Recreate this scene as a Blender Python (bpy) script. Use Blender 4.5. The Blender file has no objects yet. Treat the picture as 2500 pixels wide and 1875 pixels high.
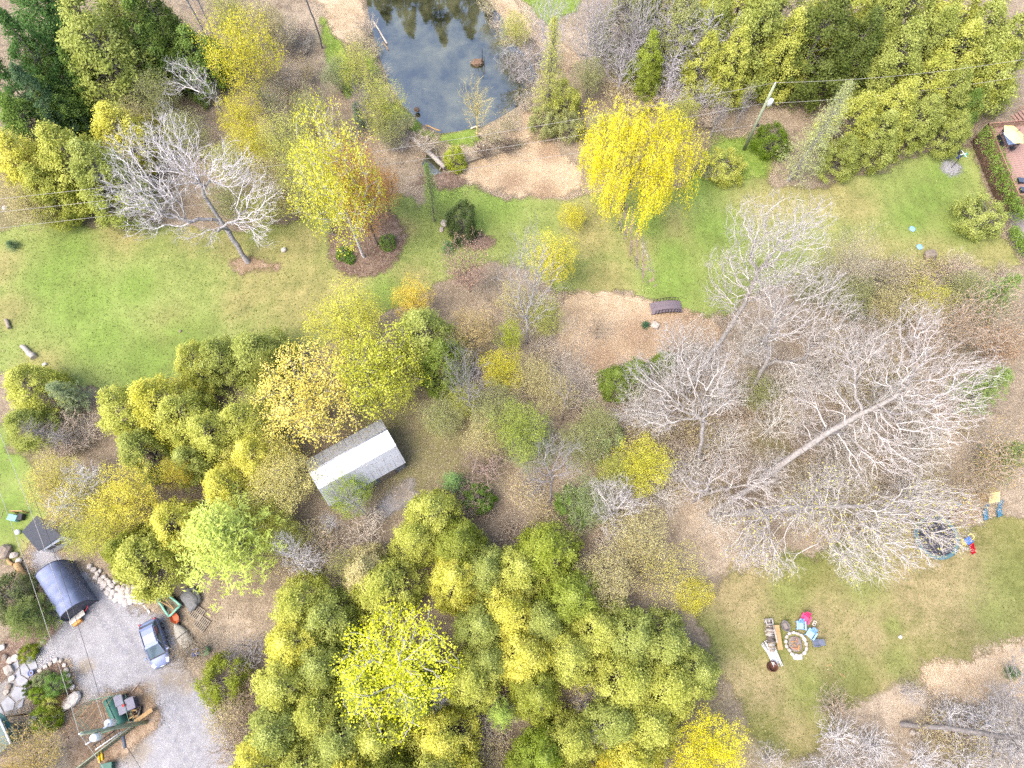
import bpy, bmesh, math, random
import numpy as np
from mathutils import Vector, Matrix, noise as mnoise

# ---------------------------------------------------------------- camera, sky, sun, exposure
SC = bpy.context.scene
COL = SC.collection
H = 68.0                       # drone height above ground, metres
TH = math.radians(20.6)        # tilt away from straight down
F = 1733.0                     # focal length in photo pixels (2500 wide)
cam_d = bpy.data.cameras.new('camera'); cam = bpy.data.objects.new('camera', cam_d); COL.objects.link(cam)
cam_d.sensor_fit = 'HORIZONTAL'; cam_d.sensor_width = 36.0; cam_d.lens = 36.0 * F / 2500.0
cam_d.clip_end = 6000.0; cam_d.clip_start = 0.5
cam.location = (0, 0, H); cam.rotation_euler = (TH, 0, 0)
SC.camera = cam
SUN_EL, SUN_AZ = math.radians(58), math.radians(235)     # azimuth clockwise from +Y
world = bpy.data.worlds.new('World'); SC.world = world; world.use_nodes = True
wn = world.node_tree; wn.nodes.clear()
sky = wn.nodes.new('ShaderNodeTexSky'); sky.sky_type = 'NISHITA'; sky.sun_disc = False
sky.sun_elevation = SUN_EL; sky.sun_rotation = SUN_AZ; sky.air_density = 1.0; sky.dust_density = 4.0; sky.ozone_density = 1.0
bg = wn.nodes.new('ShaderNodeBackground'); bg.inputs[1].default_value = 0.15
wo = wn.nodes.new('ShaderNodeOutputWorld')
wn.links.new(sky.outputs[0], bg.inputs[0]); wn.links.new(bg.outputs[0], wo.inputs[0])
sun_d = bpy.data.lights.new('sun', 'SUN'); sun_d.energy = 0.9; sun_d.angle = math.radians(40); sun_d.color = (1.0, 0.95, 0.87)
sun = bpy.data.objects.new('sun', sun_d); COL.objects.link(sun)
sun.rotation_euler = (math.pi/2 - SUN_EL, 0, math.pi - SUN_AZ); sun.location = (0, 0, 200)
SC.view_settings.view_transform = 'Standard'; SC.view_settings.look = 'None'
SC.view_settings.exposure = 1.95; SC.view_settings.gamma = 1.0

cy = SC.cycles
cy.use_denoising = False; cy.max_bounces = 5; cy.diffuse_bounces = 3; cy.glossy_bounces = 3; cy.transmission_bounces = 3; cy.transparent_max_bounces = 10
cy.caustics_reflective = False; cy.caustics_refractive = False; SC.render.film_transparent = False; cy.filter_width = 1.5

# ---------------------------------------------------------------- helpers
R = random.Random(7)
NR = np.random.default_rng(7)
_f = Vector((0, math.sin(TH), -math.cos(TH))); _u = Vector((0, math.cos(TH), math.sin(TH)))
def P(px, py, z=0.0):
    """photo pixel -> world point at height z (the ray's only free choice is the height of what it hits)"""
    d = _f + Vector((1, 0, 0)) * ((px-1250.0)/F) - _u * ((py-937.5)/F)
    t = (z-H)/d.z
    return Vector((d.x*t, d.y*t, z))
def P2(px, py, z=0.0):
    v = P(px, py, z); return (v.x, v.y)
def proj(v):
    d = Vector(v) - Vector((0, 0, H)); k = d.dot(_f)
    return (1250 + F*d.x/k, 937.5 - F*d.dot(_u)/k)
def height_of(base, top):
    """height of a vertical thing whose foot is at pixel base and whose top shows at pixel top"""
    b = P(*base); best = None
    for i in range(5, 400):
        h = i*0.1; q = proj((b.x, b.y, h)); e = (q[0]-top[0])**2+(q[1]-top[1])**2
        if best is None or e < best[0]: best = (e, h)
    return best[1]

def lin(c):
    return tuple(((x/255.0)/12.92 if x/255.0 <= 0.04045 else ((x/255.0+0.055)/1.055)**2.4) for x in c)

MATS = {}
def nt_mat(name):
    m = bpy.data.materials.new(name); m.use_nodes = True; n = m.node_tree
    return m, n, n.nodes['Principled BSDF']
def mat(name, color, rough=0.75, metal=0.0, var=0.18, scale=3.0, bump=0.0, spec=0.3, stripes=None):
    """plain procedural material: colour with two octaves of mottling, optional fine stripes"""
    if name in MATS: return MATS[name]
    m, n, b = nt_mat(name); L = n.links
    tc = n.nodes.new('ShaderNodeTexCoord')
    nz = n.nodes.new('ShaderNodeTexNoise'); nz.inputs['Scale'].default_value = scale; nz.inputs['Detail'].default_value = 6
    nz.inputs['Roughness'].default_value = 0.65
    L.new(tc.outputs['Object'], nz.inputs['Vector'])
    mr = n.nodes.new('ShaderNodeMapRange'); mr.inputs[1].default_value = 0.3; mr.inputs[2].default_value = 0.7
    mr.inputs[3].default_value = 1-var*1.3; mr.inputs[4].default_value = 1+var
    L.new(nz.outputs[0], mr.inputs[0])
    hs = n.nodes.new('ShaderNodeHueSaturation'); hs.inputs['Color'].default_value = (*color, 1)
    L.new(mr.outputs[0], hs.inputs['Value'])
    L.new(hs.outputs[0], b.inputs['Base Color'])
    if stripes:
        wv = n.nodes.new('ShaderNodeTexWave'); wv.inputs['Scale'].default_value = stripes[1]; wv.bands_direction = stripes[0]
        wv.inputs['Distortion'].default_value = 0.0
        L.new(tc.outputs['Object'], wv.inputs['Vector'])
        m2 = n.nodes.new('ShaderNodeMapRange'); m2.inputs[1].default_value = 0.0; m2.inputs[2].default_value = 0.35
        m2.inputs[3].default_value = 1-stripes[2]; m2.inputs[4].default_value = 1
        L.new(wv.outputs['Fac'], m2.inputs[0])
        mu = n.nodes.new('ShaderNodeMath'); mu.operation = 'MULTIPLY'
        L.new(mr.outputs[0], mu.inputs[0]); L.new(m2.outputs[0], mu.inputs[1]); L.new(mu.outputs[0], hs.inputs['Value'])
    b.inputs['Roughness'].default_value = rough; b.inputs['Metallic'].default_value = metal
    b.inputs['Specular IOR Level'].default_value = spec
    if bump:
        bp = n.nodes.new('ShaderNodeBump'); bp.inputs['Strength'].default_value = bump; bp.inputs['Distance'].default_value = 0.05
        L.new(nz.outputs[0], bp.inputs['Height']); L.new(bp.outputs[0], b.inputs['Normal'])
    MATS[name] = m
    return m

def quad_mesh(name, verts, quads, tint=None, smooth=False, mats=()):
    me = bpy.data.meshes.new(name)
    v = np.asarray(verts, dtype=np.float32); q = np.asarray(quads, dtype=np.int32)
    me.vertices.add(len(v)); me.vertices.foreach_set('co', v.ravel())
    me.loops.add(q.size); me.loops.foreach_set('vertex_index', q.ravel())
    me.polygons.add(len(q)); me.polygons.foreach_set('loop_start', np.arange(0, q.size, 4, dtype=np.int32))
    if smooth: me.polygons.foreach_set('use_smooth', np.ones(len(q), dtype=bool))
    if tint is not None:
        a = me.attributes.new('tint', 'FLOAT', 'FACE'); a.data.foreach_set('value', np.asarray(tint, dtype=np.float32))
    me.update(calc_edges=True)
    for m in mats: me.materials.append(m)
    return me
def link(name, data, parent=None, loc=None):
    o = bpy.data.objects.new(name, data); COL.objects.link(o)
    if parent is not None: o.parent = parent
    if loc is not None: o.location = loc
    return o
def tag(o, label=None, cat=None, group=None, kind=None):
    if label: o['label'] = label
    if cat: o['category'] = cat
    if group: o['group'] = group
    if kind: o['kind'] = kind
    return o
def thing(name, label, cat, loc=(0, 0, 0), rz=0.0, group=None):
    o = link(name, None); o.location = loc; o.rotation_euler = (0, 0, rz); o.empty_display_size = 0.3
    return tag(o, label, cat, group)

class MB:
    """collects shapes and links them as one mesh object"""
    def __init__(s): s.bm = bmesh.new()
    def box(s, c, size, rz=0.0, rx=0.0, ry=0.0, bevel=0.0):
        M = Matrix.Translation(Vector(c)) @ Matrix.Rotation(rz, 4, 'Z') @ Matrix.Rotation(ry, 4, 'Y') @ Matrix.Rotation(rx, 4, 'X')
        r = bmesh.ops.create_cube(s.bm, size=1.0); vs = r['verts']
        for v in vs: v.co = Vector((v.co.x*size[0], v.co.y*size[1], v.co.z*size[2]))
        if bevel:
            es = list({e for v in vs for e in v.link_edges})
            rb = bmesh.ops.bevel(s.bm, geom=es, offset=bevel, segments=2, affect='EDGES', profile=0.5)
            vs = list({v for f in rb['faces'] for v in f.verts} | {v for v in vs if v.is_valid})
        bmesh.ops.transform(s.bm, matrix=M, verts=vs); return s
    def tube(s, pts, rad, n=8, caps=True):
        pts = [Vector(p) for p in pts]; rads = rad if isinstance(rad, (list, tuple)) else [rad]*len(pts)
        rings = []
        for i, p in enumerate(pts):
            d = (pts[min(i+1, len(pts)-1)] - pts[max(i-1, 0)]).normalized()
            a = d.cross(Vector((0, 0, 1)))
            if a.length < 1e-3: a = Vector((1, 0, 0))
            a.normalize(); b = d.cross(a)
            rings.append([s.bm.verts.new(p + (a*math.cos(2*math.pi*k/n) + b*math.sin(2*math.pi*k/n))*rads[i]) for k in range(n)])
        for i in range(len(rings)-1):
            for k in range(n):
                f = s.bm.faces.new((rings[i][k], rings[i][(k+1) % n], rings[i+1][(k+1) % n], rings[i+1][k])); f.smooth = True
        if caps:
            s.bm.faces.new(rings[0][::-1]); s.bm.faces.new(rings[-1])
        return s
    def lathe(s, prof, c=(0, 0, 0), n=20, caps=True):
        rings = [[s.bm.verts.new((c[0]+r*math.cos(2*math.pi*k/n), c[1]+r*math.sin(2*math.pi*k/n), c[2]+z)) for k in range(n)] for r, z in prof]
        for i in range(len(rings)-1):
            for k in range(n):
                f = s.bm.faces.new((rings[i][k], rings[i][(k+1) % n], rings[i+1][(k+1) % n], rings[i+1][k])); f.smooth = True
        if caps:
            s.bm.faces.new(rings[0][::-1]); s.bm.faces.new(rings[-1])
        return s
    def poly(s, pts):
        return s.bm.faces.new([s.bm.verts.new(p) for p in pts])
    def slab(s, pts, h):
        """polygon outline (x,y,z) extruded down by h"""
        n = len(pts); t = [s.bm.verts.new(p) for p in pts]; b = [s.bm.verts.new((p[0], p[1], p[2]-h)) for p in pts]
        s.bm.faces.new(t); s.bm.faces.new(b[::-1])
        for i in range(n): s.bm.faces.new((t[(i+1) % n], t[i], b[i], b[(i+1) % n]))
        return s
    def rock(s, c, size, seed=0, sub=2, rough=0.28, rz=0.0):
        r = bmesh.ops.create_icosphere(s.bm, subdivisions=sub, radius=1.0)
        for v in r['verts']:
            k = 1 + rough*mnoise.noise(v.co*1.3 + Vector((seed*7.1, seed*3.3, seed))) + rough*0.4*mnoise.noise(v.co*3.1+Vector((seed, 0, 0)))
            p = v.co*k; p = Vector((math.copysign(abs(p.x)**0.8, p.x)*size[0]/2, math.copysign(abs(p.y)**0.8, p.y)*size[1]/2, math.copysign(abs(p.z)**0.8, p.z)*size[2]/2))
            p.rotate(Matrix.Rotation(rz, 3, 'Z')); v.co = p + Vector(c)
        return s
    def build(s, name, m, parent=None, smooth=None, loc=None):
        me = bpy.data.meshes.new(name); bmesh.ops.recalc_face_normals(s.bm, faces=s.bm.faces[:]); s.bm.to_mesh(me); s.bm.free()
        if m is not None: me.materials.append(m)
        if smooth is not None:
            for p in me.polygons: p.use_smooth = smooth
        return link(name, me, parent, loc)
# ---------------------------------------------------------------- ground and its covers
def seg_sd(pts, poly):
    """signed distance (inside positive) of points to a polygon, numpy"""
    px, py = pts[:, 0], pts[:, 1]; n = len(poly); ins = np.zeros(len(pts), bool); d = np.full(len(pts), 1e9)
    for i in range(n):
        ax, ay = poly[i]; bx, by = poly[(i+1) % n]
        dx, dy = bx-ax, by-ay; L2 = dx*dx+dy*dy+1e-12
        t = np.clip(((px-ax)*dx+(py-ay)*dy)/L2, 0, 1)
        d = np.minimum(d, np.hypot(px-ax-t*dx, py-ay-t*dy))
        c = ((ay > py) != (by > py)) & (px < (bx-ax)*(py-ay)/((by-ay) if by != ay else 1e-9)+ax)
        ins ^= c
    return np.where(ins, d, -d)
def vnoise(pts, scale, seed):
    """cheap value noise, numpy, 0..1"""
    p = pts/scale + seed*13.7; i = np.floor(p).astype(int); f = p-i; f = f*f*(3-2*f)
    def h(ix, iy):
        s = np.sin(ix*127.1+iy*311.7+seed*74.7)*43758.5453; return s-np.floor(s)
    a, b, c, d = h(i[:, 0], i[:, 1]), h(i[:, 0]+1, i[:, 1]), h(i[:, 0], i[:, 1]+1), h(i[:, 0]+1, i[:, 1]+1)
    return (a*(1-f[:, 0])+b*f[:, 0])*(1-f[:, 1])+(c*(1-f[:, 0])+d*f[:, 0])*f[:, 1]
def world_poly(pxs): return [P2(*q) for q in pxs]

POND = world_poly([(870, -160), (905, 40), (925, 120), (950, 190), (985, 250), (1030, 295), (1075, 318), (1120, 312), (1180, 300), (1235, 270), (1290, 235), (1310, 190), (1290, 140), (1240, 90), (1225, 40), (1190, 0), (1170, -160)])
POOL = world_poly([(1030, 395), (1045, 372), (1070, 388), (1085, 412), (1060, 425), (1040, 418)])
DITCH = world_poly([(1475, 455), (1500, 460), (1535, 520), (1565, 590), (1600, 690), (1585, 700), (1548, 620), (1515, 545)])

def grid(x0, x1, y0, y1, step):
    xs = np.arange(x0, x1+step/2, step); ys = np.arange(y0, y1+step/2, step)
    X, Y = np.meshgrid(xs, ys); pts = np.stack([X.ravel(), Y.ravel()], 1); nx, ny = len(xs), len(ys)
    ii = np.arange((nx-1)*(ny-1)); r, c = ii//(nx-1), ii % (nx-1); a = r*nx+c
    return pts, np.stack([a, a+1, a+nx+1, a+nx], 1), nx, ny

def earth_z(pts):
    z = np.zeros(len(pts))
    for poly, depth, w in ((POND, 1.1, 2.2), (POOL, 0.7, 0.9), (DITCH, 0.22, 0.9)):
        sd = seg_sd(pts, poly); t = np.clip((sd+w*0.45)/w, 0, 1); z -= depth*t*t*(3-2*t)
    return z

def ground_mat(name, cols, scales, rough=0.95, edge=False, attr=None, bump=0.35, flecks=None, stripes=None):
    """mottled ground cover: cols = dark, mid, light; attr mixes towards a fourth colour; edge = ragged alpha border"""
    m, n, b = nt_mat(name); L = n.links
    g = n.nodes.new('ShaderNodeNewGeometry'); pos = g.outputs['Position']
    def noise(scale, detail=5, rough=0.6, vec=None):
        z = n.nodes.new('ShaderNodeTexNoise'); z.inputs['Scale'].default_value = scale; z.inputs['Detail'].default_value = detail
        z.inputs['Roughness'].default_value = rough; L.new(vec or pos, z.inputs['Vector']); return z.outputs[0]
    def math2(op, a, bb):
        q = n.nodes.new('ShaderNodeMath'); q.operation = op
        for k, v in enumerate((a, bb)):
            if isinstance(v, (int, float)): q.inputs[k].default_value = v
            else: L.new(v, q.inputs[k])
        return q.outputs[0]
    big, mid, fine = noise(scales[0], 4, 0.6), noise(scales[1], 6, 0.7), noise(scales[2], 3, 0.8)
    f = math2('ADD', math2('MULTIPLY', big, 0.30), math2('ADD', math2('MULTIPLY', mid, 0.38), math2('MULTIPLY', fine, 0.32)))
    cr = n.nodes.new('ShaderNodeValToRGB'); L.new(f, cr.inputs[0]); e = cr.color_ramp.elements
    e[0].position = 0.37; e[0].color = (*cols[0], 1); e[1].position = 0.63; e[1].color = (*cols[2], 1)
    k = cr.color_ramp.elements.new(0.5); k.color = (*cols[1], 1)
    col = cr.outputs[0]
    if attr:
        for an, ac in attr:
            at = n.nodes.new('ShaderNodeAttribute'); at.attribute_name = an
            mk = n.nodes.new('ShaderNodeMapRange'); mk.inputs[1].default_value = 0.30; mk.inputs[2].default_value = 0.95; mk.inputs[4].default_value = 0.85; mk.interpolation_type = 'SMOOTHSTEP'
            L.new(math2('ADD', math2('MULTIPLY', at.outputs['Fac'], 0.62), math2('MULTIPLY', math2('SUBTRACT', math2('ADD', math2('ADD', math2('MULTIPLY', big, 0.3), math2('MULTIPLY', mid, 0.4)), math2('MULTIPLY', fine, 0.3)), 0.38), 1.6)), mk.inputs[0])
            c2 = n.nodes.new('ShaderNodeValToRGB'); L.new(f, c2.inputs[0]); ee = c2.color_ramp.elements
            ee[0].position = 0.36; ee[0].color = (*[x*0.55 for x in ac], 1); ee[1].position = 0.64; ee[1].color = (*[x*1.35 for x in ac], 1)
            mx = n.nodes.new('ShaderNodeMix'); mx.data_type = 'RGBA'
            L.new(mk.outputs[0], mx.inputs[0]); L.new(col, mx.inputs[6]); L.new(c2.outputs[0], mx.inputs[7]); col = mx.outputs[2]
    if flecks:
        vo = n.nodes.new('ShaderNodeTexVoronoi'); vo.inputs['Scale'].default_value = flecks[0]; L.new(pos, vo.inputs['Vector'])
        sp = n.nodes.new('ShaderNodeSeparateColor'); L.new(vo.outputs['Color'], sp.inputs[0])
        fk = n.nodes.new('ShaderNodeMapRange'); fk.inputs[1].default_value = flecks[1]; fk.inputs[2].default_value = flecks[1]+0.1
        L.new(sp.outputs[0], fk.inputs[0])
        fm = math2('MULTIPLY', fk.outputs[0], flecks[3])
        mx = n.nodes.new('ShaderNodeMix'); mx.data_type = 'RGBA'
        L.new(fm, mx.inputs[0]); L.new(col, mx.inputs[6]); mx.inputs[7].default_value = (*flecks[2], 1); col = mx.outputs[2]
    if stripes:
        wv = n.nodes.new('ShaderNodeTexWave'); wv.wave_type = 'RINGS'; wv.rings_direction = 'Z'; wv.inputs['Scale'].default_value = stripes[2]
        wv.inputs['Distortion'].default_value = 2.0; wv.inputs['Detail'].default_value = 2
        mp = n.nodes.new('ShaderNodeMapping'); mp.inputs['Location'].default_value = (-stripes[0], -stripes[1], 0); L.new(pos, mp.inputs[0]); L.new(mp.outputs[0], wv.inputs['Vector'])
        hs = n.nodes.new('ShaderNodeHueSaturation'); L.new(col, hs.inputs['Color'])
        L.new(math2('ADD', math2('MULTIPLY', wv.outputs['Fac'], 0.07), 0.965), hs.inputs['Value']); col = hs.outputs[0]
    L.new(col, b.inputs['Base Color']); b.inputs['Roughness'].default_value = rough; b.inputs['Specular IOR Level'].default_value = 0.1
    bp = n.nodes.new('ShaderNodeBump'); bp.inputs['Strength'].default_value = bump; bp.inputs['Distance'].default_value = 0.15
    L.new(math2('ADD', mid, fine), bp.inputs['Height']); L.new(bp.outputs[0], b.inputs['Normal'])
    if edge:
        at = n.nodes.new('ShaderNodeAttribute'); at.attribute_name = 'edge'
        s = math2('ADD', at.outputs['Fac'], math2('MULTIPLY', math2('SUBTRACT', math2('ADD', math2('MULTIPLY', mid, 0.55), math2('MULTIPLY', fine, 0.45)), 0.5), 3.6))
        al = n.nodes.new('ShaderNodeMapRange'); al.inputs[1].default_value = -0.25; al.inputs[2].default_value = 0.35; L.new(s, al.inputs[0])
        L.new(al.outputs[0], b.inputs['Alpha'])
    return m

def cover(name, pxpoly, material, z, label_kind='structure', attrs=None, step=0.5, wob=1.2, seed=1, world=False):
    """a sheet of ground cover z above the earth with a ragged border"""
    poly = pxpoly if world else world_poly(pxpoly)
    xs = [p[0] for p in poly]; ys = [p[1] for p in poly]
    pts, q, nx, ny = grid(min(xs)-2, max(xs)+2, min(ys)-2, max(ys)+2, step)
    sd = seg_sd(pts, poly) + (vnoise(pts, 3.0, seed)-0.5)*wob*1.6 + (vnoise(pts, 0.9, seed+1)-0.5)*wob*0.6
    keep = (sd[q] > -1.2).any(1); q = q[keep]
    used = np.unique(q); idx = np.full(len(pts), -1); idx[used] = np.arange(len(used)); q = idx[q]
    pt = pts[used]; zz = earth_z(pt) + z
    me = quad_mesh(name, np.column_stack([pt, zz]), q, smooth=True, mats=[material])
    a = me.attributes.new('edge', 'FLOAT', 'POINT'); a.data.foreach_set('value', np.clip(sd[used], -2, 4).astype(np.float32))
    for an, fn in (attrs or {}).items():
        a = me.attributes.new(an, 'FLOAT', 'POINT'); a.data.foreach_set('value', fn(pt).astype(np.float32))
    o = link(name, me); o['kind'] = label_kind
    return o
def blobs(lst):
    """0..1 mask from soft discs given as photo pixel, radius in metres"""
    c = [(*P2(x, y), r) for x, y, r in lst]
    def fn(pt):
        v = np.zeros(len(pt))
        for x, y, r in c: v = np.maximum(v, np.clip(1.25-0.8*np.hypot(pt[:, 0]-x, pt[:, 1]-y)/r, 0, 1))
        return v
    return fn

LITTER = [lin((92, 81, 68)), lin((124, 111, 94)), lin((148, 134, 115))]
gm = ground_mat('leaf_litter_soil', LITTER, (0.12, 0.9, 5.0), attr=[('grassy', lin((98, 96, 58))), ('strawy', lin((148, 134, 116)))], flecks=(12.0, 0.84, lin((162, 146, 128)), 0.5), bump=0.6)
pts, q, nx, ny = grid(-95, 95, -25, 130, 0.6)
far = 2600.0
zz = earth_z(pts) + (vnoise(pts, 6, 5)-0.5)*0.06*0
vv = np.column_stack([pts, zz]); n0 = len(vv)
ring = [(-95.0, -25.0), (94.6, -25.0), (94.6, 129.8), (-95.0, 129.8)]
x1, y1 = pts[:, 0].max(), pts[:, 1].max()
vv = np.vstack([vv, [(-far, -far, 0), (far, -far, 0), (far, far, 0), (-far, far, 0)]])
cA, cB, cC, cD = 0, nx-1, nx*ny-1, nx*(ny-1)
q = np.vstack([q, [(n0, n0+1, cB, cA), (n0+1, n0+2, cC, cB), (n0+2, n0+3, cD, cC), (n0+3, n0, cA, cD)]])
me = quad_mesh('ground', vv, q, smooth=True, mats=[gm])
gp = vv[:, :2]
grassy = blobs([(1090, 1090, 6), (1180, 1050, 4), (1000, 1180, 4), (1390, 1280, 4), (80, 1100, 5), (1250, 330, 5), (1120, 340, 4), (1750, 400, 5), (2300, 700, 9), (2120, 720, 7), (1500, 1130, 4), (1650, 1700, 5), (1950, 1820, 6), (2400, 1780, 5), (940, 1000, 5), (1620, 1000, 4), (1900, 1060, 4), (2050, 1180, 5), (660, 60, 3), (1340, 20, 4), (820, 80, 4), (150, 560, 6), (50, 530, 5)])
strawy = blobs([(720, 60, 6), (730, 170, 5), (700, 250, 4), (1250, 290, 4), (1300, 60, 5), (1380, 100, 4), (1180, 360, 5), (840, 30, 5), (1250, 900, 6), (1350, 950, 6), (1500, 900, 8), (1600, 950, 6), (1450, 1350, 7), (1600, 1420, 6), (2200, 1050, 7), (2350, 1150, 7), (1750, 900, 5), (2050, 950, 8), (1750, 1330, 5), (2100, 1800, 8), (2350, 1720, 7), (2200, 1720, 5), (330, 1850, 3), (620, 1650, 3), (640, 1750, 3), (560, 1560, 3), (480, 330, 3), (520, 380, 3), (350, 1420, 2.5), (1200, 850, 5), (1420, 1180, 5), (220, 1740, 2), (40, 1650, 2.5), (100, 1560, 2)])
for an, fn in (('grassy', grassy), ('strawy', strawy)):
    a = me.attributes.new(an, 'FLOAT', 'POINT'); v = fn(gp); v[-4:] = 0; a.data.foreach_set('value', v.astype(np.float32))
ground = link('ground', me); ground['kind'] = 'structure'

GREEN = [lin((90, 100, 54)), lin((114, 123, 67)), lin((136, 140, 88))]
DRYC = lin((130, 120, 80))
lawn_m = ground_mat('lawn_grass', GREEN, (0.10, 0.55, 4.0), edge=True, attr=[('dry', DRYC), ('lush', lin((96, 116, 52)))], stripes=(*P2(520, 640), 0.22), flecks=(6.0, 0.95, lin((150, 146, 105)), 0.4), bump=0.3)
LAWN = [(-160, 640), (-120, 575), (0, 560), (130, 545), (290, 545), (420, 540), (560, 560), (690, 560), (760, 540), (800, 480), (900, 470), (980, 470), (1040, 500), (1045, 455), (1150, 450), (1230, 480), (1330, 500), (1400, 500), (1430, 470), (1560, 470), (1620, 480), (1690, 420), (1760, 330), (1850, 330), (1880, 400), (1900, 450), (2060, 440), (2150, 430), (2250, 380), (2330, 350), (2370, 370), (2390, 470), (2440, 560), (2490, 640), (2440, 660), (2250, 650), (2080, 640), (1960, 660), (1850, 720), (1780, 760), (1720, 755), (1640, 745), (1600, 730), (1540, 720), (1440, 708), (1370, 700), (1300, 640), (1200, 640), (1080, 690), (1000, 730), (900, 800), (760, 860), (640, 900), (460, 950), (250, 960), (100, 930), (0, 900), (-150, 900)]
lawn = cover('lawn', LAWN, lawn_m, 0.012, seed=3, attrs={
    'dry': blobs([(640, 690, 5), (740, 720, 7), (660, 640, 5), (560, 600, 3), (730, 600, 4), (0, 650, 3), (20, 760, 3), (1000, 690, 3), (1440, 530, 4), (1440, 580, 4), (1480, 690, 4), (1880, 470, 6), (2000, 470, 5), (2080, 500, 4), (1650, 560, 3), (1560, 600, 3), (2300, 640, 6), (2420, 640, 5), (2140, 650, 6), (480, 560, 4), (300, 560, 4), (900, 790, 5), (100, 900, 3), (990, 560, 2), (590, 740, 3), (420, 800, 3), (850, 690, 3), (2330, 540, 2)]),
    'lush': blobs([(200, 740, 5), (130, 680, 4), (360, 880, 5), (250, 830, 4), (440, 830, 4), (950, 720, 3), (1210, 500, 4), (1090, 480, 3), (1160, 530, 3), (1800, 400, 4), (1850, 370, 3), (1640, 690, 4), (1640, 620, 3), (1590, 550, 2.5), (2270, 480, 4), (2340, 540, 4), (2230, 530, 3), (1710, 440, 4), (170, 620, 4), (330, 700, 3), (1740, 560, 4), (2300, 430, 3)])})
cover('lawn', [(-80, 1040), (20, 1050), (70, 1150), (110, 1270), (100, 1330), (40, 1370), (-80, 1350)], lawn_m, 0.014, seed=4, attrs={'dry': blobs([(90, 1340, 2)]), 'lush': blobs([(10, 1120, 3), (20, 1250, 3)])})
SE = [(1730, 1440), (1800, 1390), (2000, 1330), (2150, 1300), (2260, 1290), (2400, 1270), (2620, 1260), (2620, 1570), (2450, 1590), (2330, 1620), (2270, 1680), (2180, 1680), (2080, 1740), (2000, 1800), (1930, 1840), (1840, 1800), (1800, 1720), (1740, 1600), (1690, 1520)]
rough_m = ground_mat('worn_lawn_grass', [lin((86, 88, 46)), lin((108, 106, 62)), lin((130, 122, 82))], (0.16, 0.8, 4.5), edge=True, attr=[('dry', lin((132, 118, 88))), ('lush', lin((102, 108, 58)))], flecks=(8.0, 0.96, lin((165, 150, 120)), 0.6), bump=0.4)
cover('lawn', SE, rough_m, 0.014, seed=5, attrs={
    'dry': blobs([(1780, 1480, 4), (1850, 1450, 4), (2100, 1470, 4), (2250, 1430, 6), (2330, 1380, 6), (2360, 1480, 5), (2000, 1520, 3), (1880, 1680, 3), (1780, 1650, 3), (2120, 1560, 3), (2040, 1620, 2.5), (2230, 1350, 4), (1950, 1760, 2.5), (2200, 1660, 3)]),
    'lush': blobs([(1950, 1350, 3), (2100, 1420, 3), (1920, 1450, 2.5), (2480, 1420, 4), (2070, 1640, 2.5), (2190, 1620, 2), (1900, 1560, 2), (2430, 1510, 3), (1990, 1700, 3), (1720, 1560, 3), (2180, 1530, 1.2)])})
bank_m = ground_mat('bank_grass', [lin((80, 98, 40)), lin((104, 122, 52)), lin((126, 134, 74))], (0.3, 1.2, 5.0), edge=True, bump=0.5)
for i, pl in enumerate(([(900, 130), (935, 200), (985, 268), (1030, 305), (1085, 328), (1060, 342), (1000, 318), (950, 295), (915, 230)], [(1080, 325), (1160, 322), (1170, 340), (1120, 350), (1075, 345)], [(1230, -60), (1420, -60), (1400, 20), (1340, 60), (1290, 25)], [(780, 30), (830, 100), (870, 190), (850, 230), (800, 150)], [(1300, 270), (1400, 280), (1390, 320), (1320, 320)], [(1690, 420), (1740, 360), (1830, 330), (1885, 390), (1870, 430), (1760, 440)])):
    cover('grass_bank', pl, bank_m, 0.02+0.004*i, seed=20+i, wob=0.9, step=0.35)
straw_m = ground_mat('flattened_straw', [lin((136, 116, 92)), lin((162, 142, 116)), lin((182, 164, 140))], (0.22, 0.9, 6.0), edge=True, attr=[('dry', lin((126, 104, 84)))], flecks=(9.0, 0.86, lin((178, 160, 136)), 0.5), bump=0.8)
STRAWS = [[(1120, 412), (1180, 375), (1250, 352), (1340, 340), (1392, 385), (1412, 440), (1385, 495), (1330, 492), (1240, 468), (1190, 452), (1100, 452), (1085, 430)],
          [(1395, 722), (1490, 703), (1570, 716), (1592, 756), (1640, 765), (1740, 785), (1760, 850), (1650, 860), (1560, 885), (1450, 930), (1385, 960), (1330, 900), (1355, 800)],
          [(2250, 1615), (2400, 1590), (2580, 1560), (2580, 1720), (2440, 1720), (2310, 1695), (2240, 1660)],
          [(1160, -40), (1235, -40), (1290, 40), (1395, 115), (1430, 150), (1380, 170), (1310, 125), (1245, 75)],
          [(770, -40), (880, -40), (896, 50), (905, 110), (870, 105), (820, 90)],
          [(1150, 330), (1230, 300), (1290, 258), (1340, 262), (1335, 330), (1230, 358)]]
for i, pl in enumerate(STRAWS):
    cover('straw_patch', pl, straw_m, 0.03+0.004*i, seed=30+i, attrs={'dry': blobs([(1250, 445, 2), (1330, 470, 2), (1560, 820, 3), (1680, 820, 5), (1470, 880, 3), (1340, 370, 2)])})
mulch_m = ground_mat('bark_mulch', [lin((76, 60, 52)), lin((106, 88, 76)), lin((134, 116, 102))], (0.4, 1.5, 7.0), edge=True, flecks=(10.0, 0.84, lin((150, 134, 120)), 0.6), bump=0.8)
bc = P2(893, 590)
cover('mulch_bed', [(bc[0]+4.3*math.cos(a)*(1+0.05*math.sin(3*a)), bc[1]+4.6*math.sin(a)) for a in [k*math.pi/16 for k in range(32)]], mulch_m, 0.05, seed=41, wob=0.25, step=0.3, world=True)
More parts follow.
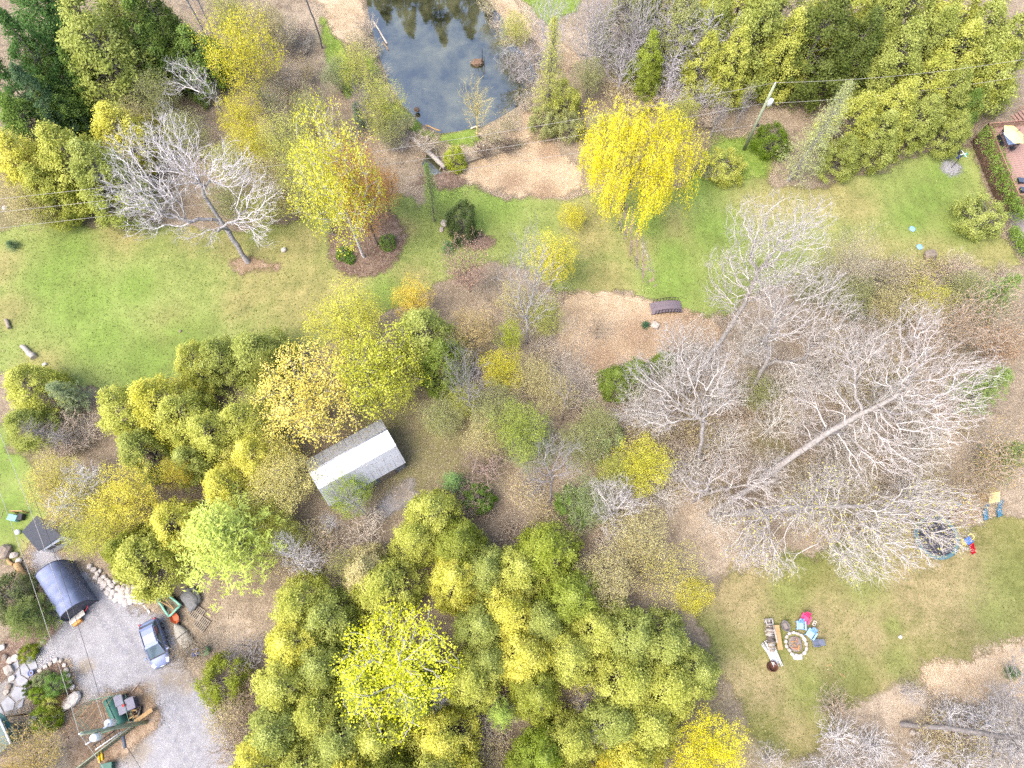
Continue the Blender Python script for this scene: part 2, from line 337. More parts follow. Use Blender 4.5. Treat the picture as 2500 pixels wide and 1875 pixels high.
cover('mulch_bed', [(1030, 430), (1090, 425), (1150, 440), (1120, 455), (1060, 458), (1000, 455)], mulch_m, 0.055, seed=42, wob=0.8, step=0.3)
cover('mulch_bed', [(1110, 570), (1160, 560), (1205, 580), (1200, 600), (1130, 610)], mulch_m, 0.06, seed=43, wob=0.6, step=0.3)
soil_m = ground_mat('bare_soil', [lin((96, 80, 62)), lin((126, 106, 86)), lin((150, 132, 112))], (0.3, 1.2, 6.0), edge=True, bump=0.5)
cover('bare_soil', [(575, 640), (600, 630), (640, 640), (690, 640), (680, 665), (620, 660), (590, 670)], soil_m, 0.022, seed=44, wob=0.8, step=0.35)
cover('bare_soil', [(2290, 1240), (2340, 1230), (2400, 1250), (2380, 1290), (2310, 1280)], soil_m, 0.03, seed=45, wob=0.8, step=0.35)
grav_m = ground_mat('limestone_gravel', [lin((112, 110, 111)), lin((128, 126, 128)), lin((145, 143, 145))], (0.25, 1.1, 7.0), edge=True, attr=[('dry', lin((118, 106, 88))), ('rut', lin((108, 107, 113)))], flecks=(11.0, 0.88, lin((165, 165, 170)), 0.4), bump=0.35)
GRAV = [(68, 1345), (125, 1325), (200, 1385), (250, 1425), (345, 1490), (405, 1500), (440, 1600), (475, 1650), (525, 1730), (590, 1850), (600, 1960), (240, 1960), (280, 1890), (345, 1815), (395, 1755), (385, 1700), (345, 1672), (250, 1700), (185, 1745), (185, 1650), (150, 1605), (92, 1640), (72, 1600), (130, 1555), (152, 1530), (120, 1470), (90, 1400)]
cover('gravel_driveway', GRAV, grav_m, 0.02, seed=50, wob=0.5, step=0.35, attrs={'dry': blobs([(410, 1660, 1.2), (450, 1660, 1.5), (360, 1690, 1.4), (190, 1710, 1.4), (330, 1830, 1.5), (210, 1630, 0.9)]), 'rut': blobs([(310+(k*13)+s, 1590+k*24, 0.32) for k in range(14) for s in (0, 44)]+[(300-k*9+s, 1590-k*13, 0.32) for k in range(14) for s in (0, 40)])})
cover('gravel_driveway', [(890, 1260), (940, 1215), (1000, 1180), (1010, 1220), (960, 1255), (900, 1300)], grav_m, 0.024, seed=51, wob=0.9, step=0.35, attrs={'dry': blobs([(980, 1200, 2), (900, 1270, 2)]), 'rut': lambda p: np.zeros(len(p))})
dg = P2(2322, 410)
cover('gravel_circle', [(dg[0]+1.15*math.cos(a), dg[1]+1.15*math.sin(a)) for a in [k*math.pi/10 for k in range(20)]], grav_m, 0.03, seed=52, wob=0.1, step=0.2, world=True)
stone_m = ground_mat('ditch_stones', [lin((108, 106, 86)), lin((136, 132, 110)), lin((162, 156, 136))], (0.5, 2.5, 7.0), edge=True, bump=0.8)
cover('ditch_bed', [(1520, 545), (1536, 540), (1566, 600), (1598, 690), (1588, 696), (1552, 625)], stone_m, 0.016, seed=53, wob=0.7, step=0.25)

# water
def water_mat(name, deep, shallow, ior=2.6):
    m, n, b = nt_mat(name); L = n.links
    g = n.nodes.new('ShaderNodeNewGeometry')
    z1 = n.nodes.new('ShaderNodeTexNoise'); z1.inputs['Scale'].default_value = 0.22; z1.inputs['Detail'].default_value = 9; z1.inputs['Roughness'].default_value = 0.68
    L.new(g.outputs['Position'], z1.inputs['Vector'])
    cr = n.nodes.new('ShaderNodeValToRGB'); e = cr.color_ramp.elements
    e[0].position = 0.38; e[0].color = (*deep, 1); e[1].position = 0.68; e[1].color = (*shallow, 1); L.new(z1.outputs[0], cr.inputs[0])
    L.new(cr.outputs[0], b.inputs['Base Color']); b.inputs['Roughness'].default_value = 0.03; b.inputs['IOR'].default_value = ior
    z2 = n.nodes.new('ShaderNodeTexNoise'); z2.inputs['Scale'].default_value = 1.3; z2.inputs['Detail'].default_value = 3; L.new(g.outputs['Position'], z2.inputs['Vector'])
    bp = n.nodes.new('ShaderNodeBump'); bp.inputs['Strength'].default_value = 0.06; bp.inputs['Distance'].default_value = 0.05
    L.new(z2.outputs[0], bp.inputs['Height']); L.new(bp.outputs[0], b.inputs['Normal'])
    return m
wm = water_mat('pond_water', lin((26, 28, 18)), lin((86, 86, 62)))
def grow(poly, d):
    c = Vector((sum(p[0] for p in poly)/len(poly), sum(p[1] for p in poly)/len(poly)))
    return [tuple(Vector(p) + (Vector(p)-c).normalized()*d) for p in poly]
for nm, poly, z in (('pond_water', POND, -0.34), ('stream_pool_water', POOL, -0.25)):
    mb = MB(); mb.poly([(x, y, z) for x, y in grow(poly, 1.3)]); w = mb.build(nm, wm); w['kind'] = 'structure'
# ---------------------------------------------------------------- trees: materials and prototypes
def leaf_material():
    m = bpy.data.materials.new('foliage'); m.use_nodes = True; n = m.node_tree; L = n.links; n.nodes.clear()
    oi = n.nodes.new('ShaderNodeObjectInfo'); at = n.nodes.new('ShaderNodeAttribute'); at.attribute_name = 'tint'
    def mr(src, a, b):
        q = n.nodes.new('ShaderNodeMapRange'); q.inputs[3].default_value = a; q.inputs[4].default_value = b; q.clamp = False
        L.new(src, q.inputs[0]); return q.outputs[0]
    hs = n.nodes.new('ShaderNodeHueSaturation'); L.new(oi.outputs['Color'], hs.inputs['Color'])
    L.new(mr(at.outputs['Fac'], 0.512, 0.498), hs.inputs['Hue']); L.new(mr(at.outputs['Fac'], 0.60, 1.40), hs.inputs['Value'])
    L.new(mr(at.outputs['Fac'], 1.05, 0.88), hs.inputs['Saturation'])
    d = n.nodes.new('ShaderNodeBsdfDiffuse'); t = n.nodes.new('ShaderNodeBsdfTranslucent'); mx = n.nodes.new('ShaderNodeMixShader')
    mx.inputs[0].default_value = 0.42; L.new(hs.outputs[0], d.inputs[0]); L.new(hs.outputs[0], t.inputs[0])
    L.new(d.outputs[0], mx.inputs[1]); L.new(t.outputs[0], mx.inputs[2])
    o = n.nodes.new('ShaderNodeOutputMaterial'); L.new(mx.outputs[0], o.inputs[0]); return m
def bark_material():
    m, n, b = nt_mat('bark'); L = n.links
    oi = n.nodes.new('ShaderNodeObjectInfo'); tc = n.nodes.new('ShaderNodeTexCoord')
    z = n.nodes.new('ShaderNodeTexNoise'); z.inputs['Scale'].default_value = 5; z.inputs['Detail'].default_value = 6; L.new(tc.outputs['Object'], z.inputs['Vector'])
    q = n.nodes.new('ShaderNodeMapRange'); q.inputs[1].default_value = 0.3; q.inputs[2].default_value = 0.7; q.inputs[3].default_value = 0.62; q.inputs[4].default_value = 1.25; L.new(z.outputs[0], q.inputs[0])
    hs = n.nodes.new('ShaderNodeHueSaturation'); L.new(oi.outputs['Color'], hs.inputs['Color']); L.new(q.outputs[0], hs.inputs['Value'])
    L.new(hs.outputs[0], b.inputs['Base Color']); b.inputs['Roughness'].default_value = 0.9; b.inputs['Specular IOR Level'].default_value = 0.15
    return m
LEAF, BARK = leaf_material(), bark_material()

def skeleton(att, trunk, bf=0.35, step=0.45, wig=0.10, up=0.25, rtip=0.012, pw=2.4, rmax=None):
    """attach every attractor to the growing tree where wire plus path is shortest; returns nodes, parents, radii"""
    n_max = len(trunk) + len(att)*10 + 10
    pos = np.zeros((n_max, 3)); par = np.full(n_max, -1); pl = np.zeros(n_max); dr = np.zeros((n_max, 3))
    k = 0
    for p in trunk:
        pos[k] = p
        if k: par[k] = k-1; d = pos[k]-pos[k-1]; pl[k] = pl[k-1]+np.linalg.norm(d); dr[k] = d/np.linalg.norm(d)
        else: dr[k] = (0, 0, 1)
        k += 1
    nt = k; lo = max(1, int(nt*0.3))
    order = np.argsort(np.linalg.norm(att-np.asarray(trunk[-1]), axis=1) + NR.uniform(0, 0.6, len(att)))
    for a in order:
        p = att[a]; v = p-pos[lo:k]; d = np.linalg.norm(v, axis=1)+1e-6
        cosang = (v*dr[lo:k]).sum(1)/d
        cost = d*(1+0.45*(1-cosang)) + bf*pl[lo:k] + up*np.maximum(0, -v[:, 2])
        j = int(np.argmin(cost))+lo
        L = np.linalg.norm(p-pos[j]); m = min(9, max(1, int(L/step)))
        p0 = pos[j].copy(); d0 = dr[j]*L*0.35 + np.array((0, 0, 0.12*L))
        prev = j
        for s in range(1, m+1):
            t = s/m
            c = (1-t)**2*p0 + 2*t*(1-t)*(p0+d0) + t*t*p
            if s < m: c = c + NR.normal(0, wig*step, 3)
            pos[k] = c; par[k] = prev; dd = c-pos[prev]; l = np.linalg.norm(dd)+1e-6; pl[k] = pl[prev]+l; dr[k] = dd/l; prev = k; k += 1
    pos, par = pos[:k], par[:k]
    kids = np.zeros(k); area = np.zeros(k)
    for i in range(k-1, 0, -1):
        if area[i] == 0: area[i] = rtip**pw
        area[par[i]] += area[i]
    rad = area**(1/pw); rad[0] = rad[1]*1.25
    if rmax: rad = np.minimum(rad, rmax)
    return pos, par, rad, nt
def tubes(pos, par, rad, sel, name):
    """separate tapered segments as one quad mesh"""
    V, Q, off = [], [], 0
    for lo, hi, ns in ((0, 0.03, 3), (0.03, 0.09, 4), (0.09, 9, 7)):
        s = sel[(rad[sel] >= lo) & (rad[sel] < hi)]
        if not len(s): continue
        a, b = pos[par[s]], pos[s]; d = b-a; l = np.linalg.norm(d, axis=1, keepdims=True)+1e-9; d = d/l
        ref = np.where(np.abs(d[:, 2:3]) < 0.9, np.array([[0, 0, 1.0]]), np.array([[1.0, 0, 0]]))
        e1 = np.cross(d, ref); e1 /= np.linalg.norm(e1, axis=1, keepdims=True)+1e-9; e2 = np.cross(d, e1)
        ra = np.minimum(rad[par[s]], rad[s]*1.35)[:, None]; rb = rad[s][:, None]
        ring = []
        for base, r in ((a, ra), (b, rb)):
            for k in range(ns):
                w = 2*math.pi*k/ns; ring.append(base + (e1*math.cos(w)+e2*math.sin(w))*r)
        v = np.stack(ring, 1); n = len(s)
        V.append(v.reshape(-1, 3)); base = off+np.arange(n)*2*ns
        for k in range(ns):
            k2 = (k+1) % ns; Q.append(np.stack([base+k, base+k2, base+ns+k2, base+ns+k], 1))
        off += n*2*ns
    if not V: return None
    return quad_mesh(name, np.vstack(V), np.vstack(Q), smooth=True, mats=[BARK])
def twig_spray(att, cen, n=4, length=0.55, r=0.007):
    """short straight twigs fanning outwards from every branch tip"""
    o = att-cen; o = o/(np.linalg.norm(o, axis=1, keepdims=True)+1e-6)
    a = np.repeat(att, n, 0)-np.repeat(o, n, 0)*NR.uniform(0, 0.35, (len(att)*n, 1)); d = np.repeat(o, n, 0)*0.8+NR.normal(0, 0.6, (len(a), 3))+np.array([0, 0, 0.25]); d /= np.linalg.norm(d, axis=1, keepdims=True)
    l = length*NR.uniform(0.5, 1.4, (len(a), 1)); bm = a+d*l*0.55+NR.normal(0, 0.05, a.shape); b = a+d*l+NR.normal(0, 0.09, a.shape)+np.array([0, 0, 0.06])
    V = np.concatenate([a, bm, b]); m = len(a); par = np.concatenate([np.full(m, -1), np.arange(m), np.arange(m)+m]); rad = np.concatenate([np.full(m, r*1.3), np.full(m, r), np.full(m, r*0.7)])
    return V, par, rad
def join_tw(pos, par, rad, sel, tw, name):
    if tw is None: return tubes(pos, par, rad, sel, name)
    V, p2, r2 = tw; n = len(pos); m = len(V)//3
    return tubes(np.vstack([pos, V]), np.concatenate([par, np.where(p2 < 0, -1, p2+n)]), np.concatenate([rad, r2]), np.concatenate([sel, np.arange(n+m, n+3*m)]), name)
def leaves(c, size, tint, out=None, asp=0.6, flat=0.5, droop=None):
    """one small face per centre; size array, normals random or leaning outwards"""
    n = len(c); nrm = NR.normal(0, 1, (n, 3)); nrm[:, 2] = np.abs(nrm[:, 2])*0.6+flat
    if out is not None: nrm += out
    nrm /= np.linalg.norm(nrm, axis=1, keepdims=True)
    a = NR.normal(0, 1, (n, 3)) if droop is None else droop + NR.normal(0, 0.25, (n, 3))
    a -= nrm*(a*nrm).sum(1, keepdims=True); a /= np.linalg.norm(a, axis=1, keepdims=True)+1e-9; b = np.cross(nrm, a)
    s = np.asarray(size).reshape(-1, 1)*np.ones((n, 1)); s = s*NR.uniform(0.7, 1.3, (n, 1))
    v = np.stack([c-a*s*0.5, c+b*s*asp*0.5-a*s*0.08, c+a*s*0.5, c-b*s*asp*0.5+a*s*0.05], 1).reshape(-1, 3)
    q = np.arange(4*n).reshape(n, 4)
    return v, q, np.asarray(tint)
def leaf_mesh(name, parts):
    V, Q, T, o = [], [], [], 0
    for v, q, t in parts: V.append(v); Q.append(q+o); T.append(t); o += len(v)
    return quad_mesh(name, np.vstack(V), np.vstack(Q), tint=np.clip(np.concatenate(T), 0, 1), mats=[LEAF])
def clumps(cen, k, sig, size, out=None, asp=0.6, spread=0.14, tint0=None, flat=0.5):
    n = len(cen); c = np.repeat(cen, k, 0) + NR.normal(0, 1, (n*k, 3))*sig
    t = (NR.beta(2.2, 2.2, n) if tint0 is None else tint0); t = np.repeat(t, k)+NR.normal(0, spread, n*k)
    return leaves(c, size, t, None if out is None else np.repeat(out, k, 0), asp, flat)
def trunk_line(h, n=10, wob=0.06):
    x = np.cumsum(NR.normal(0, wob, n)); y = np.cumsum(NR.normal(0, wob, n)); x -= x[0]; y -= y[0]
    return [(x[i], y[i], h*i/(n-1)) for i in range(n)]
def ball(n, rx, rz, zc, power=0.5, ymul=1.0, low=-1.0):
    v = NR.normal(0, 1, (n*2, 3)); v /= np.linalg.norm(v, axis=1, keepdims=True); v = v[v[:, 2] > low][:n]
    r = NR.uniform(0, 1, len(v))**power; lump = 1+0.16*np.sin(v[:, 0]*4+v[:, 1]*3+NR.uniform(0, 6))+0.12*np.sin(v[:, 1]*6-v[:, 2]*5+NR.uniform(0, 6))
    v = v*(r*lump)[:, None]; return v*np.array([rx, rx*ymul, rz]) + np.array([0, 0, zc])

PROTO = {}     # kind -> list of (trunk mesh, crown mesh, extra mesh or None, h0, r0)
def proto(kind, tm, cm, xm, h0, r0): PROTO.setdefault(kind, []).append((tm, cm, xm, h0, r0))

def make_cedar(h=10.0, r=2.6, kind='cedar', prof=None, sz=0.16, k=15, m=120, per=9, lob=0.52, tipw=0.28, zst=1.3):
    """dense evergreen: sprays sit on many bulging lobes, so that the crown has bright bosses and dark clefts"""
    ph = NR.uniform(0, 6.28, 8)
    pf = prof or (lambda t: np.where(t < 0.2, 0.80+t, 1.0)*np.power(np.clip(1-np.power(np.clip((t-0.10)/0.90, 0, 1), 1.5), 0, 1), 0.85))
    t = NR.uniform(0, 1, m*6); w = pf(t); t = t[NR.uniform(0, 1, m*6) < w/w.max()+0.05][:m]; n = len(t)
    t[:3] = (0.93, 0.97, 0.9)
    ang = NR.uniform(0, 2*math.pi, n)
    lump = 1+0.16*np.sin(2*ang+ph[0]+3*t)+0.12*np.sin(3*ang+ph[1]-9*t)
    rl = lob*NR.uniform(0.65, 1.25, n)*(1.1-0.35*t)
    rad = np.maximum(0.0, r*pf(t)*lump*NR.uniform(0.82, 1.08, n)-rl*0.6)
    lc = np.stack([rad*np.cos(ang), rad*np.sin(ang), h*(0.05+0.90*t)], 1)
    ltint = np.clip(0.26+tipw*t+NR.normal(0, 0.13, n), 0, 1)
    odir = np.stack([np.cos(ang), np.sin(ang), 0.5+0.9*t], 1)
    v = NR.normal(0, 1, (n, per, 3)) + odir[:, None, :]*1.1; v /= np.linalg.norm(v, axis=2, keepdims=True)
    sp = v*rl[:, None, None]*NR.uniform(0.7, 1.08, (n, per, 1)); up_ = np.clip(sp[:, :, 2:3]/rl[:, None, None], 0, 1)
    sp[:, :, :2] *= (0.95-0.55*up_); sp[:, :, 2] *= zst                    # each lobe tapers to an upright point
    cen = lc[:, None, :] + sp + odir[:, None, :]*up_*rl[:, None, None]*np.array([0.35, 0.35, 0])
    cen = cen.reshape(-1, 3); out = v.reshape(-1, 3)*1.2; cen[:, 2] = np.maximum(cen[:, 2], 0.1)
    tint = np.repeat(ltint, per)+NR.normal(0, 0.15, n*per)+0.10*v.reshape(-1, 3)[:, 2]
    ss = lob*0.36
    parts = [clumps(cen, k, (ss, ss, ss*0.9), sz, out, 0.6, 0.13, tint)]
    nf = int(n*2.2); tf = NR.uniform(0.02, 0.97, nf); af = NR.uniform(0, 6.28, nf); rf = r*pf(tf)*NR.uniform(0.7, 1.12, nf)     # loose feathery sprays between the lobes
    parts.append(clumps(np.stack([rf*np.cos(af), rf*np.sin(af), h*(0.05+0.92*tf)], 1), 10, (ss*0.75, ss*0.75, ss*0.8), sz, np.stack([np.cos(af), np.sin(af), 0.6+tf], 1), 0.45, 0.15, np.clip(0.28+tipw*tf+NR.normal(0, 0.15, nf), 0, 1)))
    tr = trunk_line(h*0.93, 8, 0.05); pos = np.array(tr); par = np.arange(-1, len(tr)-1); rd = np.linspace(0.16, 0.03, len(tr))
    ex_p, ex_r, ex_par = [p for p in pos], list(rd), list(par)      # bare grey inner limbs
    for i in range(n):
        j = min(len(tr)-2, max(1, int(t[i]*len(tr)*0.95))); ex_p.append(lc[i]+v[i, 0]*rl[i]*0.8); ex_r.append(0.018); ex_par.append(j)
    tm = tubes(np.array(ex_p), np.array(ex_par), np.array(ex_r), np.arange(1, len(ex_p)), 'trunk')
    proto(kind, tm, leaf_mesh('crown', parts), None, h, r)

def make_maple(kind, h=10.0, r=4.0, N=420, k=12, size=0.17, sig=0.26, zc=0.62, rz=0.40, bf=0.35, rtip=0.014, power=0.45, upb=0.2, fork=0.45, spread=0.14, ymul=1.0, wig=0.12):
    att = ball(N, r, rz*h, zc*h, power, ymul); att[:, 2] = np.maximum(att[:, 2], 0.12*h)
    tr = trunk_line(fork*h, 8, 0.05)
    pos, par, rad, nt = skeleton(att, tr, bf=bf, rtip=rtip, up=upb, wig=wig)
    tm = tubes(pos, par, rad, np.arange(1, len(pos)), 'trunk')
    parts = []
    if k:
        tips = np.array([p for p in att])
        parts.append(clumps(tips, k, sig, size, None, 0.75, spread, np.clip(0.5+NR.normal(0, 0.16, N), 0, 1), 0.7))
        # a few leaves on twigs further in
        inn = pos[nt:][::3]; parts.append(clumps(inn, max(1, k//6), sig, size*0.9, None, 0.75, spread, np.clip(0.42+NR.normal(0, 0.15, len(inn)), 0, 1), 0.7))
    proto(kind, tm, leaf_mesh('crown', parts), None, h, r)

def split_bare(pos, par, rad, nt, thr, tw=None):
    idx = np.arange(1, len(pos)); big = idx[(rad[idx] > thr) | (idx < nt)]; small = idx[(rad[idx] <= thr) & (idx >= nt)]
    return tubes(pos, par, rad, big, 'trunk'), join_tw(pos, par, rad, small, tw, 'crown')
def make_bare(kind, h=11.0, r=4.0, N=650, zc=0.62, rz=0.40, fork=0.4, bf=0.4, rtip=0.012, power=0.5, wig=0.16, thr=0.06, upb=0.3, ymul=1.0, low=-1.0, tw=1):
    att = ball(N, r, rz*h, zc*h, power, ymul, low); att[:, 2] = np.maximum(att[:, 2], 0.08*h)
    tr = trunk_line(fork*h, 8, 0.07)
    pos, par, rad, nt = skeleton(att, tr, bf=bf, rtip=rtip, wig=wig, up=upb)
    tm, cm = split_bare(pos, par, rad, nt, thr, twig_spray(att, np.array([0, 0, 0.4*h]), tw, 0.06*h+0.1) if tw else None); proto(kind, tm, cm, None, h, r)
def make_vase(kind, h=3.0, r=1.6, N=420, k=0, size=0.08, rtip=0.009, sig=0.12, bf=0.15):
    t = NR.uniform(0.25, 1, N)**0.7; a = NR.uniform(0, 6.28, N); rr = r*t*NR.uniform(0, 1, N)**0.5
    att = np.stack([rr*np.cos(a), rr*np.sin(a), h*t*NR.uniform(0.75, 1.05, N)], 1)
    tr = [(0, 0, 0), (0.02, 0, 0.12*h), (0.03, 0.01, 0.2*h)]
    pos, par, rad, nt = skeleton(att, tr, bf=bf, rtip=rtip, wig=0.12, up=0.5, pw=2.1, rmax=0.09)
    if k:
        tm = join_tw(pos, par, rad, np.arange(1, len(pos)), twig_spray(att, np.array([0, 0, 0.2*h]), 1, 0.5, 0.006), 'trunk')
        proto(kind, tm, leaf_mesh('crown', [clumps(pos[nt:], k, sig, size, None, 0.7, 0.16, None, 0.6)]), None, h, r)
    else:
        tm, cm = split_bare(pos, par, rad, nt, rtip*1.9, twig_spray(att, np.array([0, 0, 0.1*h]), 1, 0.4, 0.006)); proto(kind, tm, cm, None, h, r)
def make_pine(kind='pine', h=11.0, r=3.6, dens=1.0, size=0.27, prof=None, droop=-0.1, whorl=0.62, nb=7, tuft=20, tcount=7):
    pf = prof or (lambda t: max(0.06, (1-t)**0.75*min(1, 0.35+t*3.2)))
    tr = trunk_line(h*0.97, 9, 0.05); pos = [np.array(p) for p in tr]; par = list(range(-1, len(tr)-1)); rd = list(np.linspace(0.2, 0.02, len(tr)))
    cen, outs, tin = [], [], []; z = 0.14*h
    while z < 0.98*h:
        t = z/h; base = np.array([np.interp(z, [p[2] for p in tr], [p[0] for p in tr]), np.interp(z, [p[2] for p in tr], [p[1] for p in tr]), z])
        ji = max(0, min(len(tr)-2, int(t*(len(tr)-1))))
        a0 = NR.uniform(0, 6.28)
        for i in range(nb):
            a = a0+2*math.pi*i/nb+NR.normal(0, 0.2); L = r*pf(t)*NR.uniform(0.65, 1.15)
            d = np.array([math.cos(a), math.sin(a), 0]); tipz = L*(0.22+0.5*t+droop)+NR.normal(0, 0.1)
            prev = len(pos); pos.append(base.copy()); par.append(ji); rd.append(0.03)
            for s in (0.5, 1.0):
                q = base+d*L*s+np.array([0, 0, tipz*s*s]); pos.append(q); par.append(prev); rd.append(0.03*(1.2-s)); prev = len(pos)-1
            for s in np.linspace(0.32, 1.0, max(2, int(tcount*max(0.35, L/r)))):
                side = np.array([-d[1], d[0], 0])*NR.normal(0, 0.30*L*0.5*s)
                cen.append(base+d*L*s+side+np.array([0, 0, tipz*s*s+NR.normal(0, 0.06)])); outs.append(d*0.5+np.array([0, 0, 0.8])); tin.append(0.32+0.3*s*NR.uniform(0.5, 1)+NR.normal(0, 0.1))
        z += whorl*NR.uniform(0.8, 1.2)*(0.6+0.6*(1-t))
    cen, outs = np.array(cen), np.array(outs)
    c = np.repeat(cen, tuft, 0)+NR.normal(0, 0.17, (len(cen)*tuft, 3))*np.array([1, 1, 0.5]); o = np.repeat(outs, tuft, 0)
    dv = NR.normal(0, 1, c.shape); dv[:, 2] = np.abs(dv[:, 2])*0.7
    lv = leaves(c, size, np.repeat(np.array(tin), tuft)+NR.normal(0, 0.12, len(c)), o, 0.26, 0.4, dv)
    pos, par, rd = np.array(pos), np.array(par), np.array(rd)
    sel = np.array([i for i in range(1, len(pos)) if np.linalg.norm(pos[i]-pos[par[i]]) > 1e-4 and not (i >= len(tr) and par[i] < len(tr))])
    proto(kind, tubes(pos, par, rd, sel, 'trunk'), leaf_mesh('crown', [lv]), None, h, r)
def make_willow(h=12.0, r=5.2):
    att = ball(300, r*0.93, 0.36*h, 0.60*h, 0.35, 1.0, -0.15)
    tr = trunk_line(0.32*h, 6, 0.05); pos, par, rad, nt = skeleton(att, tr, bf=0.3, rtip=0.02)
    C, D, T, S = [], [], [], []
    roots = np.vstack([att, pos[nt:][::2]])
    for p in roots:
        for s in range(7 if NR.uniform() < 0.7 else 5):
            L = NR.uniform(0.8, 3.6)*min(1.0, p[2]/5.0); n = int(L/0.15); q = p+NR.normal(0, 0.25, 3); sw = NR.normal(0, 0.12, 2); tint = NR.beta(2.5, 2)
            og = np.array([p[0], p[1], 0]); og = og/(np.linalg.norm(og)+0.1)
            for i in range(n):
                u = i/max(1, n-1); x = q+og*0.5*math.sin(min(1.5, u*4)*1.0)+np.array([sw[0]*u, sw[1]*u, 0.28*math.sin(min(3.14, u*5))-L*u])
                if x[2] < 0.7: break
                C.append(x+NR.normal(0, 0.05, 3)); D.append((sw[0]*0.5+NR.normal(0, 0.3), sw[1]*0.5+NR.normal(0, 0.3), -1.0)); T.append(tint+NR.normal(0, 0.14)); S.append(0.18)
    C = np.array(C); lv = leaves(C, np.array(S), np.array(T), None, 0.28, 0.2, np.array(D))
    print('willow leaves', len(C))
    proto('willow', tubes(pos, par, rad, np.arange(1, len(pos)), 'trunk'), leaf_mesh('crown', [lv]), None, h, r)

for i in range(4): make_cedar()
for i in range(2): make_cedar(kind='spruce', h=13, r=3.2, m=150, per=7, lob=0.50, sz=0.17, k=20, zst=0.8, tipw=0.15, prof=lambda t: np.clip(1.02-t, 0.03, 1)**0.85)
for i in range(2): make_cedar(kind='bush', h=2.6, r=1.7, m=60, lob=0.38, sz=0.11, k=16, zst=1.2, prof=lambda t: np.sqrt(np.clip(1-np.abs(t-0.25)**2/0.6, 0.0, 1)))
for i in range(3): make_maple('maple', N=520, k=24, size=0.125, sig=0.28)
for i in range(2): make_maple('maple_open', N=460, k=20, size=0.15, power=0.5, rtip=0.026, sig=0.27)
for i in range(3): make_maple('haze', N=760, k=16, size=0.10, sig=0.24, rtip=0.010, r=3.2, zc=0.6, rz=0.42, upb=0.5, fork=0.35)
for i in range(2): make_maple('budding', N=800, k=7, size=0.085, sig=0.22, rtip=0.010, r=3.6, zc=0.6, rz=0.4, upb=0.4, wig=0.16)
for i in range(3): make_bare('bare', N=620, rtip=0.0145)
for i in range(2): make_bare('bare_small', h=6, r=2.0, N=340, rtip=0.012, zc=0.6, rz=0.42, fork=0.55, wig=0.1, thr=0.035)
for i in range(2): make_bare('snag', h=8, r=1.7, N=330, rtip=0.012, zc=0.58, rz=0.42, fork=0.9, bf=0.5, wig=0.08, thr=0.05)
for i in range(2): make_bare('birch', tw=1, h=11, r=2.2, N=300, rtip=0.013, zc=0.66, rz=0.36, fork=0.62, bf=0.35, upb=0.8, thr=0.05)
for i in range(3): make_vase('brush')
for i in range(2): make_vase('brush_fine', h=2.2, r=1.9, N=480, rtip=0.008)
for i in range(2): make_vase('brush_bud', h=3.2, r=1.9, N=340, k=3, size=0.10, rtip=0.007)
for i in range(2): make_vase('tall_vase', h=8.0, r=3.4, N=1100, k=3, size=0.10, rtip=0.010, sig=0.16)
for i in range(2): make_pine()
make_pine('larch', h=12, r=2.5, size=0.17, tuft=10, nb=8, tcount=8, whorl=0.42, prof=lambda t: max(0.05, (1-t)**0.8), droop=-0.25)
make_pine('young_spruce', h=5, r=1.5, size=0.22, tuft=8, nb=7, tcount=5, whorl=0.34, prof=lambda t: max(0.05, (1-t)), droop=-0.2)
make_willow()

GREY = lin((144, 138, 136)); WHITE = lin((184, 180, 178)); BROWN = lin((104, 92, 82)); DGREY = lin((112, 105, 100)); TAN = lin((150, 132, 110))
CATS = {}
NAMES = {'cedar': 'cedar_tree', 'spruce': 'spruce_tree', 'bush': 'evergreen_bush', 'maple': 'maple_tree', 'maple_open': 'maple_tree', 'haze': 'budding_tree', 'budding': 'budding_tree', 'bare': 'bare_tree', 'bare_small': 'bare_tree', 'snag': 'dead_tree', 'birch': 'birch_tree', 'brush': 'bare_shrub', 'brush_fine': 'bare_shrub', 'brush_bud': 'budding_shrub', 'tall_vase': 'budding_tree', 'pine': 'pine_tree', 'larch': 'larch_tree', 'young_spruce': 'young_spruce', 'willow': 'willow_tree'}
def place(kind, top, h, r):
    """ground position from which the crown's upper outline shows at the given pixel"""
    tall = kind in ('cedar', 'spruce', 'pine', 'larch', 'young_spruce', 'snag', 'birch')
    tx, ty = top
    for it in range(6):
        v = P(tx, ty, h if tall else 0.62*h); ys, xs = [], []
        for t in (0.15, 0.35, 0.55, 0.75, 0.9, 1.0):
            if tall: rad = r*(1-t)**0.6 if kind != 'cedar' else r*max(0.0, 1-t**2.2)**0.75
            else: rad = r*math.sqrt(max(0, 1-((t-0.62)/0.42)**2))
            for k in range(12):
                q = proj((v.x+rad*math.cos(k*math.pi/6), v.y+rad*math.sin(k*math.pi/6), t*h)); ys.append(q[1]); xs.append(q[0])
        ty += top[1]-min(ys)
        if not tall: tx += top[0]-(min(xs)+max(xs))/2
    return Vector((v.x, v.y, 0))
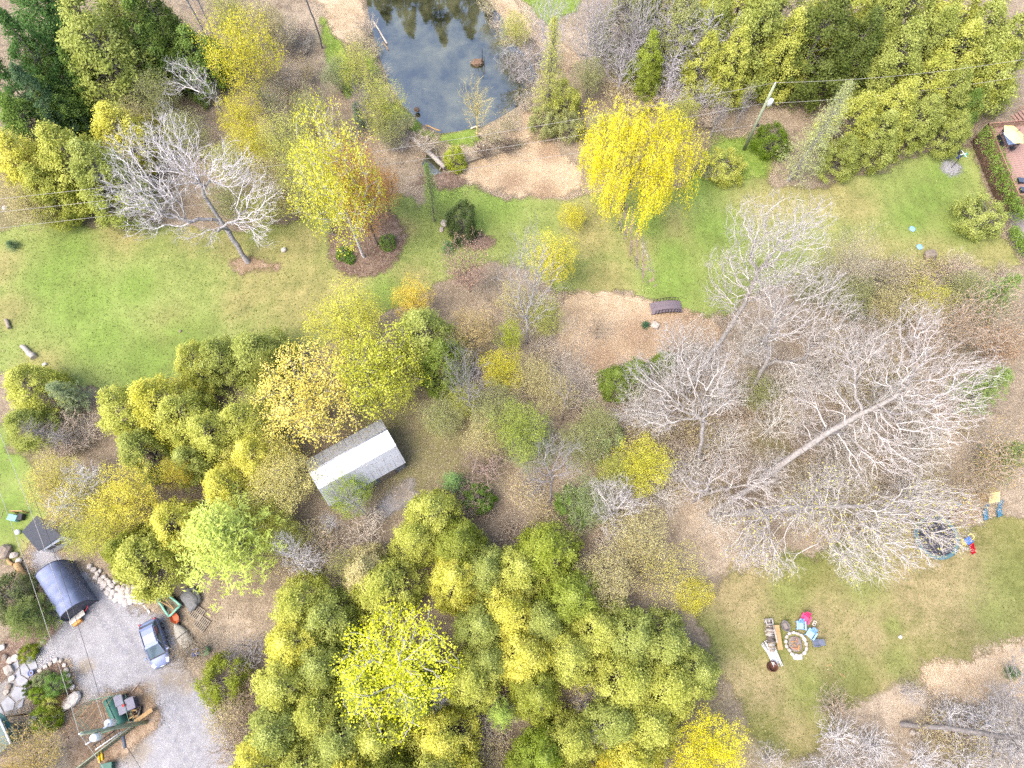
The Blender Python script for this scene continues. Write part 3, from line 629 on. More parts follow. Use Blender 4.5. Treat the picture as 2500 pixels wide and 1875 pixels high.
def tree(kind, top, h, r, col, label, base=None, wood=None, group=None, var=None, lean=0.0, leanaz=0.0, rz=None):
    """top: photo pixel of the tree's tip; the tree stands where that ray meets height h. base: pixel of its foot (on the ground)"""
    if base is not None:
        loc = P(*base)
        if h is None: h = height_of(base, top)
    else:
        loc = place(kind, top, h, r)
    if kind == 'cedar': r *= 1.14
    pr = PROTO[kind]; tm, cm, xm, h0, r0 = pr[(R.randrange(len(pr)) if var is None else var)]
    e = thing(NAMES[kind], label, 'shrub' if 'shrub' in NAMES[kind] or 'bush' in NAMES[kind] else 'tree', loc, R.uniform(0, 6.28) if rz is None else rz, group)
    if lean: e.rotation_mode = 'QUATERNION'; e.rotation_quaternion = (Matrix.Rotation(lean, 3, Vector((-math.sin(leanaz), math.cos(leanaz), 0)))@Matrix.Rotation(R.uniform(0, 6.28), 3, 'Z')).to_quaternion()
    e.scale = (r/r0, r/r0, h/h0)
    wc = wood or (GREY if 'bare' in kind or kind in ('snag',) else WHITE if kind == 'birch' else DGREY)
    for nm, mesh in (('trunk', tm), ('crown', cm)):
        if mesh is None: continue
        o = link(nm, mesh, e); o.color = (*(wc if (nm == 'trunk' or mesh.materials[0] is BARK) else col), 1)
    return e
def lobed_tree(name, base, lobes, label, N, trunkpts, wood=GREY, rtip=0.013, bf=0.4, leafcol=None, k=0, size=0.1, rmax=None, thr=0.07, wig=0.16, group=None):
    """a single tree grown into crown lobes given as (pixel x, pixel y, height, radius); trunkpts as (pixel x, pixel y, height)"""
    b = P(*base); tot = sum(l[3]**2 for l in lobes); A = []; N = int(N*(1.5 if N > 300 else 1.3)); rtip = rtip*0.98; spray = 2
    for lx, ly, z, r in lobes:
        c = P(lx, ly, z)-b; n = max(8, int(N*r*r/tot)); v = NR.normal(0, 1, (n, 3)); v /= np.linalg.norm(v, axis=1, keepdims=True)
        A.append(v*(NR.uniform(0, 1, (n, 1))**0.45)*np.array([r, r, r*0.8])+np.array(c))
    att = np.vstack(A); att = att[att[:, 2] > 0.6]
    key = [Vector((0, 0, 0))]+[P(*t)-b for t in trunkpts]; tr = []
    for a, c in zip(key[:-1], key[1:]):
        m = max(2, int((c-a).length/0.8))
        for s in range(m): tr.append(tuple(a.lerp(c, s/m)+Vector((NR.normal(0, 0.04), NR.normal(0, 0.04), 0))*(1 if tr else 0)))
    tr.append(tuple(key[-1]))
    pos, par, rad, nt = skeleton(att, tr, bf=bf, rtip=rtip, wig=wig, rmax=rmax)
    e = thing(name, label, 'tree', b, 0, group)
    tm, cm = split_bare(pos, par, rad, nt, thr, twig_spray(att, np.array(tr[-1])*0.7, spray, 0.7, 0.0075))
    t = link('trunk', tm, e); t.color = (*[x*0.5 for x in wood], 1)
    c = link('crown', cm, e); c.color = (*wood, 1)
    if k:
        f = link('foliage', leaf_mesh('foliage', [clumps(att, k, 0.2, size, None, 0.7, 0.14, None, 0.6)]), e); f.color = (*leafcol, 1)
    return e
# ---------------------------------------------------------------- the trees of the photograph
OL = lin((156, 162, 82)); OLY = lin((176, 177, 82)); YOL = lin((194, 188, 80)); GRN = lin((118, 140, 66)); DGR = lin((88, 118, 62)); BGR = lin((98, 122, 84))
LIME = lin((170, 178, 58)); YEL = lin((200, 190, 56)); BYEL = lin((214, 202, 30)); GOLD = lin((206, 194, 96)); PALE = lin((178, 178, 92)); PGR = lin((134, 152, 82)); ORG = lin((186, 142, 86)); PINK = lin((188, 152, 132)); RUST = lin((178, 148, 118)); TANH = lin((184, 172, 122)); LGR = lin((140, 152, 110)); OLG = lin((156, 158, 102)); SAGE = lin((144, 154, 104))
T = tree
# far left corner, conifers
T('spruce', (-20, 10), 15, 3.9, DGR, 'tall dark green spruce at the left edge, topmost in the corner')
T('spruce', (20, 150), 12, 2.9, BGR, 'blue-green spruce at the left edge below the tall dark spruce')
T('cedar', (78, 185), 9, 2.7, GRN, 'small dark cedar squeezed between the spruces and the yellow cedars')
T('cedar', (150, -30), 16, 4.3, OL, 'biggest olive cedar in the top left, a broad tall column', var=0)
T('cedar', (240, 250), 10, 3.0, YOL, 'bright yellow-topped cedar beside the wide bare tree')
T('haze', (15, 290), 11, 3.0, GOLD, 'golden budding tree cut by the left edge above the power lines')
T('cedar', (95, 300), 12, 3.0, OLY, 'olive cedar third from the left edge above the lawn')
T('cedar', (175, 345), 12, 3.1, OL, 'dense olive cedar touching the wide bare tree on its left')
T('haze', (75, 440), 7, 2.4, TANH, 'thin tan budding tree at lawn edge under the power lines')
T('cedar', (440, 60), 9, 2.8, GRN, 'dark green cedar behind the white birch clump')
T('cedar', (330, -50), 14, 2.6, lin((88, 104, 46)), 'dark cedar peeking over the top edge right of the biggest olive cedar')
T('haze', (380, -10), 11, 2.6, OLG, 'hazy olive tree at the top edge left of the birches')
T('birch', (440, -60), 15, 2.6, PALE, 'white birch with two forks crossing the top edge', base=(500, 90), wood=WHITE)
T('birch', (505, -40), 13, 1.8, PALE, 'slim white birch beside the forked birch at the top edge', base=(520, 85), wood=WHITE)
T('maple', (585, 0), 13.5, 3.9, YEL, 'vivid yellow maple standing tall at the top left of the pond', wood=DGREY)
T('maple', (590, 215), 8.5, 2.6, YEL, 'smaller vivid yellow maple just below the tall yellow one')
lobed_tree('birch_tree', (552, 305), [(430, 165, 8, 1.5), (470, 185, 8, 1.6), (420, 215, 6.5, 1.3), (500, 215, 7, 1.4), (520, 240, 5, 1.0)], 'bare white birch leaning left behind the wide bare tree', 170, [(540, 270, 3.0), (515, 235, 5.5)], wood=WHITE, rtip=0.016, rmax=0.14)
for b, t, l in (((547, 330), (385, 245), 'upper of two thin white leaning birch stems over brown leaves'), ((530, 385), (395, 285), 'lower of two thin white leaning birch stems over brown leaves')):
    lobed_tree('birch_tree', b, [(t[0]+12, t[1]+8, 5.5, 0.8)], l, 26, [((b[0]+t[0])/2, (b[1]+t[1])/2-6, 3.2), (t[0], t[1], 5.6)], wood=WHITE, rtip=0.012, rmax=0.07)
T('haze', (385, 165), 8.5, 2.5, OLG, 'sparse olive tree left of the leaning white birch')
T('haze', (330, 230), 8, 2.2, TANH, 'thin tan tree between the yellow-topped cedar and the leaning birch')
T('brush', (300, 90), 4, 2.6, TAN, 'bare grey shrub under the biggest olive cedar on its right side', wood=BROWN)
T('brush', (640, 130), 3, 2.2, TAN, 'bare brown thicket right of the tall yellow maple', wood=TAN)
T('budding', (650, 170), 8, 2.4, SAGE, 'sage-green budding tree right of the tall yellow maple')
lobed_tree('bare_tree', (605, 640), [(330, 370, 12, 3.2), (300, 470, 11, 2.8), (370, 480, 10, 3.0), (420, 340, 13, 3.0), (480, 410, 12, 3.0), (560, 400, 12, 2.6), (600, 440, 11, 2.4), (340, 540, 8, 2.2), (620, 530, 9, 2.3), (650, 470, 10, 1.8), (440, 560, 7, 1.6), (510, 580, 6, 1.3), (640, 580, 6.5, 1.3), (420, 430, 13, 2.5)], 'wide bare grey tree with thick trunk standing on the west lawn', 1250, [(580, 600, 2.2), (545, 550, 4.6), (508, 492, 7.4)], wood=lin((192, 186, 184)), rtip=0.0165, bf=0.28, rmax=0.42)
T('haze', (700, 265), 10, 3.2, PALE, 'pale yellow hazy tree left of the golden lawn-bed trees')
T('haze', (660, 370), 8, 2.4, TANH, 'pale tan hazy tree between the bare lawn tree and the flower bed')
T('maple', (775, 295), None, 4.0, lin((206, 200, 62)), 'tall lemon-yellow tree rooted at the lower edge of the round mulch bed', base=(888, 628), wood=WHITE)
T('maple', (745, 345), None, 3.0, PALE, 'pale lemon tree rooted at the left edge of the round mulch bed', base=(815, 570))
T('maple', (885, 330), None, 2.9, lin((204, 150, 90)), 'orange-leaved tree in the round mulch bed', base=(922, 598), wood=BROWN)
T('maple', (935, 400), 7, 2.0, lin((200, 150, 92)), 'lower orange tree beside the log over the stream')
T('birch', (790, 290), 11, 1.3, PALE, 'slim white birch stem poking out above the lemon-yellow trees', base=(850, 470))
T('larch', (1030, 400), None, 1.5, PGR, 'narrow pale green larch on the lawn beside the mulch bed', base=(1060, 540))
T('bush', (1128, 490), 4.6, 1.7, lin((82, 96, 56)), 'round dark green cedar bush on the lawn below the straw patch')
T('young_spruce', (1090, 590), 2, 1.0, lin((104, 136, 80)), 'light green young spruce beside the stones on the lawn')
T('young_spruce', (1118, 575), 1.6, 0.8, DGR, 'tiny dark spruce beside the light green young spruce')
# round the pond
T('haze', (865, 100), 6, 2.5, OLY, 'upper of two yellow-green trees on the left pond bank')
T('haze', (925, 180), 7.5, 2.8, OLY, 'lower of two yellow-green trees on the left pond bank')
T('haze', (950, 270), 4.5, 2.0, OLG, 'small sage tree at the grass bank below the pond')
T('bare_small', (868, 190), None, 1.6, PALE, 'slim bare grey tree beside the yellow-green bank trees', base=(905, 332))
T('young_spruce', (870, 250), 4, 1.5, BGR, 'dark blue-green young spruce behind the slim bare tree by the pond')
lobed_tree('bare_tree', (787, 118), [(700, -180, 15, 3.0), (760, -210, 16, 2.5), (680, -120, 13, 2.0)], 'grey trunk rising out of the top edge left of the pond', 200, [(772, 60, 4), (748, 0, 7.5), (735, -60, 10)], wood=lin((140, 134, 136)), rmax=0.3)
T('bare_small', (1148, 190), None, 2.2, PALE, 'small pale bare tree standing in front of the pond', base=(1168, 335), wood=TANH)
T('larch', (1318, 40), None, 2.4, PALE, 'pale yellow feathery tree at the right pond bank', base=(1332, 298))
T('bush', (1372, 190), 5, 2.0, OLY, 'olive bushy tree right of the pale feathery tree by the pond')
T('bush', (1330, 255), 3.4, 1.7, OLG, 'low olive bush at the right end of the pond')
T('bush', (1390, 270), 3.2, 1.6, OLG, 'low olive bush left of the yellow willow')
T('bare', (1395, -70), None, 3.0, PALE, 'tall grey bare tree with several dark stems right of the pond', base=(1428, 195), wood=lin((172, 166, 164)))
T('bare', (1500, -60), None, 3.2, PALE, 'tall dark-stemmed bare tree left of the light green cedar', base=(1452, 158), wood=lin((166, 158, 156)))
T('bare', (1540, -20), 11, 2.6, PALE, 'grey bare tree at the top edge before the dead cedars')
T('brush', (1270, 100), 4.2, 3.4, PALE, 'spreading grey shrub leaning over the right pond shore', wood=lin((150, 144, 140)))
T('brush', (1330, 90), 3.5, 2.6, PALE, 'grey shrub behind the spreading pond-shore shrub', wood=GREY)
T('cedar', (1600, 70), 9.5, 1.7, lin((148, 160, 60)), 'slim light green cedar among grey bare trees above the willow')
T('cedar', (1590, 150), 6, 1.5, lin((140, 150, 60)), 'short light green cedar in front of the slim light green one')
for i, (x, y, h, r, l) in enumerate(((1640, -20, 11, 2.3, 'grey dead cedar at the top edge, first from the light green cedar'), (1690, 20, 11, 2.4, 'grey dead cedar at the top edge, second from the light green cedar'), (1745, 10, 12, 2.3, 'grey dead cedar at the top edge, third from the light green cedar'), (1660, 110, 8, 1.9, 'grey dead cedar low in the clump above the willow'), (1800, 40, 10, 2.0, 'grey dead cedar left of the big dark cedar at the top'), (1560, 70, 8, 2.0, 'grey dead cedar left of the slim light green cedar'))):
    T('snag', (x, y), h, r, PALE, l, wood=lin((180, 174, 178)))
for x, y, h, r, c, l in ((1745, 75, 10, 2.3, OLY, 'olive cedar standing before the grey dead cedars'), (1820, 60, 11, 2.6, OLY, 'olive cedar directly above the utility pole'), (1890, -40, 14, 3.5, OL, 'broad olive cedar at the top edge above the utility pole'), (1960, 20, 12, 2.8, OLY, 'yellow-olive cedar at the top edge left of the dark cedars'), (2060, -30, 14, 3.8, lin((106, 116, 56)), 'broad dark cedar at the top edge, the larger of two'), (2150, 20, 12, 3.0, lin((100, 112, 54)), 'dark cedar behind the row, right of the broad dark one'), (2250, 45, 12, 3.2, OL, 'round-topped olive cedar high on the right'), (2200, -30, 12, 3, OL, 'olive cedar at the top edge above the round-topped one'), (2340, 10, 12, 3.0, OL, 'olive cedar at the top edge, third from the right corner'), (2395, 50, 11, 3.2, OLY, 'yellow-topped olive cedar near the right corner'), (2460, -10, 12, 3.2, OL, 'olive cedar in the very top right corner'), (2480, 90, 10, 2.8, OLY, 'olive cedar at the right edge below the corner'), (1690, -40, 13, 2.6, OLG, 'sage-olive cedar at the top edge behind the dead cedars'), (1770, -40, 13, 2.6, OL, 'dull olive cedar at the top edge behind the third dead cedar')):
    T('cedar', (x, y), h, r, c, l)
for x, y, h, r, c, l in ((2130, 225, 9.5, 2.5, OLY, 'first cedar of the lawn row, right of the pale larch'), (2085, 330, 6, 2.0, OL, 'short cedar at the foot of the lawn row by the larch'), (2235, 190, 10, 2.6, OLY, 'second cedar of the lawn row, yellow-topped'), (2185, 270, 8, 2.3, OL, 'cedar in front of the second one of the lawn row'), (2320, 130, 10, 2.8, OLY, 'third and tallest cedar of the lawn row'), (2290, 230, 8, 2.4, OL, 'cedar in front of the tallest one of the lawn row'), (2368, 160, 9, 2.4, OL, 'last cedar of the lawn row, next to the deck'), (2398, 215, 6, 1.6, GRN, 'green cedar nearly touching the deck corner'), (2360, 270, 6, 2.0, OL, 'short cedar at the lawn above the dark hedge')):
    T('cedar', (x, y), h, r, c, l)
T('bush', (1888, 300), 3.2, 2.0, lin((104, 124, 40)), 'vivid green cedar bush beside the utility pole')
T('bush', (1768, 360), 2.6, 2.2, OLY, 'olive bush at the willow side of the utility pole')
T('brush_bud', (1730, 365), 2.6, 2.2, OLG, 'loose budding shrub touching the willow on its right')
T('larch', (2058, 185), None, 2.9, lin((172, 176, 120)), 'pale grey-green larch leaning over the lawn right of the pole', base=(1925, 440), wood=GREY)
T('snag', (1835, 150), 8, 1.0, PALE, 'dead grey trunk with bare limbs behind the utility pole', base=(1790, 320))
T('snag', (1700, 170), 7, 1.3, PALE, 'dead grey sapling right of the willow top', base=(1735, 335))
T('willow', (1553, 222), 14.8, 6.0, BYEL, 'glowing yellow weeping willow by the stream', wood=BROWN)
T('haze', (1400, 490), 3.5, 1.6, YEL, 'thin yellow sapling at the lower left of the willow')
T('bush', (1110, 355), 2.8, 1.2, LIME, 'small yellow-green bush beside the log over the stream')
T('brush', (1180, 330), 2.4, 1.8, PALE, 'bare brown thicket below the small pond tree', wood=BROWN)
T('brush', (1240, 320), 2.2, 1.8, PALE, 'bare brown thicket on the straw bank by the pond', wood=BROWN)
T('brush_fine', (970, 310), 2.2, 2.0, PALE, 'bare grey thicket beside the orange trees', wood=GREY)
# right side
T('bush', (2400, 472), 3.6, 2.5, lin((160, 166, 88)), 'round olive bushy tree beside the hedge below the deck', var=0)
T('budding', (2080, 530), None, 3.4, lin((182, 172, 136)), 'pale beige bare-twigged tree on the east lawn', base=(2015, 700), wood=lin((163, 154, 135)))
lobed_tree('bare_tree', (1655, 985), [(1900, 540, 15, 3.0), (1840, 600, 14, 2.8), (1960, 590, 14, 2.6), (1990, 520, 14, 2.0), (1780, 650, 11, 2.4), (1890, 660, 13, 2.6), (1820, 530, 14, 2.0), (1760, 730, 9, 1.8), (1960, 670, 11, 2.0), (1800, 770, 8, 1.6), (1850, 720, 10, 1.8)], 'tall white bare tree whose crown spreads over the east lawn', 950, [(1740, 860, 4.2), (1815, 745, 8.2), (1846, 675, 10.5)], wood=lin((176, 169, 163)), rtip=0.0165, bf=0.28, rmax=0.42)
lobed_tree('bare_tree', (1800, 1015), [(1950, 760, 13, 2.6), (2020, 700, 14, 2.2), (1890, 780, 12, 2.4), (1990, 830, 11, 2.2), (2060, 760, 12, 2.0), (1880, 700, 13, 2.0), (1850, 850, 8, 1.8), (1960, 900, 7, 1.6), (2000, 930, 6, 1.3)], 'forked white bare tree, middle one of the bare grove', 820, [(1828, 960, 2.6), (1868, 890, 5.6), (1885, 845, 7.4)], wood=lin((172, 165, 159)), rtip=0.0165, bf=0.28, rmax=0.38)
lobed_tree('bare_tree', (1700, 1170), [(1740, 880, 12, 2.4), (1660, 900, 10, 2.2), (1620, 960, 8, 2.0), (1760, 960, 10, 2.0), (1560, 900, 9, 1.6), (1600, 1010, 7, 2.0), (1540, 1010, 6, 1.5), (1700, 1000, 8, 1.8), (1640, 830, 11, 1.8)], 'left white bare tree of the grove, limbs reaching to the straw', 720, [(1708, 1110, 3), (1716, 1040, 6)], wood=lin((176, 169, 163)), rtip=0.0165, bf=0.3, rmax=0.34)
lobed_tree('bare_tree', (1730, 1258), [(2200, 850, 16, 2.8), (2300, 900, 15, 2.8), (2100, 880, 14, 2.6), (2350, 980, 13, 2.4), (2240, 960, 15, 2.8), (2300, 1040, 12, 2.4), (2150, 1060, 11, 2.3), (2050, 960, 10, 2.2), (2000, 1060, 7, 2.2), (2210, 1120, 9, 2.2), (2100, 1150, 7, 2.0), (1960, 980, 9, 1.8), (2060, 830, 13, 2.0), (2400, 900, 14, 2.0), (2250, 780, 16, 2.2), (1900, 1130, 5, 1.6)], 'biggest white bare tree, thick trunk slanting through the grove', 1500, [(1850, 1180, 3.6), (1962, 1094, 7.2), (2076, 1024, 10.2), (2190, 966, 13)], wood=lin((180, 172, 166)), rtip=0.017, bf=0.26, rmax=0.30)
lobed_tree('bare_tree', (1745, 1262), [(1850, 1290, 6, 2.4), (1960, 1240, 8, 2.4), (2060, 1300, 8, 2.6), (2160, 1270, 9, 2.6), (2260, 1230, 9, 2.4), (2340, 1240, 8, 2.0), (2160, 1370, 7, 2.2), (1900, 1370, 5, 1.8), (2240, 1330, 7.5, 2.2), (2020, 1180, 8, 2.0), (1800, 1350, 4, 1.6), (2320, 1310, 7, 1.8), (2080, 1390, 6.5, 1.6)], 'low spreading bare tree with yellow buds reaching over the trampoline', 1300, [(1860, 1245, 4.0), (2000, 1238, 6.5), (2110, 1236, 7.8)], wood=lin((176, 169, 163)), rtip=0.016, bf=0.24, rmax=0.3, leafcol=lin((196, 184, 92)), k=1, size=0.15)
lobed_tree('bare_tree', (1690, 1225), [(1700, 1190, 5, 1.8), (1770, 1150, 6, 1.8), (1860, 1170, 6, 1.6), (1790, 1230, 5, 1.6), (1650, 1150, 4, 1.5), (1880, 1240, 5, 1.5)], 'small crooked white tree at the foot of the slanting trunk', 380, [(1720, 1205, 2.2), (1790, 1190, 3.8)], wood=lin((180, 172, 166)), rtip=0.016, rmax=0.16)
for x, y, h, r, c, l in ((2400, 690, 9, 4.0, RUST, 'tall rust-brown twiggy tree fanning out right of the biggest bare tree'), (2280, 730, 8, 3.2, RUST, 'rust-brown twiggy tree left of the tall fanning one'), (2130, 760, 6, 2.8, lin((176, 150, 130)), 'pinkish brown twiggy tree behind the grove'), (2460, 1010, 8, 3.8, lin((176, 150, 102)), 'tan twiggy tree at the right edge above the swing set'), (2380, 1110, 6, 3.0, lin((170, 146, 100)), 'tan twiggy tree behind the swing set'), (2250, 690, 5, 2.6, TANH, 'tan budding tree below the stone on the lawn'), (2190, 1000, 5, 2.6, lin((170, 150, 120)), 'brownish twiggy tree under the biggest bare tree')):
    T('tall_vase', (x, y), h, r, c, l, wood=lin((172, 158, 142)))
for x, y, h, r, c, l in ((2150, 650, 3.4, 2.4, OLG, 'sage budding shrub at the lower lawn edge, leftmost'), (2230, 640, 3, 2.2, YOL, 'yellow budding shrub beside the stone on the lawn'), (2330, 670, 3.4, 2.4, OLY, 'yellow-green budding shrub at the lower lawn edge'), (2420, 690, 3.4, 2.4, OLG, 'sage budding shrub at the lower lawn edge, rightmost'), (2100, 700, 3.2, 2.4, SAGE, 'green budding shrub behind the beige bare-twigged tree'), (2200, 700, 3, 2.2, SAGE, 'green budding shrub above the pinkish brown tree'), (2290, 620, 2.2, 1.6, GOLD, 'golden dry shrub around the stone on the lawn')):
    T('brush_bud', (x, y), h, r, c, l)
T('pine', (2490, 670), 9, 2.6, PGR, 'light green pine at the right edge above the bare stems')
T('pine', (2470, 900), 8, 2.8, PGR, 'light green pine at the right edge beside the biggest bare tree')
T('birch', (2430, 700), 8, 1.2, PALE, 'thin white stem in front of the right-edge pines', base=(2480, 820))
T('pine', (2520, 1080), 7, 2.4, PGR, 'pale pine cut off by the right edge above the swing set')
# centre
T('maple', (1350, 560), 8, 2.7, lin((206, 196, 70)), 'lemon-yellow tree at the right of the centre thicket')
T('bare', (1300, 570), None, 3.3, PALE, 'silver-grey bare tree in the middle of the lawn edge', base=(1285, 840), wood=lin((162, 156, 149)))
T('tall_vase', (1140, 580), 8, 3.0, PINK, 'pinkish budding tree left of the silver-grey bare tree', wood=lin((144, 126, 115)))
T('maple', (1005, 675), 7, 2.0, lin((222, 196, 78)), 'small pale gold tree at the lawn edge under the mulch bed')
T('haze', (850, 685), 10, 3.9, lin((188, 184, 70)), 'hazy lemon tree at the south edge of the west lawn', var=1)
T('maple_open', (910, 790), 12, 4.2, lin((190, 190, 66)), 'big yellow-green maple behind the barn roof')
T('cedar', (1020, 755), 11, 2.8, OL, 'olive cedar column in the centre right of the lemon tree')
T('cedar', (1070, 830), 9, 2.4, lin((118, 132, 56)), 'green cedar right of the olive column')
T('maple_open', (745, 840), 11, 4.6, lin((222, 204, 104)), 'broad golden maple left of the barn')
T('haze', (1160, 740), 8, 2.4, lin((180, 158, 110)), 'tan budding tree left of the silver-grey bare tree')
T('haze', (1095, 800), 7, 2.2, TANH, 'thin tan sapling beside the green cedar')
T('bare', (1130, 850), None, 2.3, PALE, 'small grey bare tree beside the olive grass clearing', base=(1152, 1005))
T('maple', (1245, 775), 6.5, 1.5, LIME, 'small yellow-green maple below the silver-grey bare tree')
T('haze', (1225, 840), 6, 2.3, YEL, 'airy yellow tree in the centre thicket')
T('haze', (1300, 860), 6, 2.3, TANH, 'airy tan tree left of the straw clearing')
T('bare', (1425, 790), None, 2.3, PALE, 'dark-stemmed bare tree at the left side of the straw clearing', base=(1372, 1025), wood=lin((150, 138, 126)))
T('bare_small', (1460, 760), 4.5, 1.6, PALE, 'faint bare sapling standing in the straw clearing', wood=lin((151, 135, 117)))
T('maple', (1270, 975), 9, 2.7, lin((156, 166, 74)), 'green maple in the middle of the brown understory')
T('brush', (1180, 1070), 4.2, 2.6, PINK, 'pinkish bare shrub left of the green maple', wood=lin((154, 135, 124)))
T('brush', (1150, 1160), 3.6, 2.2, PINK, 'pinkish bare shrub near the small pines', wood=lin((153, 133, 122)))
lobed_tree('bare_tree', (1340, 1255), [(1350, 1100, 7, 1.6), (1310, 1150, 6, 1.4), (1390, 1140, 6, 1.4), (1300, 1190, 4.5, 1.2), (1400, 1090, 7, 1.0)], 'small grey bare tree alone in the brown understory', 210, [(1345, 1200, 2.6), (1349, 1150, 5.0)], wood=GREY, rtip=0.014, rmax=0.12)
lobed_tree('bare_tree', (1500, 1310), [(1510, 1200, 6.5, 1.6), (1480, 1240, 5, 1.4), (1545, 1230, 5, 1.4), (1500, 1290, 3.5, 1.3), (1460, 1190, 5.5, 1.0)], 'small bright white bare tree left of the grove', 330, [(1502, 1270, 2.2), (1508, 1240, 4)], wood=lin((185, 178, 172)), rtip=0.015, rmax=0.14)
T('maple', (1575, 1065), 6.5, 2.7, lin((196, 190, 66)), 'yellow maple left of the bare grove')
T('haze', (1500, 1100), 5, 1.8, OLY, 'thin yellow-green sapling beside the yellow maple')
T('tall_vase', (1560, 1310), 5, 2.6, lin((186, 168, 100)), 'yellowish twiggy tree below the small bright white tree')
T('budding', (1640, 1310), 6.5, 3.2, lin((206, 194, 104)), 'airy yellow tree at the left edge of the fire-pit lawn')
T('bush', (1400, 1190), 3.6, 1.7, GRN, 'green bush right of the small grey bare tree')
T('cedar', (1560, 880), 5.5, 1.5, lin((124, 140, 60)), 'small green cedar at the lower edge of the straw clearing')
T('cedar', (1510, 900), 4.5, 1.5, lin((124, 140, 60)), 'smaller green cedar left of the one at the straw clearing')
T('cedar', (1630, 860), 4.5, 1.2, lin((124, 140, 60)), 'small green cedar under the white limbs by the straw')
T('bush', (1480, 1030), 3.4, 1.8, SAGE, 'sage bush in the brown understory above the yellow maple')
T('pine', (1105, 1150), 4, 1.6, lin((128, 156, 92)), 'little pale green pine beside the barn clearing')
T('bush', (1168, 1180), 3.2, 1.4, lin((110, 136, 56)), 'round green bush next to the little pale pine')
# left grove
for x, y, h, r, c, l in ((440, 840, 7, 2.0, OLY, 'first yellow-olive cedar of the lawn-side pair left of the gold maple'), (500, 830, 7.5, 2.1, OL, 'second cedar of the lawn-side pair left of the gold maple'), (590, 810, 8, 2.6, OL, 'olive cedar directly left of the broad golden maple'), (640, 860, 7, 2.2, lin((120, 124, 56)), 'dark olive cedar hidden behind the broad golden maple'), (245, 950, 9.5, 2.4, OLY, 'leftmost yellow cedar of the lawn-side grove'), (330, 925, 10, 2.8, YOL, 'yellow-crowned cedar in the lawn-side grove, widest top'), (400, 965, 9, 2.5, OLY, 'yellow-olive cedar right of the widest-topped one'), (470, 1010, 8.5, 2.3, OLY, 'cedar in the middle of the grove left of the barn'), (555, 985, 8, 2.2, OLY, 'cedar in the grove touching the broad golden maple'), (585, 1070, 8.5, 2.2, YOL, 'yellow-green cedar in the grove nearest the barn'), (300, 1050, 7, 2.2, OL, 'lower cedar below the leftmost yellow one'), (515, 1140, 7.5, 2.2, YOL, 'bright yellow cedar just above the big light green pine'), (20, 895, 7, 2.4, OLY, 'yellow-green cedar at the left edge below the lawn'), (20, 1000, 6, 2.0, OL, 'olive cedar at the left edge above the wires'), (430, 1090, 6, 1.8, OL, 'short olive cedar in the dim middle of the left grove'), (262, 1300, 7.5, 2.0, lin((140, 144, 56)), 'olive cedar right of the dark tarp shelter'), (300, 1300, 8, 2.6, OLY, 'yellow-olive cedar above the pale boulders'), (380, 1230, 8, 2.3, YOL, 'yellow cedar left of the big light green pine')):
    T('cedar', (x, y), h, r, c, l)
T('pine', (120, 930), 6, 2.0, LGR, 'grey-green ragged pine at the lower corner of the west lawn', wood=GREY)
T('snag', (30, 975), 6.5, 1.1, PALE, 'leaning grey dead trunk at the left edge', base=(150, 1080))
T('snag', (130, 1020), 5, 1.2, PALE, 'grey dead stem among brush at the left edge', base=(190, 1090))
T('birch', (165, 1150), None, 1.9, PALE, 'upper white birch crown left of the yellow maple', base=(290, 1200), wood=WHITE)
T('birch', (115, 1235), None, 1.9, PALE, 'lower white birch crown above the dark-roofed shed', base=(255, 1260), wood=WHITE)
T('haze', (130, 1100), 7, 2.6, lin((190, 178, 96)), 'pale straw-coloured leafing tree around the upper birch')
T('haze', (150, 1165), 6, 2.2, lin((188, 174, 96)), 'pale straw-coloured leafing tree above the dark-roofed shed')
T('maple', (310, 1130), 8.5, 2.9, lin((216, 202, 80)), 'golden-yellow maple in the left grove below the cedars')
T('maple', (435, 1110), 6, 1.5, lin((200, 182, 66)), 'little yellow maple in the left grove')
T('haze', (690, 1085), 8, 3.1, lin((198, 186, 116)), 'pale tan tree at the west end of the barn')
T('haze', (650, 1220), 6, 2.0, YOL, 'yellow-green sapling below the barn tree')
T('pine', (490, 1185), 11, 5.9, lin((182, 192, 92)), 'big light green pine, the broadest crown of the left grove', var=0)
T('maple', (850, 1150), 5.5, 2.1, lin((150, 168, 54)), 'vivid green tree leaning over the barn roof')
T('bare_small', (860, 1110), None, 1.4, PALE, 'thin bare stem rising before the barn roof', base=(905, 1265), wood=lin((167, 162, 154)))
lobed_tree('bare_tree', (740, 1400), [(720, 1355, 4, 1.5), (760, 1370, 3.5, 1.3), (690, 1330, 4.5, 1.3)], 'white bare small tree right of the big light green pine', 240, [(730, 1380, 2)], wood=WHITE, rtip=0.014, rmax=0.1)
T('bare_small', (815, 1230), None, 1.0, PALE, 'crooked pale sapling below the barn corner', base=(825, 1290), wood=WHITE)
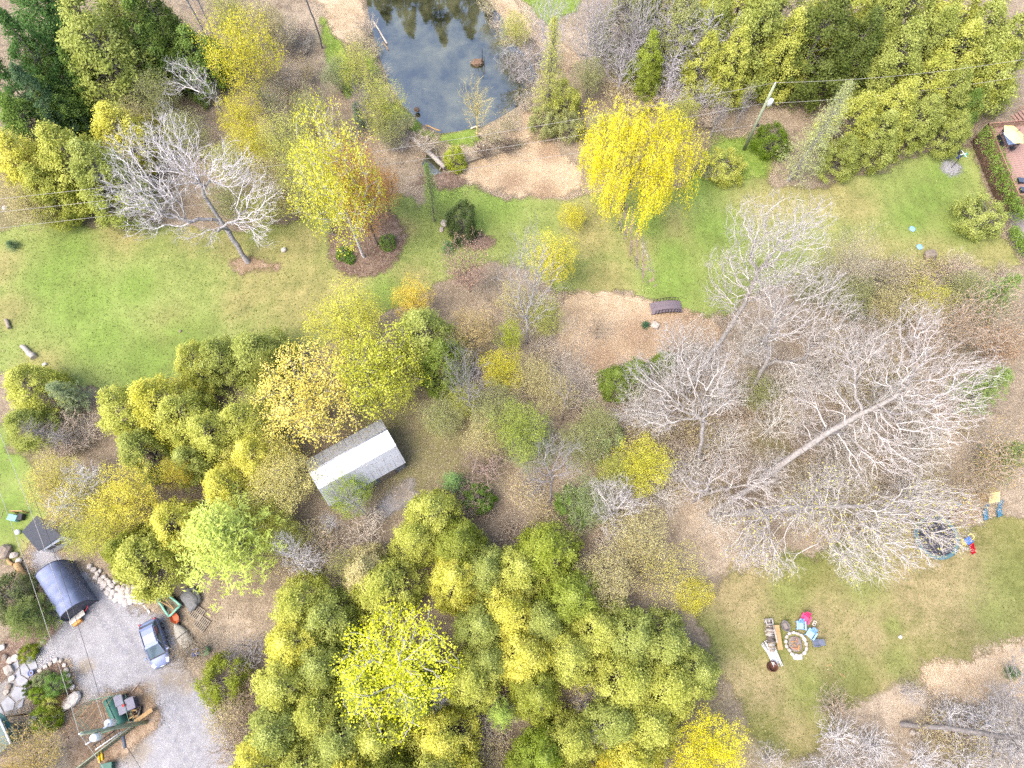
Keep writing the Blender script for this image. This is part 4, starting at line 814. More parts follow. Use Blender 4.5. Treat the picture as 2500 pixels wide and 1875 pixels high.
# lower centre cedar wood
for x, y, h, r, c, l in ((1040, 1205, 9, 2.3, OLY, 'tallest cedar at the upper tip of the lower wood'), (1000, 1270, 8, 2.0, OLY, 'cedar left of the tallest one in the lower wood'), (1110, 1280, 9, 2.3, lin((140, 146, 58)), 'cedar right of the tallest one in the lower wood'), (1100, 1360, 9, 2.2, YOL, 'yellow cedar in the upper middle of the lower wood'), (1180, 1340, 8, 2.2, OL, 'olive cedar in the upper middle of the lower wood'), (1340, 1290, 9, 2.6, lin((150, 158, 60)), 'light cedar at the upper right corner of the lower wood'), (1270, 1340, 8, 2.3, OLY, 'cedar left of the light upper right corner one'), (1400, 1400, 8.5, 2.4, lin((142, 152, 60)), 'cedar at the right rim of the lower wood, upper one'), (1240, 1430, 8, 2.4, YOL, 'yellow cedar at the heart of the lower wood'), (1330, 1460, 7.5, 2.0, OL, 'olive cedar right of the heart of the lower wood'), (1470, 1480, 7.5, 2.2, OLY, 'cedar at the right rim of the lower wood, lower one'), (1170, 1470, 7.5, 2.2, OL, 'olive cedar left of the heart of the lower wood'), (1280, 1530, 8, 2.4, YOL, 'bright cedar above the small gap in the lower wood'), (1400, 1540, 7.5, 2.2, OLY, 'cedar above the brown gap in the lower wood'), (1150, 1590, 8, 2.2, OLY, 'cedar right of the lime maple'), (1310, 1630, 7.5, 2.0, lin((150, 154, 62)), 'cedar standing in the brown gap of the lower wood'), (1190, 1560, 7, 1.8, OL, 'small olive cedar between the lime maple and the gap'), (920, 1370, 8, 2.6, OLY, 'cedar above the lime maple, left side of the wood'), (870, 1350, 7, 2.0, TANH, 'tan-topped cedar at the upper left of the lower wood'), (700, 1420, 8, 2.4, OLY, 'upper left rim cedar of the lower wood'), (770, 1450, 8, 2.4, OL, 'second upper left rim cedar of the lower wood'), (680, 1500, 8.5, 2.4, YOL, 'yellow left rim cedar of the lower wood'), (760, 1560, 8, 2.3, OL, 'olive cedar left of the lime maple'), (660, 1600, 8.5, 2.4, OLY, 'left rim cedar level with the lime maple'), (740, 1660, 8.5, 2.4, OLY, 'cedar below left of the lime maple'), (640, 1700, 9, 2.5, OL, 'left rim cedar beside the gravel'), (600, 1780, 9, 2.5, YOL, 'lowest left rim cedar beside the gravel'), (700, 1780, 8.5, 2.4, OLY, 'cedar near the bottom edge, second from the left rim'), (800, 1720, 8.5, 2.4, OL, 'dark olive cedar below the lime maple'), (830, 1810, 8.5, 2.4, YOL, 'yellow cedar at the bottom edge below the lime maple'), (900, 1720, 8, 2.2, OLY, 'cedar below the lime maple on its right'), (930, 1820, 8.5, 2.4, lin((120, 126, 52)), 'dark cedar at the bottom edge in the middle'), (1070, 1720, 8, 2.2, YOL, 'yellow cedar left of the pale small pine'), (1040, 1800, 8.5, 2.3, OLY, 'cedar at the bottom edge left of the brown strip'), (1110, 1840, 8.5, 2.2, YOL, 'yellow cedar at the bottom edge next to the brown strip'), (1000, 1640, 8, 2.0, OL, 'olive cedar under the lower rim of the lime maple'), (1330, 1770, 7.5, 2.0, lin((136, 150, 52)), 'vivid green cedar right of the brown strip'), (1410, 1740, 7.5, 2.0, OLY, 'cedar left of the grey dead top in the lower wood'), (1290, 1820, 7.5, 1.9, lin((138, 148, 54)), 'green cedar at the bottom edge right of the brown strip'), (1380, 1840, 8, 2.2, OLY, 'cedar at the bottom edge left of the gold maples'), (1560, 1490, 8.5, 2.4, OL, 'cedar at the upper end of the right flank of the wood'), (1640, 1510, 8, 2.3, OL, 'right flank cedar next to the fire-pit lawn'), (1550, 1590, 8.5, 2.5, OLY, 'right flank cedar in the middle'), (1660, 1600, 8.5, 2.5, OLY, 'right flank cedar facing the log pile'), (1720, 1580, 7, 2.0, OL, 'outermost right flank cedar facing the log pile'), (1600, 1690, 8, 2.4, OLY, 'right flank cedar above the vivid yellow maple'), (1520, 1690, 8, 2.3, OL, 'right flank cedar beside the grey dead top'), (1560, 1770, 8, 2.3, YOL, 'yellow cedar left of the vivid yellow maple'), (870, 1600, 8, 2.4, OL, 'olive cedar hidden under the lime maple')):
    T('cedar', (x, y), h, r, c, l)
T('maple_open', (965, 1480), 11, 4.7, lin((212, 212, 50)), 'lime-yellow maple with pale limbs in the lower wood', wood=lin((167, 162, 153)))
T('maple', (1740, 1740), 8, 2.8, lin((220, 208, 36)), 'vivid yellow maple at the lower end of the lower wood')
T('maple', (1680, 1850), 8, 2.4, lin((218, 204, 42)), 'vivid yellow maple cut by the bottom edge')
T('maple', (1500, 1830), 7.5, 1.9, lin((216, 196, 50)), 'gold maple at the bottom edge below the grey dead top')
T('pine', (1225, 1690), 5.5, 1.7, lin((164, 182, 84)), 'small pale pine in the brown gap of the lower wood')
T('snag', (1062, 1650), 6, 1.5, PALE, 'grey dead top right under the lime maple', wood=lin((153, 147, 151)))
T('snag', (975, 1640), 6, 1.3, PALE, 'grey dead top under the lime maple on its left', wood=lin((180, 174, 178)))
T('snag', (1475, 1735), 6, 1.4, PALE, 'grey dead top in the brown gap near the bottom edge', wood=lin((160, 154, 154)))
T('brush', (1440, 1660), 4, 1.8, PALE, 'bare grey shrub in the brown gap of the lower wood', wood=GREY)
# lower left garden
T('pine', (30, 1440), 5, 2.7, lin((112, 124, 66)), 'broad low green pine at the left edge by the tarp shelter', var=1)
T('bush', (20, 1400), 3.4, 2.0, lin((106, 114, 72)), 'grey-green bush above the broad low pine')
T('bush', (66, 1574), 1.0, 0.75, lin((128, 138, 34)), 'little flat lime shrub at the edge of the stone walk')
for x, y, h, r, c, l in ((135, 1642, 1.8, 1.0, lin((112, 140, 66)), 'largest green bush in the stone-edged island bed'), (92, 1672, 1.3, 0.75, lin((130, 152, 40)), 'lime-green ball bush in the island bed'), (72, 1662, 1.0, 0.6, lin((78, 96, 30)), 'little dark green bush at the tip of the island bed'), (104, 1722, 1.9, 1.15, lin((124, 140, 40)), 'yellow-green round bush at the lower end of the island bed'), (122, 1698, 1.4, 0.8, OLY, 'olive bush in the middle of the island bed'), (100, 1640, 1.2, 0.7, SAGE, 'sage bush at the top of the island bed')):
    T('bush', (x, y), h, r, c, l)
T('brush_bud', (145, 1680), 1.2, 0.9, lin((140, 104, 62)), 'russet shrub on the right side of the island bed', wood=BROWN)
T('tall_vase', (60, 1800), 6.5, 3.2, lin((186, 162, 84)), 'straw-yellow tree in the lower left corner', base=(150, 1828), wood=lin((160, 144, 113)))
T('haze', (10, 1850), 5.5, 2.2, lin((190, 166, 76)), 'golden leafing tree in the very lower left corner')
T('bush', (540, 1600), 3.4, 2.1, lin((138, 146, 50)), 'lone olive-green bush right of the parked car')
T('brush', (605, 1530), 3.2, 2.0, PALE, 'grey bare shrub above the lone olive-green bush', wood=GREY)
T('brush', (470, 1530), 3.6, 2.0, PALE, 'bare viny shrub over the pallets', wood=lin((150, 136, 116)))
T('brush', (440, 1560), 2.6, 1.4, PALE, 'bare viny shrub beside the parked car', wood=lin((150, 136, 116)))
T('brush', (600, 1700), 3, 2.2, PALE, 'bare tan shrub between the gravel and the wood', wood=TAN)
T('brush', (590, 1620), 3, 2.0, PALE, 'bare tan shrub behind the lone olive-green bush', wood=TAN)
T('budding', (840, 1330), 6, 1.8, PALE, 'thin pale sapling below the barn clearing')
# lower right
lobed_tree('bare_tree', (2200, 1768), [(2560, 1740, 13, 3.0), (2600, 1850, 14, 3.0), (2480, 1840, 10, 2.4), (2440, 1890, 8, 2.2), (2520, 1660, 12, 2.4), (2450, 1720, 9, 1.8)], 'thick grey trunk slanting out of the lower right edge', 700, [(2340, 1780, 4), (2450, 1797, 7), (2540, 1810, 9.5)], wood=lin((158, 151, 147)), rtip=0.017, rmax=0.55)
T('bare', (2345, 1560), None, 2.0, PALE, 'slim white bare tree above the thick slanting trunk', base=(2388, 1768), wood=WHITE)
for x, y, h, r, l in ((2230, 1650, 3.4, 1.4, 'white bare shrub at the end of the fire-pit lawn'), (2080, 1790, 4, 2.2, 'white bare shrub below the thick slanting trunk, left'), (2180, 1830, 4, 2.0, 'white bare shrub at the bottom edge below the thick trunk'), (1970, 1840, 3.6, 2.0, 'grey bare shrub at the bottom edge right of the yellow maple'), (1880, 1800, 3, 1.8, 'thin grey shrub right of the vivid yellow maple'), (2300, 1860, 4, 1.8, 'white bare shrub at the bottom edge under the trunk middle'), (2470, 1650, 4.5, 2.0, 'white bare shrub at the right edge above the thick trunk'), (2430, 1860, 4.5, 2.0, 'white bare shrub in the lower right corner')):
    T('bare_small', (x, y), h, r, PALE, l, wood=lin((171, 162, 154)))
T('young_spruce', (2490, 1620), 1.6, 0.8, DGR, 'small dark green shrub at the right edge below the lawn')
T('young_spruce', (20, 585), 1.1, 0.9, lin((100, 124, 84)), 'low grey-green young spruce on the lawn at the left edge')
T('young_spruce', (1578, 784), 0.8, 0.6, lin((66, 104, 74)), 'tiny dark spruce seedling in the straw near the footbridge')
# trees past the top edge that the pond mirrors
for x, y, h in ((950, 60, 14), (1005, 95, 15), (1085, 118, 17), (1150, 100, 15), (1195, 60, 13), (1045, 60, 16), (1110, 50, 18), (980, 10, 15), (900, 20, 13), (1170, 10, 17)):
    v = P(x, y, -(h+0.7)); T('spruce', None, h, 3.4, lin((88, 92, 40)), 'dark spruce beyond the far pond shore, seen only mirrored in the water', base=proj((v.x, v.y, 0)), group='spruces mirrored in the pond')
for x, y, h, r, c, l in ((1560, -90, 13, 3.0, OLG, 'olive crown filling the top edge above the grey bare trees, left'), (1640, -110, 13, 3.2, OL, 'olive crown filling the top edge above the grey bare trees, right'), (1840, -110, 14, 3.6, OLY, 'yellow-olive crown rising over the top edge above the utility pole'), (1960, -110, 14, 3.6, OL, 'olive crown rising over the top edge left of the broad dark cedar'), (2120, -100, 14, 3.6, OLY, 'yellow-olive crown over the top edge between the dark cedars'), (2280, -90, 14, 3.6, OL, 'olive crown over the top edge above the round-topped cedar'), (2400, -80, 13, 3.6, OLY, 'yellow-olive crown over the top edge near the right corner'), (2540, 20, 13, 3.4, OL, 'olive cedar cut by the right edge just below the corner'), (2430, 90, 9, 2.6, OL, 'olive cedar left of the one cut by the right edge'), (20, -90, 15, 3.8, DGR, 'dark conifer crown over the top edge at the left corner'), (240, -90, 15, 3.4, OL, 'olive crown over the top edge right of the biggest olive cedar'), (60, 90, 10, 2.4, GRN, 'dark green cedar wedged right of the tall dark spruce')):
    T('cedar', (x, y), h, r, c, l)
for x, y, h, r, l in ((1470, 40, 9, 2.6, 'grey bare tree in the grey clump, lower left of the light green cedar'), (1520, 90, 8, 2.4, 'short grey bare tree in the grey clump beside the light green cedar'), (1345, -60, 12, 2.8, 'pale bare tree over the grass at the top edge'), (1640, 180, 6, 2.0, 'low grey bare tree behind the willow top'), (1720, 180, 6, 2.0, 'low grey bare tree left of the utility pole'), (1560, -60, 13, 2.8, 'tall grey bare tree at the top edge left of the first dead cedar')):
    T('bare', (x, y), h, r, PALE, l, wood=lin((176, 170, 172)))
for x, y, h, r, c, l in ((690, 30, 5, 2.6, TANH, 'tan twiggy tree at the top edge right of the tall yellow maple'), (700, 140, 5, 2.4, lin((170, 150, 128)), 'brown twiggy tree below the grey trunk by the top edge'), (670, 220, 5, 2.4, TANH, 'tan twiggy tree right of the smaller yellow maple'), (2330, 720, 5, 2.6, TANH, 'tan twiggy tree left of the right-edge pine'), (2180, 620, 4, 2.2, TANH, 'tan twiggy tree left of the grey mottled stone'), (1800, 880, 5, 2.2, lin((176, 156, 128)), 'tan twiggy tree between the left and middle bare trees'), (1960, 1010, 5, 2.4, lin((170, 148, 120)), 'tan twiggy tree under the slanting trunk'), (2080, 1110, 5, 2.4, TANH, 'yellowish twiggy tree under the crown of the biggest bare tree'), (1640, 1060, 4.5, 2.0, lin((172, 152, 126)), 'tan twiggy tree right of the yellow maple'), (1850, 1090, 4.5, 2.0, lin((170, 150, 126)), 'tan twiggy tree above the slanting trunk foot')):
    T('tall_vase', (x, y), h, r, c, l, wood=lin((172, 160, 146)))
for k, x, y, h, r, c, l in (('haze', 450, 260, 7, 2.6, OLG, 'sage hazy tree behind the crown of the wide bare tree, left'), ('haze', 560, 330, 7, 2.6, PALE, 'pale hazy tree behind the crown of the wide bare tree, middle'), ('haze', 620, 290, 8, 2.6, YEL, 'light yellow hazy tree between the wide bare tree and the yellow maples'), ('haze', 640, 440, 6, 2.4, PALE, 'pale hazy tree at the lawn edge right of the wide bare tree'), ('haze', 690, 400, 7, 2.4, TANH, 'tan hazy tree left of the pale lemon bed tree'), ('haze', 560, 430, 6, 2.4, OLG, 'sage hazy tree under the right limbs of the wide bare tree'), ('haze', 750, 210, 7, 2.4, OLG, 'sage hazy tree above the lemon bed trees'), ('haze', 790, 260, 6, 2.2, TANH, 'tan hazy tree left of the dark young spruce by the pond'), ('haze', 820, 130, 5, 2.0, SAGE, 'sage hazy tree left of the pond-bank pair'), ('haze', 250, 60, 9, 2.2, OLG, 'sage hazy tree right of the biggest olive cedar'), ('haze', 420, 10, 9, 2.4, OLG, 'sage hazy tree left of the forked birch'), ('haze', 40, 420, 7, 2.2, TANH, 'tan hazy tree at the left edge above the lowest cable'),
    ('haze', 1290, 1010, 6.0, 2.7, SAGE, 'sage sapling right of the green maple'), ('haze', 1440, 1160, 5.5, 2.5, SAGE, 'sage sapling above the small bright white tree'), ('haze', 1210, 930, 6.0, 2.7, OLG, 'sage sapling above the green maple'), ('haze', 1130, 930, 4.5, 1.8, OLY, 'yellow-green sapling at the clearing beside the small grey tree'), ('haze', 1420, 1020, 5.0, 2.5, OLG, 'sage sapling below the dark-stemmed bare tree'), ('haze', 1330, 720, 6, 2.0, PALE, 'pale sapling left of the straw clearing top'), ('haze', 1350, 1270, 5, 2.0, TANH, 'tan sapling above the light upper right corner cedar'), ('haze', 1560, 1230, 6.0, 2.9000000000000004, TANH, 'tan sapling between the small white tree and the yellow maple'), ('haze', 1480, 1330, 6.0, 2.9000000000000004, TANH, 'tan sapling left of the airy yellow tree'), ('haze', 1690, 1400, 4, 1.8, YEL, 'low yellow sapling at the tip of the fire-pit lawn'),
    ('haze', 620, 950, 7, 3.0, OLY, 'yellow-green sapling left of the broad golden maple foot'), ('haze', 640, 1040, 7, 3.1, GOLD, 'gold sapling above the tan tree at the barn end'), ('haze', 600, 1180, 6, 2.8, OLY, 'yellow-green sapling right of the big light green pine'), ('haze', 690, 1250, 5, 2.0, OLY, 'yellow-green sapling at the lower barn end'), ('haze', 200, 1160, 7, 2.4, GOLD, 'gold hazy sapling between the two birch crowns'), ('haze', 262, 1225, 7, 2.4, YOL, 'yellow hazy tree right of the lower birch crown'), ('haze', 205, 1250, 6, 2.0, OLY, 'yellow-green hazy tree above the tarp shelter'), ('maple', 960, 850, 9, 2.8, lin((186, 184, 76)), 'yellow-green maple between the olive column and the big maple'),
    ('haze', 1990, 640, 5, 2.2, OLG, 'sage hazy tree between the two tall bare crowns'), ('haze', 2080, 660, 5, 2.4, OLG, 'sage hazy tree right of the forked bare crown'), ('haze', 2170, 690, 5, 2.4, TANH, 'tan hazy tree in the scrub under the east lawn, left'), ('haze', 2270, 680, 5, 2.4, YOL, 'yellow hazy tree in the scrub under the east lawn'), ('haze', 2370, 650, 5, 2.4, OLG, 'sage hazy tree in the scrub under the east lawn, right'), ('haze', 2450, 780, 6, 2.4, RUST, 'rusty hazy tree at the right edge between the pines'), ('haze', 1850, 900, 5, 2.0, OLG, 'sage hazy tree under the middle bare crown'), ('haze', 1480, 260, 5, 2.0, OLG, 'sage hazy tree touching the willow on its upper left'), ('haze', 1440, 130, 6, 2.0, OLG, 'sage hazy tree among the grey stems right of the pond'), ('haze', 1660, 230, 6, 2.0, OLY, 'yellow-green hazy tree right above the willow'), ('haze', 1260, 20, 5, 2.0, PALE, 'pale hazy shrub tree at the far right pond shore')):
    T(k, (x, y), h, r, c, l)
for x, y, h, r, l in ((1640, 850, 8, 2.6, 'white bare tree over the lower edge of the straw clearing'), (1770, 880, 9, 2.8, 'white bare tree filling the gap between the left and tall bare trees'), (1900, 950, 8, 2.8, 'white bare tree above the middle of the slanting trunk'), (2010, 850, 9, 2.8, 'white bare tree right of the forked one'), (2080, 980, 9, 3.0, 'white bare tree under the crown of the biggest one, left'), (2170, 880, 9, 3.0, 'white bare tree in the crown of the biggest one, right'), (1880, 1090, 6, 2.6, 'low white bare tree beneath the slanting trunk'), (2240, 1130, 7, 2.8, 'low white bare tree left of the swing set'), (1690, 1080, 6, 2.4, 'low white bare tree beside the left grove trunk'), (1960, 1180, 6, 2.6, 'low white bare tree above the low spreading one'), (1590, 960, 6, 2.4, 'white bare tree below the small green cedars'), (2080, 1270, 6, 2.6, 'low white bare tree among the spreading limbs over the lawn'), (1850, 1290, 5, 2.2, 'low white bare tree at the top of the fire-pit lawn, left')):
    T('bare', (x, y), h, r, PALE, l, wood=lin((192, 185, 174)))
for k, x, y, h, r, c, l in (('haze', 360, 60, 8, 2.4, OLG, 'sage hazy tree left of the dark birch-side cedar'), ('haze', 560, -60, 10, 2.6, PALE, 'pale hazy tree at the top edge behind the tall yellow maple'), ('haze', 640, -30, 9, 2.6, TANH, 'tan hazy tree at the top edge right of the tall yellow maple'), ('cedar', -10, 330, 11, 3.0, YOL, 'yellow cedar cut by the left edge above the cables'), ('cedar', 50, 400, 9, 2.4, OLY, 'yellow-olive cedar left of the dense olive one'), ('haze', 290, 180, 7, 2.2, OLG, 'sage hazy tree above the bright yellow-topped cedar'), ('haze', 470, 110, 6, 2.0, SAGE, 'sage hazy tree below the birches')):
    T(k, (x, y), h, r, c, l)
for x, y, h, r, l in ((1560, 900, 8, 2.6, 'white bare tree reaching over the straw from the left of the grove'), (1690, 760, 9, 2.6, 'white bare tree below the footbridge'), (1840, 760, 9, 2.8, 'white bare tree at the foot of the tall crown'), (1930, 860, 8, 2.8, 'white bare tree in the heart of the bare grove'), (2120, 760, 9, 2.8, 'white bare tree at the upper right of the bare grove'), (2260, 1000, 9, 3.0, 'white bare tree at the right of the bare grove'), (2020, 1100, 7, 2.8, 'white bare tree low in the heart of the bare grove'), (1780, 1010, 7, 2.6, 'white bare tree left of the slanting trunk'), (1620, 1150, 5.5, 2.2, 'low white bare tree at the left foot of the grove'), (2160, 1210, 6, 2.6, 'low white bare tree right of the spreading limbs'), (1760, 1200, 5, 2.4, 'low white bare tree over the foot of the slanting trunk')):
    T('bare', (x, y), h, r, PALE, l, wood=lin((188, 181, 170)))
for x, y, h, r, l in ((2050, 1730, 4, 2.2, 'pale bare shrub at the tip of the south-east lawn'), (2140, 1760, 4, 2.0, 'pale bare shrub left of the thick slanting trunk'), (2270, 1800, 4.5, 2.2, 'pale bare shrub below the middle of the thick trunk'), (2370, 1810, 5, 2.2, 'pale bare shrub below the right part of the thick trunk'), (2330, 1690, 4.5, 2.0, 'pale bare shrub above the thick trunk beside the slim tree'), (2420, 1700, 5, 2.2, 'pale bare shrub between the slim white tree and the right edge'), (2480, 1760, 5, 2.2, 'pale bare shrub at the right edge over the thick trunk'), (2020, 1830, 4, 2.0, 'pale bare shrub at the bottom edge, second from the yellow maple'), (2120, 1850, 4, 2.0, 'pale bare shrub at the bottom edge, third from the yellow maple')):
    T('bare_small', (x, y), h, r, PALE, l, wood=lin((192, 186, 182)))
for k, x, y, h, r, c, l in (('spruce', 70, -80, 15, 3.6, DGR, 'tall dark spruce over the top edge next to the left corner'), ('spruce', -60, 110, 13, 3.6, DGR, 'dark spruce cut by the left edge below the corner'), ('cedar', 0, 230, 10, 2.8, GRN, 'green cedar at the left edge under the dark spruces'), ('spruce', 140, 110, 10, 2.4, GRN, 'slim green spruce in front of the biggest olive cedar'), ('cedar', 300, -20, 13, 2.6, GRN, 'green cedar at the top edge beside the biggest olive cedar'), ('haze', 1080, 960, 5, 2.2, OLG, 'sage hazy tree at the upper edge of the barn clearing'), ('haze', 1190, 1010, 5, 2.2, TANH, 'tan hazy tree left of the green maple'), ('haze', 1360, 900, 5.5, 2.2, TANH, 'tan hazy tree at the left rim of the straw clearing'), ('haze', 1460, 980, 5, 2.2, OLG, 'sage hazy tree below the straw clearing'), ('haze', 1260, 680, 6, 2.2, TANH, 'tan hazy tree in front of the silver-grey bare tree')):
    T(k, (x, y), h, r, c, l)
for i, (x, y, k) in enumerate(((893, 30, 0), (905, 90, 1), (925, 150, 1), (945, 200, 0), (985, 262, 1), (1035, 315, 0), (1205, 290, 1), (1245, 262, 1), (1285, 215, 0), (1300, 165, 0), (1275, 110, 0), (1240, 60, 1), (1215, 20, 0), (1190, -20, 1), (1310, 210, 1), (870, 60, 1))):
    T(('brush', 'brush_bud')[k], (x, y), 2.6, 1.8, lin((176, 168, 116)), 'low twiggy shrub on the rim of the pond', wood=lin((176, 164, 148)), group='twiggy shrubs on the pond rim')
# ---------------------------------------------------------------- undergrowth that fills the brown floor
BR = R
spots = []
for zone, n in (([(560, 1420), (760, 1400), (900, 1330), (1000, 1300), (900, 1250), (800, 1280), (560, 1440)], 8), ([(1180, 1180), (1460, 1230), (1560, 1290), (1500, 1480), (1420, 1320), (1200, 1300)], 20), ([(1380, 960), (1700, 860), (1900, 1050), (1700, 1240), (1450, 1150), (1380, 1050)], 60), ([(1950, 800), (2300, 900), (2450, 1180), (2250, 1260), (1900, 1180), (1850, 980)], 80), ([(1120, 900), (1380, 780), (1400, 1000), (1220, 1000)], 14), ([(680, 60), (780, 120), (770, 280), (700, 300), (640, 150)], 12), ([(1480, 190), (1740, 230), (1720, 330), (1600, 300), (1500, 280)], 14), ([(2000, 1720), (2400, 1700), (2500, 1850), (2000, 1860)], 14), ([(1420, 1600), (1500, 1620), (1500, 1720), (1420, 1700)], 4), ([(1180, 1740), (1270, 1700), (1240, 1860), (1180, 1860)], 4), ([(2060, 660), (2450, 670), (2460, 760), (2060, 760)], 30), ([(100, 1040), (240, 1040), (250, 1110), (120, 1110)], 8), ([(480, 1640), (620, 1640), (640, 1840), (600, 1860)], 8)):
    poly = world_poly(zone); xs = [p[0] for p in poly]; ys = [p[1] for p in poly]; c = 0
    while c < n:
        p = np.array([[BR.uniform(min(xs), max(xs)), BR.uniform(min(ys), max(ys))]])
        if seg_sd(p, poly)[0] > 0: spots.append(p[0]); c += 1
for i, p in enumerate(spots):
    kind = BR.choice(['brush', 'brush_fine', 'brush_fine', 'brush_bud']); pr = PROTO[kind]; tm, cm, xm, h0, r0 = BR.choice(pr)
    e = thing('bare_shrub', 'low brown leafless shrub of the understory between the larger trees', 'shrub', (p[0], p[1], 0), BR.uniform(0, 6.28), 'understory shrubs')
    s = BR.uniform(0.6, 1.25); e.scale = (s*1.15, s*1.15, s*0.8)
    w = BR.choice([lin((176, 160, 140)), lin((188, 172, 152)), lin((168, 152, 134)), lin((194, 182, 166))])
    for nm, mesh in (('trunk', tm), ('crown', cm)):
        o = link(nm, mesh, e); o.color = (*(w if mesh.materials[0] is BARK else lin((178, 164, 112))), 1)
# fallen leaves on the brown floor
n = 160000
pp = np.stack([NR.uniform(-70, 70, n), NR.uniform(-14, 90, n)], 1)
bad = np.zeros(n, bool)
for poly in [world_poly(LAWN), world_poly(SE), world_poly(GRAV), POND, POOL]: bad |= seg_sd(pp, poly) > -0.3
pp = pp[~bad]; pz = earth_z(pp)+0.03
v, q, t = leaves(np.column_stack([pp, pz]), 0.09, NR.uniform(0, 1, len(pp)), None, 0.7, 2.2)
fl = link('fallen_leaves', leaf_mesh('fallen_leaves', [(v, q, t)])); fl.color = (*lin((142, 124, 104)), 1)
tag(fl, 'brown fallen leaves strewn over the woodland floor', 'leaves', kind='stuff')
# blades of grass standing on the lawns
n = 150000
pp = np.stack([NR.uniform(-70, 70, n), NR.uniform(-12, 62, n)], 1)
okk = np.zeros(n, bool)
for poly in [world_poly(LAWN), world_poly(SE)]: okk |= seg_sd(pp, poly) > 0.4
pp = pp[okk]
v, q, t = leaves(np.column_stack([pp, earth_z(pp)+0.05]), 0.13, np.clip(vnoise(pp, 1.6, 9)*0.7+NR.normal(0.15, 0.15, len(pp)), 0, 1), None, 0.5, 1.6)
gl = link('grass', leaf_mesh('grass', [(v, q, t)])); gl.color = (*lin((112, 122, 64)), 1)
tag(gl, 'short grass tufts growing all over the lawns', 'grass', kind='stuff')
# fallen twigs on the woodland floor
n = 2600
pp = np.stack([NR.uniform(-65, 65, n), NR.uniform(-12, 85, n)], 1); bad = np.zeros(n, bool)
for poly in [world_poly(LAWN), world_poly(SE), world_poly(GRAV), POND, POOL]: bad |= seg_sd(pp, poly) > -0.2
pp = pp[~bad]; m = len(pp); an = NR.uniform(0, 6.28, m); ln = NR.uniform(0.25, 1.1, m); dd = np.stack([np.cos(an)*ln, np.sin(an)*ln], 1)
z0 = earth_z(pp)+0.04; A3 = np.column_stack([pp-dd*0.5, z0]); B3 = np.column_stack([pp+NR.normal(0, 0.06, (m, 2)), z0+0.03]); C3 = np.column_stack([pp+dd*0.5, z0+0.02])
tw = tubes(np.vstack([A3, B3, C3]), np.concatenate([np.full(m, -1), np.arange(m), np.arange(m)+m]), np.concatenate([np.full(m, 0.022), np.full(m, 0.02), np.full(m, 0.012)]), np.arange(m, 3*m), 'fallen_twigs')
ft = link('fallen_twigs', tw); ft.color = (*lin((172, 156, 138)), 1); tag(ft, 'pale broken twigs strewn over the woodland floor', 'twigs', kind='stuff')
# pale leaf drifts and dandelions in the lawns
n = 9000
pp = np.stack([NR.uniform(-65, 65, n), NR.uniform(-10, 60, n)], 1); okk = np.zeros(n, bool)
for poly in [world_poly(LAWN), world_poly(SE)]: okk |= seg_sd(pp, poly) > 0
pp = pp[okk & (vnoise(pp, 5.0, 17) > 0.45)]
v, q, t = leaves(np.column_stack([pp, earth_z(pp)+0.07]), 0.11, NR.uniform(0, 1, len(pp)), None, 0.75, 2.5)
ld = link('lawn_litter', leaf_mesh('lawn_litter', [(v, q, t)])); ld.color = (*lin((178, 162, 122)), 1); tag(ld, 'scattered dry leaves lying on the lawns', 'leaves', kind='stuff')
# ---------------------------------------------------------------- buildings and big man-made things
WOODG = mat('weathered_wood', lin((128, 118, 104)), 0.9, var=0.25, scale=6)
TANW = mat('tan_wood', lin((150, 122, 84)), 0.85, var=0.22, scale=5)
GALV = mat('galvanised_sheet', lin((146, 148, 153)), 0.5, 0.25, var=0.12, scale=2)
SKYSHEENM = mat('sheet_sky_sheen', lin((206, 208, 212)), 0.45, 0.0, var=0.06, scale=3)  # upper barn slope: brightness of the reflected sky put into the base colour
DARKM = mat('dark_metal', lin((46, 46, 48)), 0.6, var=0.2)
ROCKM = [mat('limestone_a', lin((158, 148, 138)), 0.95, var=0.25, scale=4, bump=0.5), mat('limestone_b', lin((176, 168, 160)), 0.95, var=0.22, scale=4, bump=0.5), mat('fieldstone', lin((124, 112, 100)), 0.95, var=0.28, scale=4, bump=0.5), mat('pale_limestone', lin((164, 156, 150)), 0.95, var=0.18, scale=5, bump=0.5)]
CABLE = mat('cable', lin((150, 146, 140)), 0.7); CABLED = mat('dark_cable', lin((60, 60, 64)), 0.7)
POLEW = mat('pole_wood', lin((134, 140, 116)), 0.9, var=0.2, scale=4)
WHITEP = mat('white_paint', lin((200, 202, 205)), 0.5, var=0.05)

def xy(px, py, z=0.0): v = P(px, py, z); return Vector((v.x, v.y, 0))
def at(v, z): return Vector((v.x, v.y, z))
# barn: gambrel roof, ridge between the grey north slope and the upper south slope, its sky reflection painted white
zN, zR, zB, zS = 3.0, 4.3, 3.7, 2.4
rt = [P(927, 1024, zN), P(941, 1050, zR), P(962, 1091, zB), P(986, 1132, zS)]
ax = (P(758, 1152, zR)-rt[1]); L = ax.length; ax.normalize(); nrm = Vector((-ax.y, ax.x, 0))
if nrm.y < 0: nrm = -nrm
ridge_r = rt[1]; wS1 = abs((rt[2]-ridge_r).dot(nrm)); wS2 = abs((rt[3]-ridge_r).dot(nrm)); wN = abs((rt[0]-ridge_r).dot(nrm))
print('barn', L, wN, wS1, wS2)
barn = thing('barn', 'long grey barn with sky brightness painted as a white strip on its metal roof', 'barn', at(ridge_r+ax*L/2, 0))
o0 = at(ridge_r+ax*L/2, 0)
def bl(s, n, z): return (ridge_r+ax*(s*L)+nrm*n)-o0 + Vector((0, 0, z-ridge_r.z))
prof = [(wN, zN), (0, zR), (-wS1, zB), (-wS2, zS)]
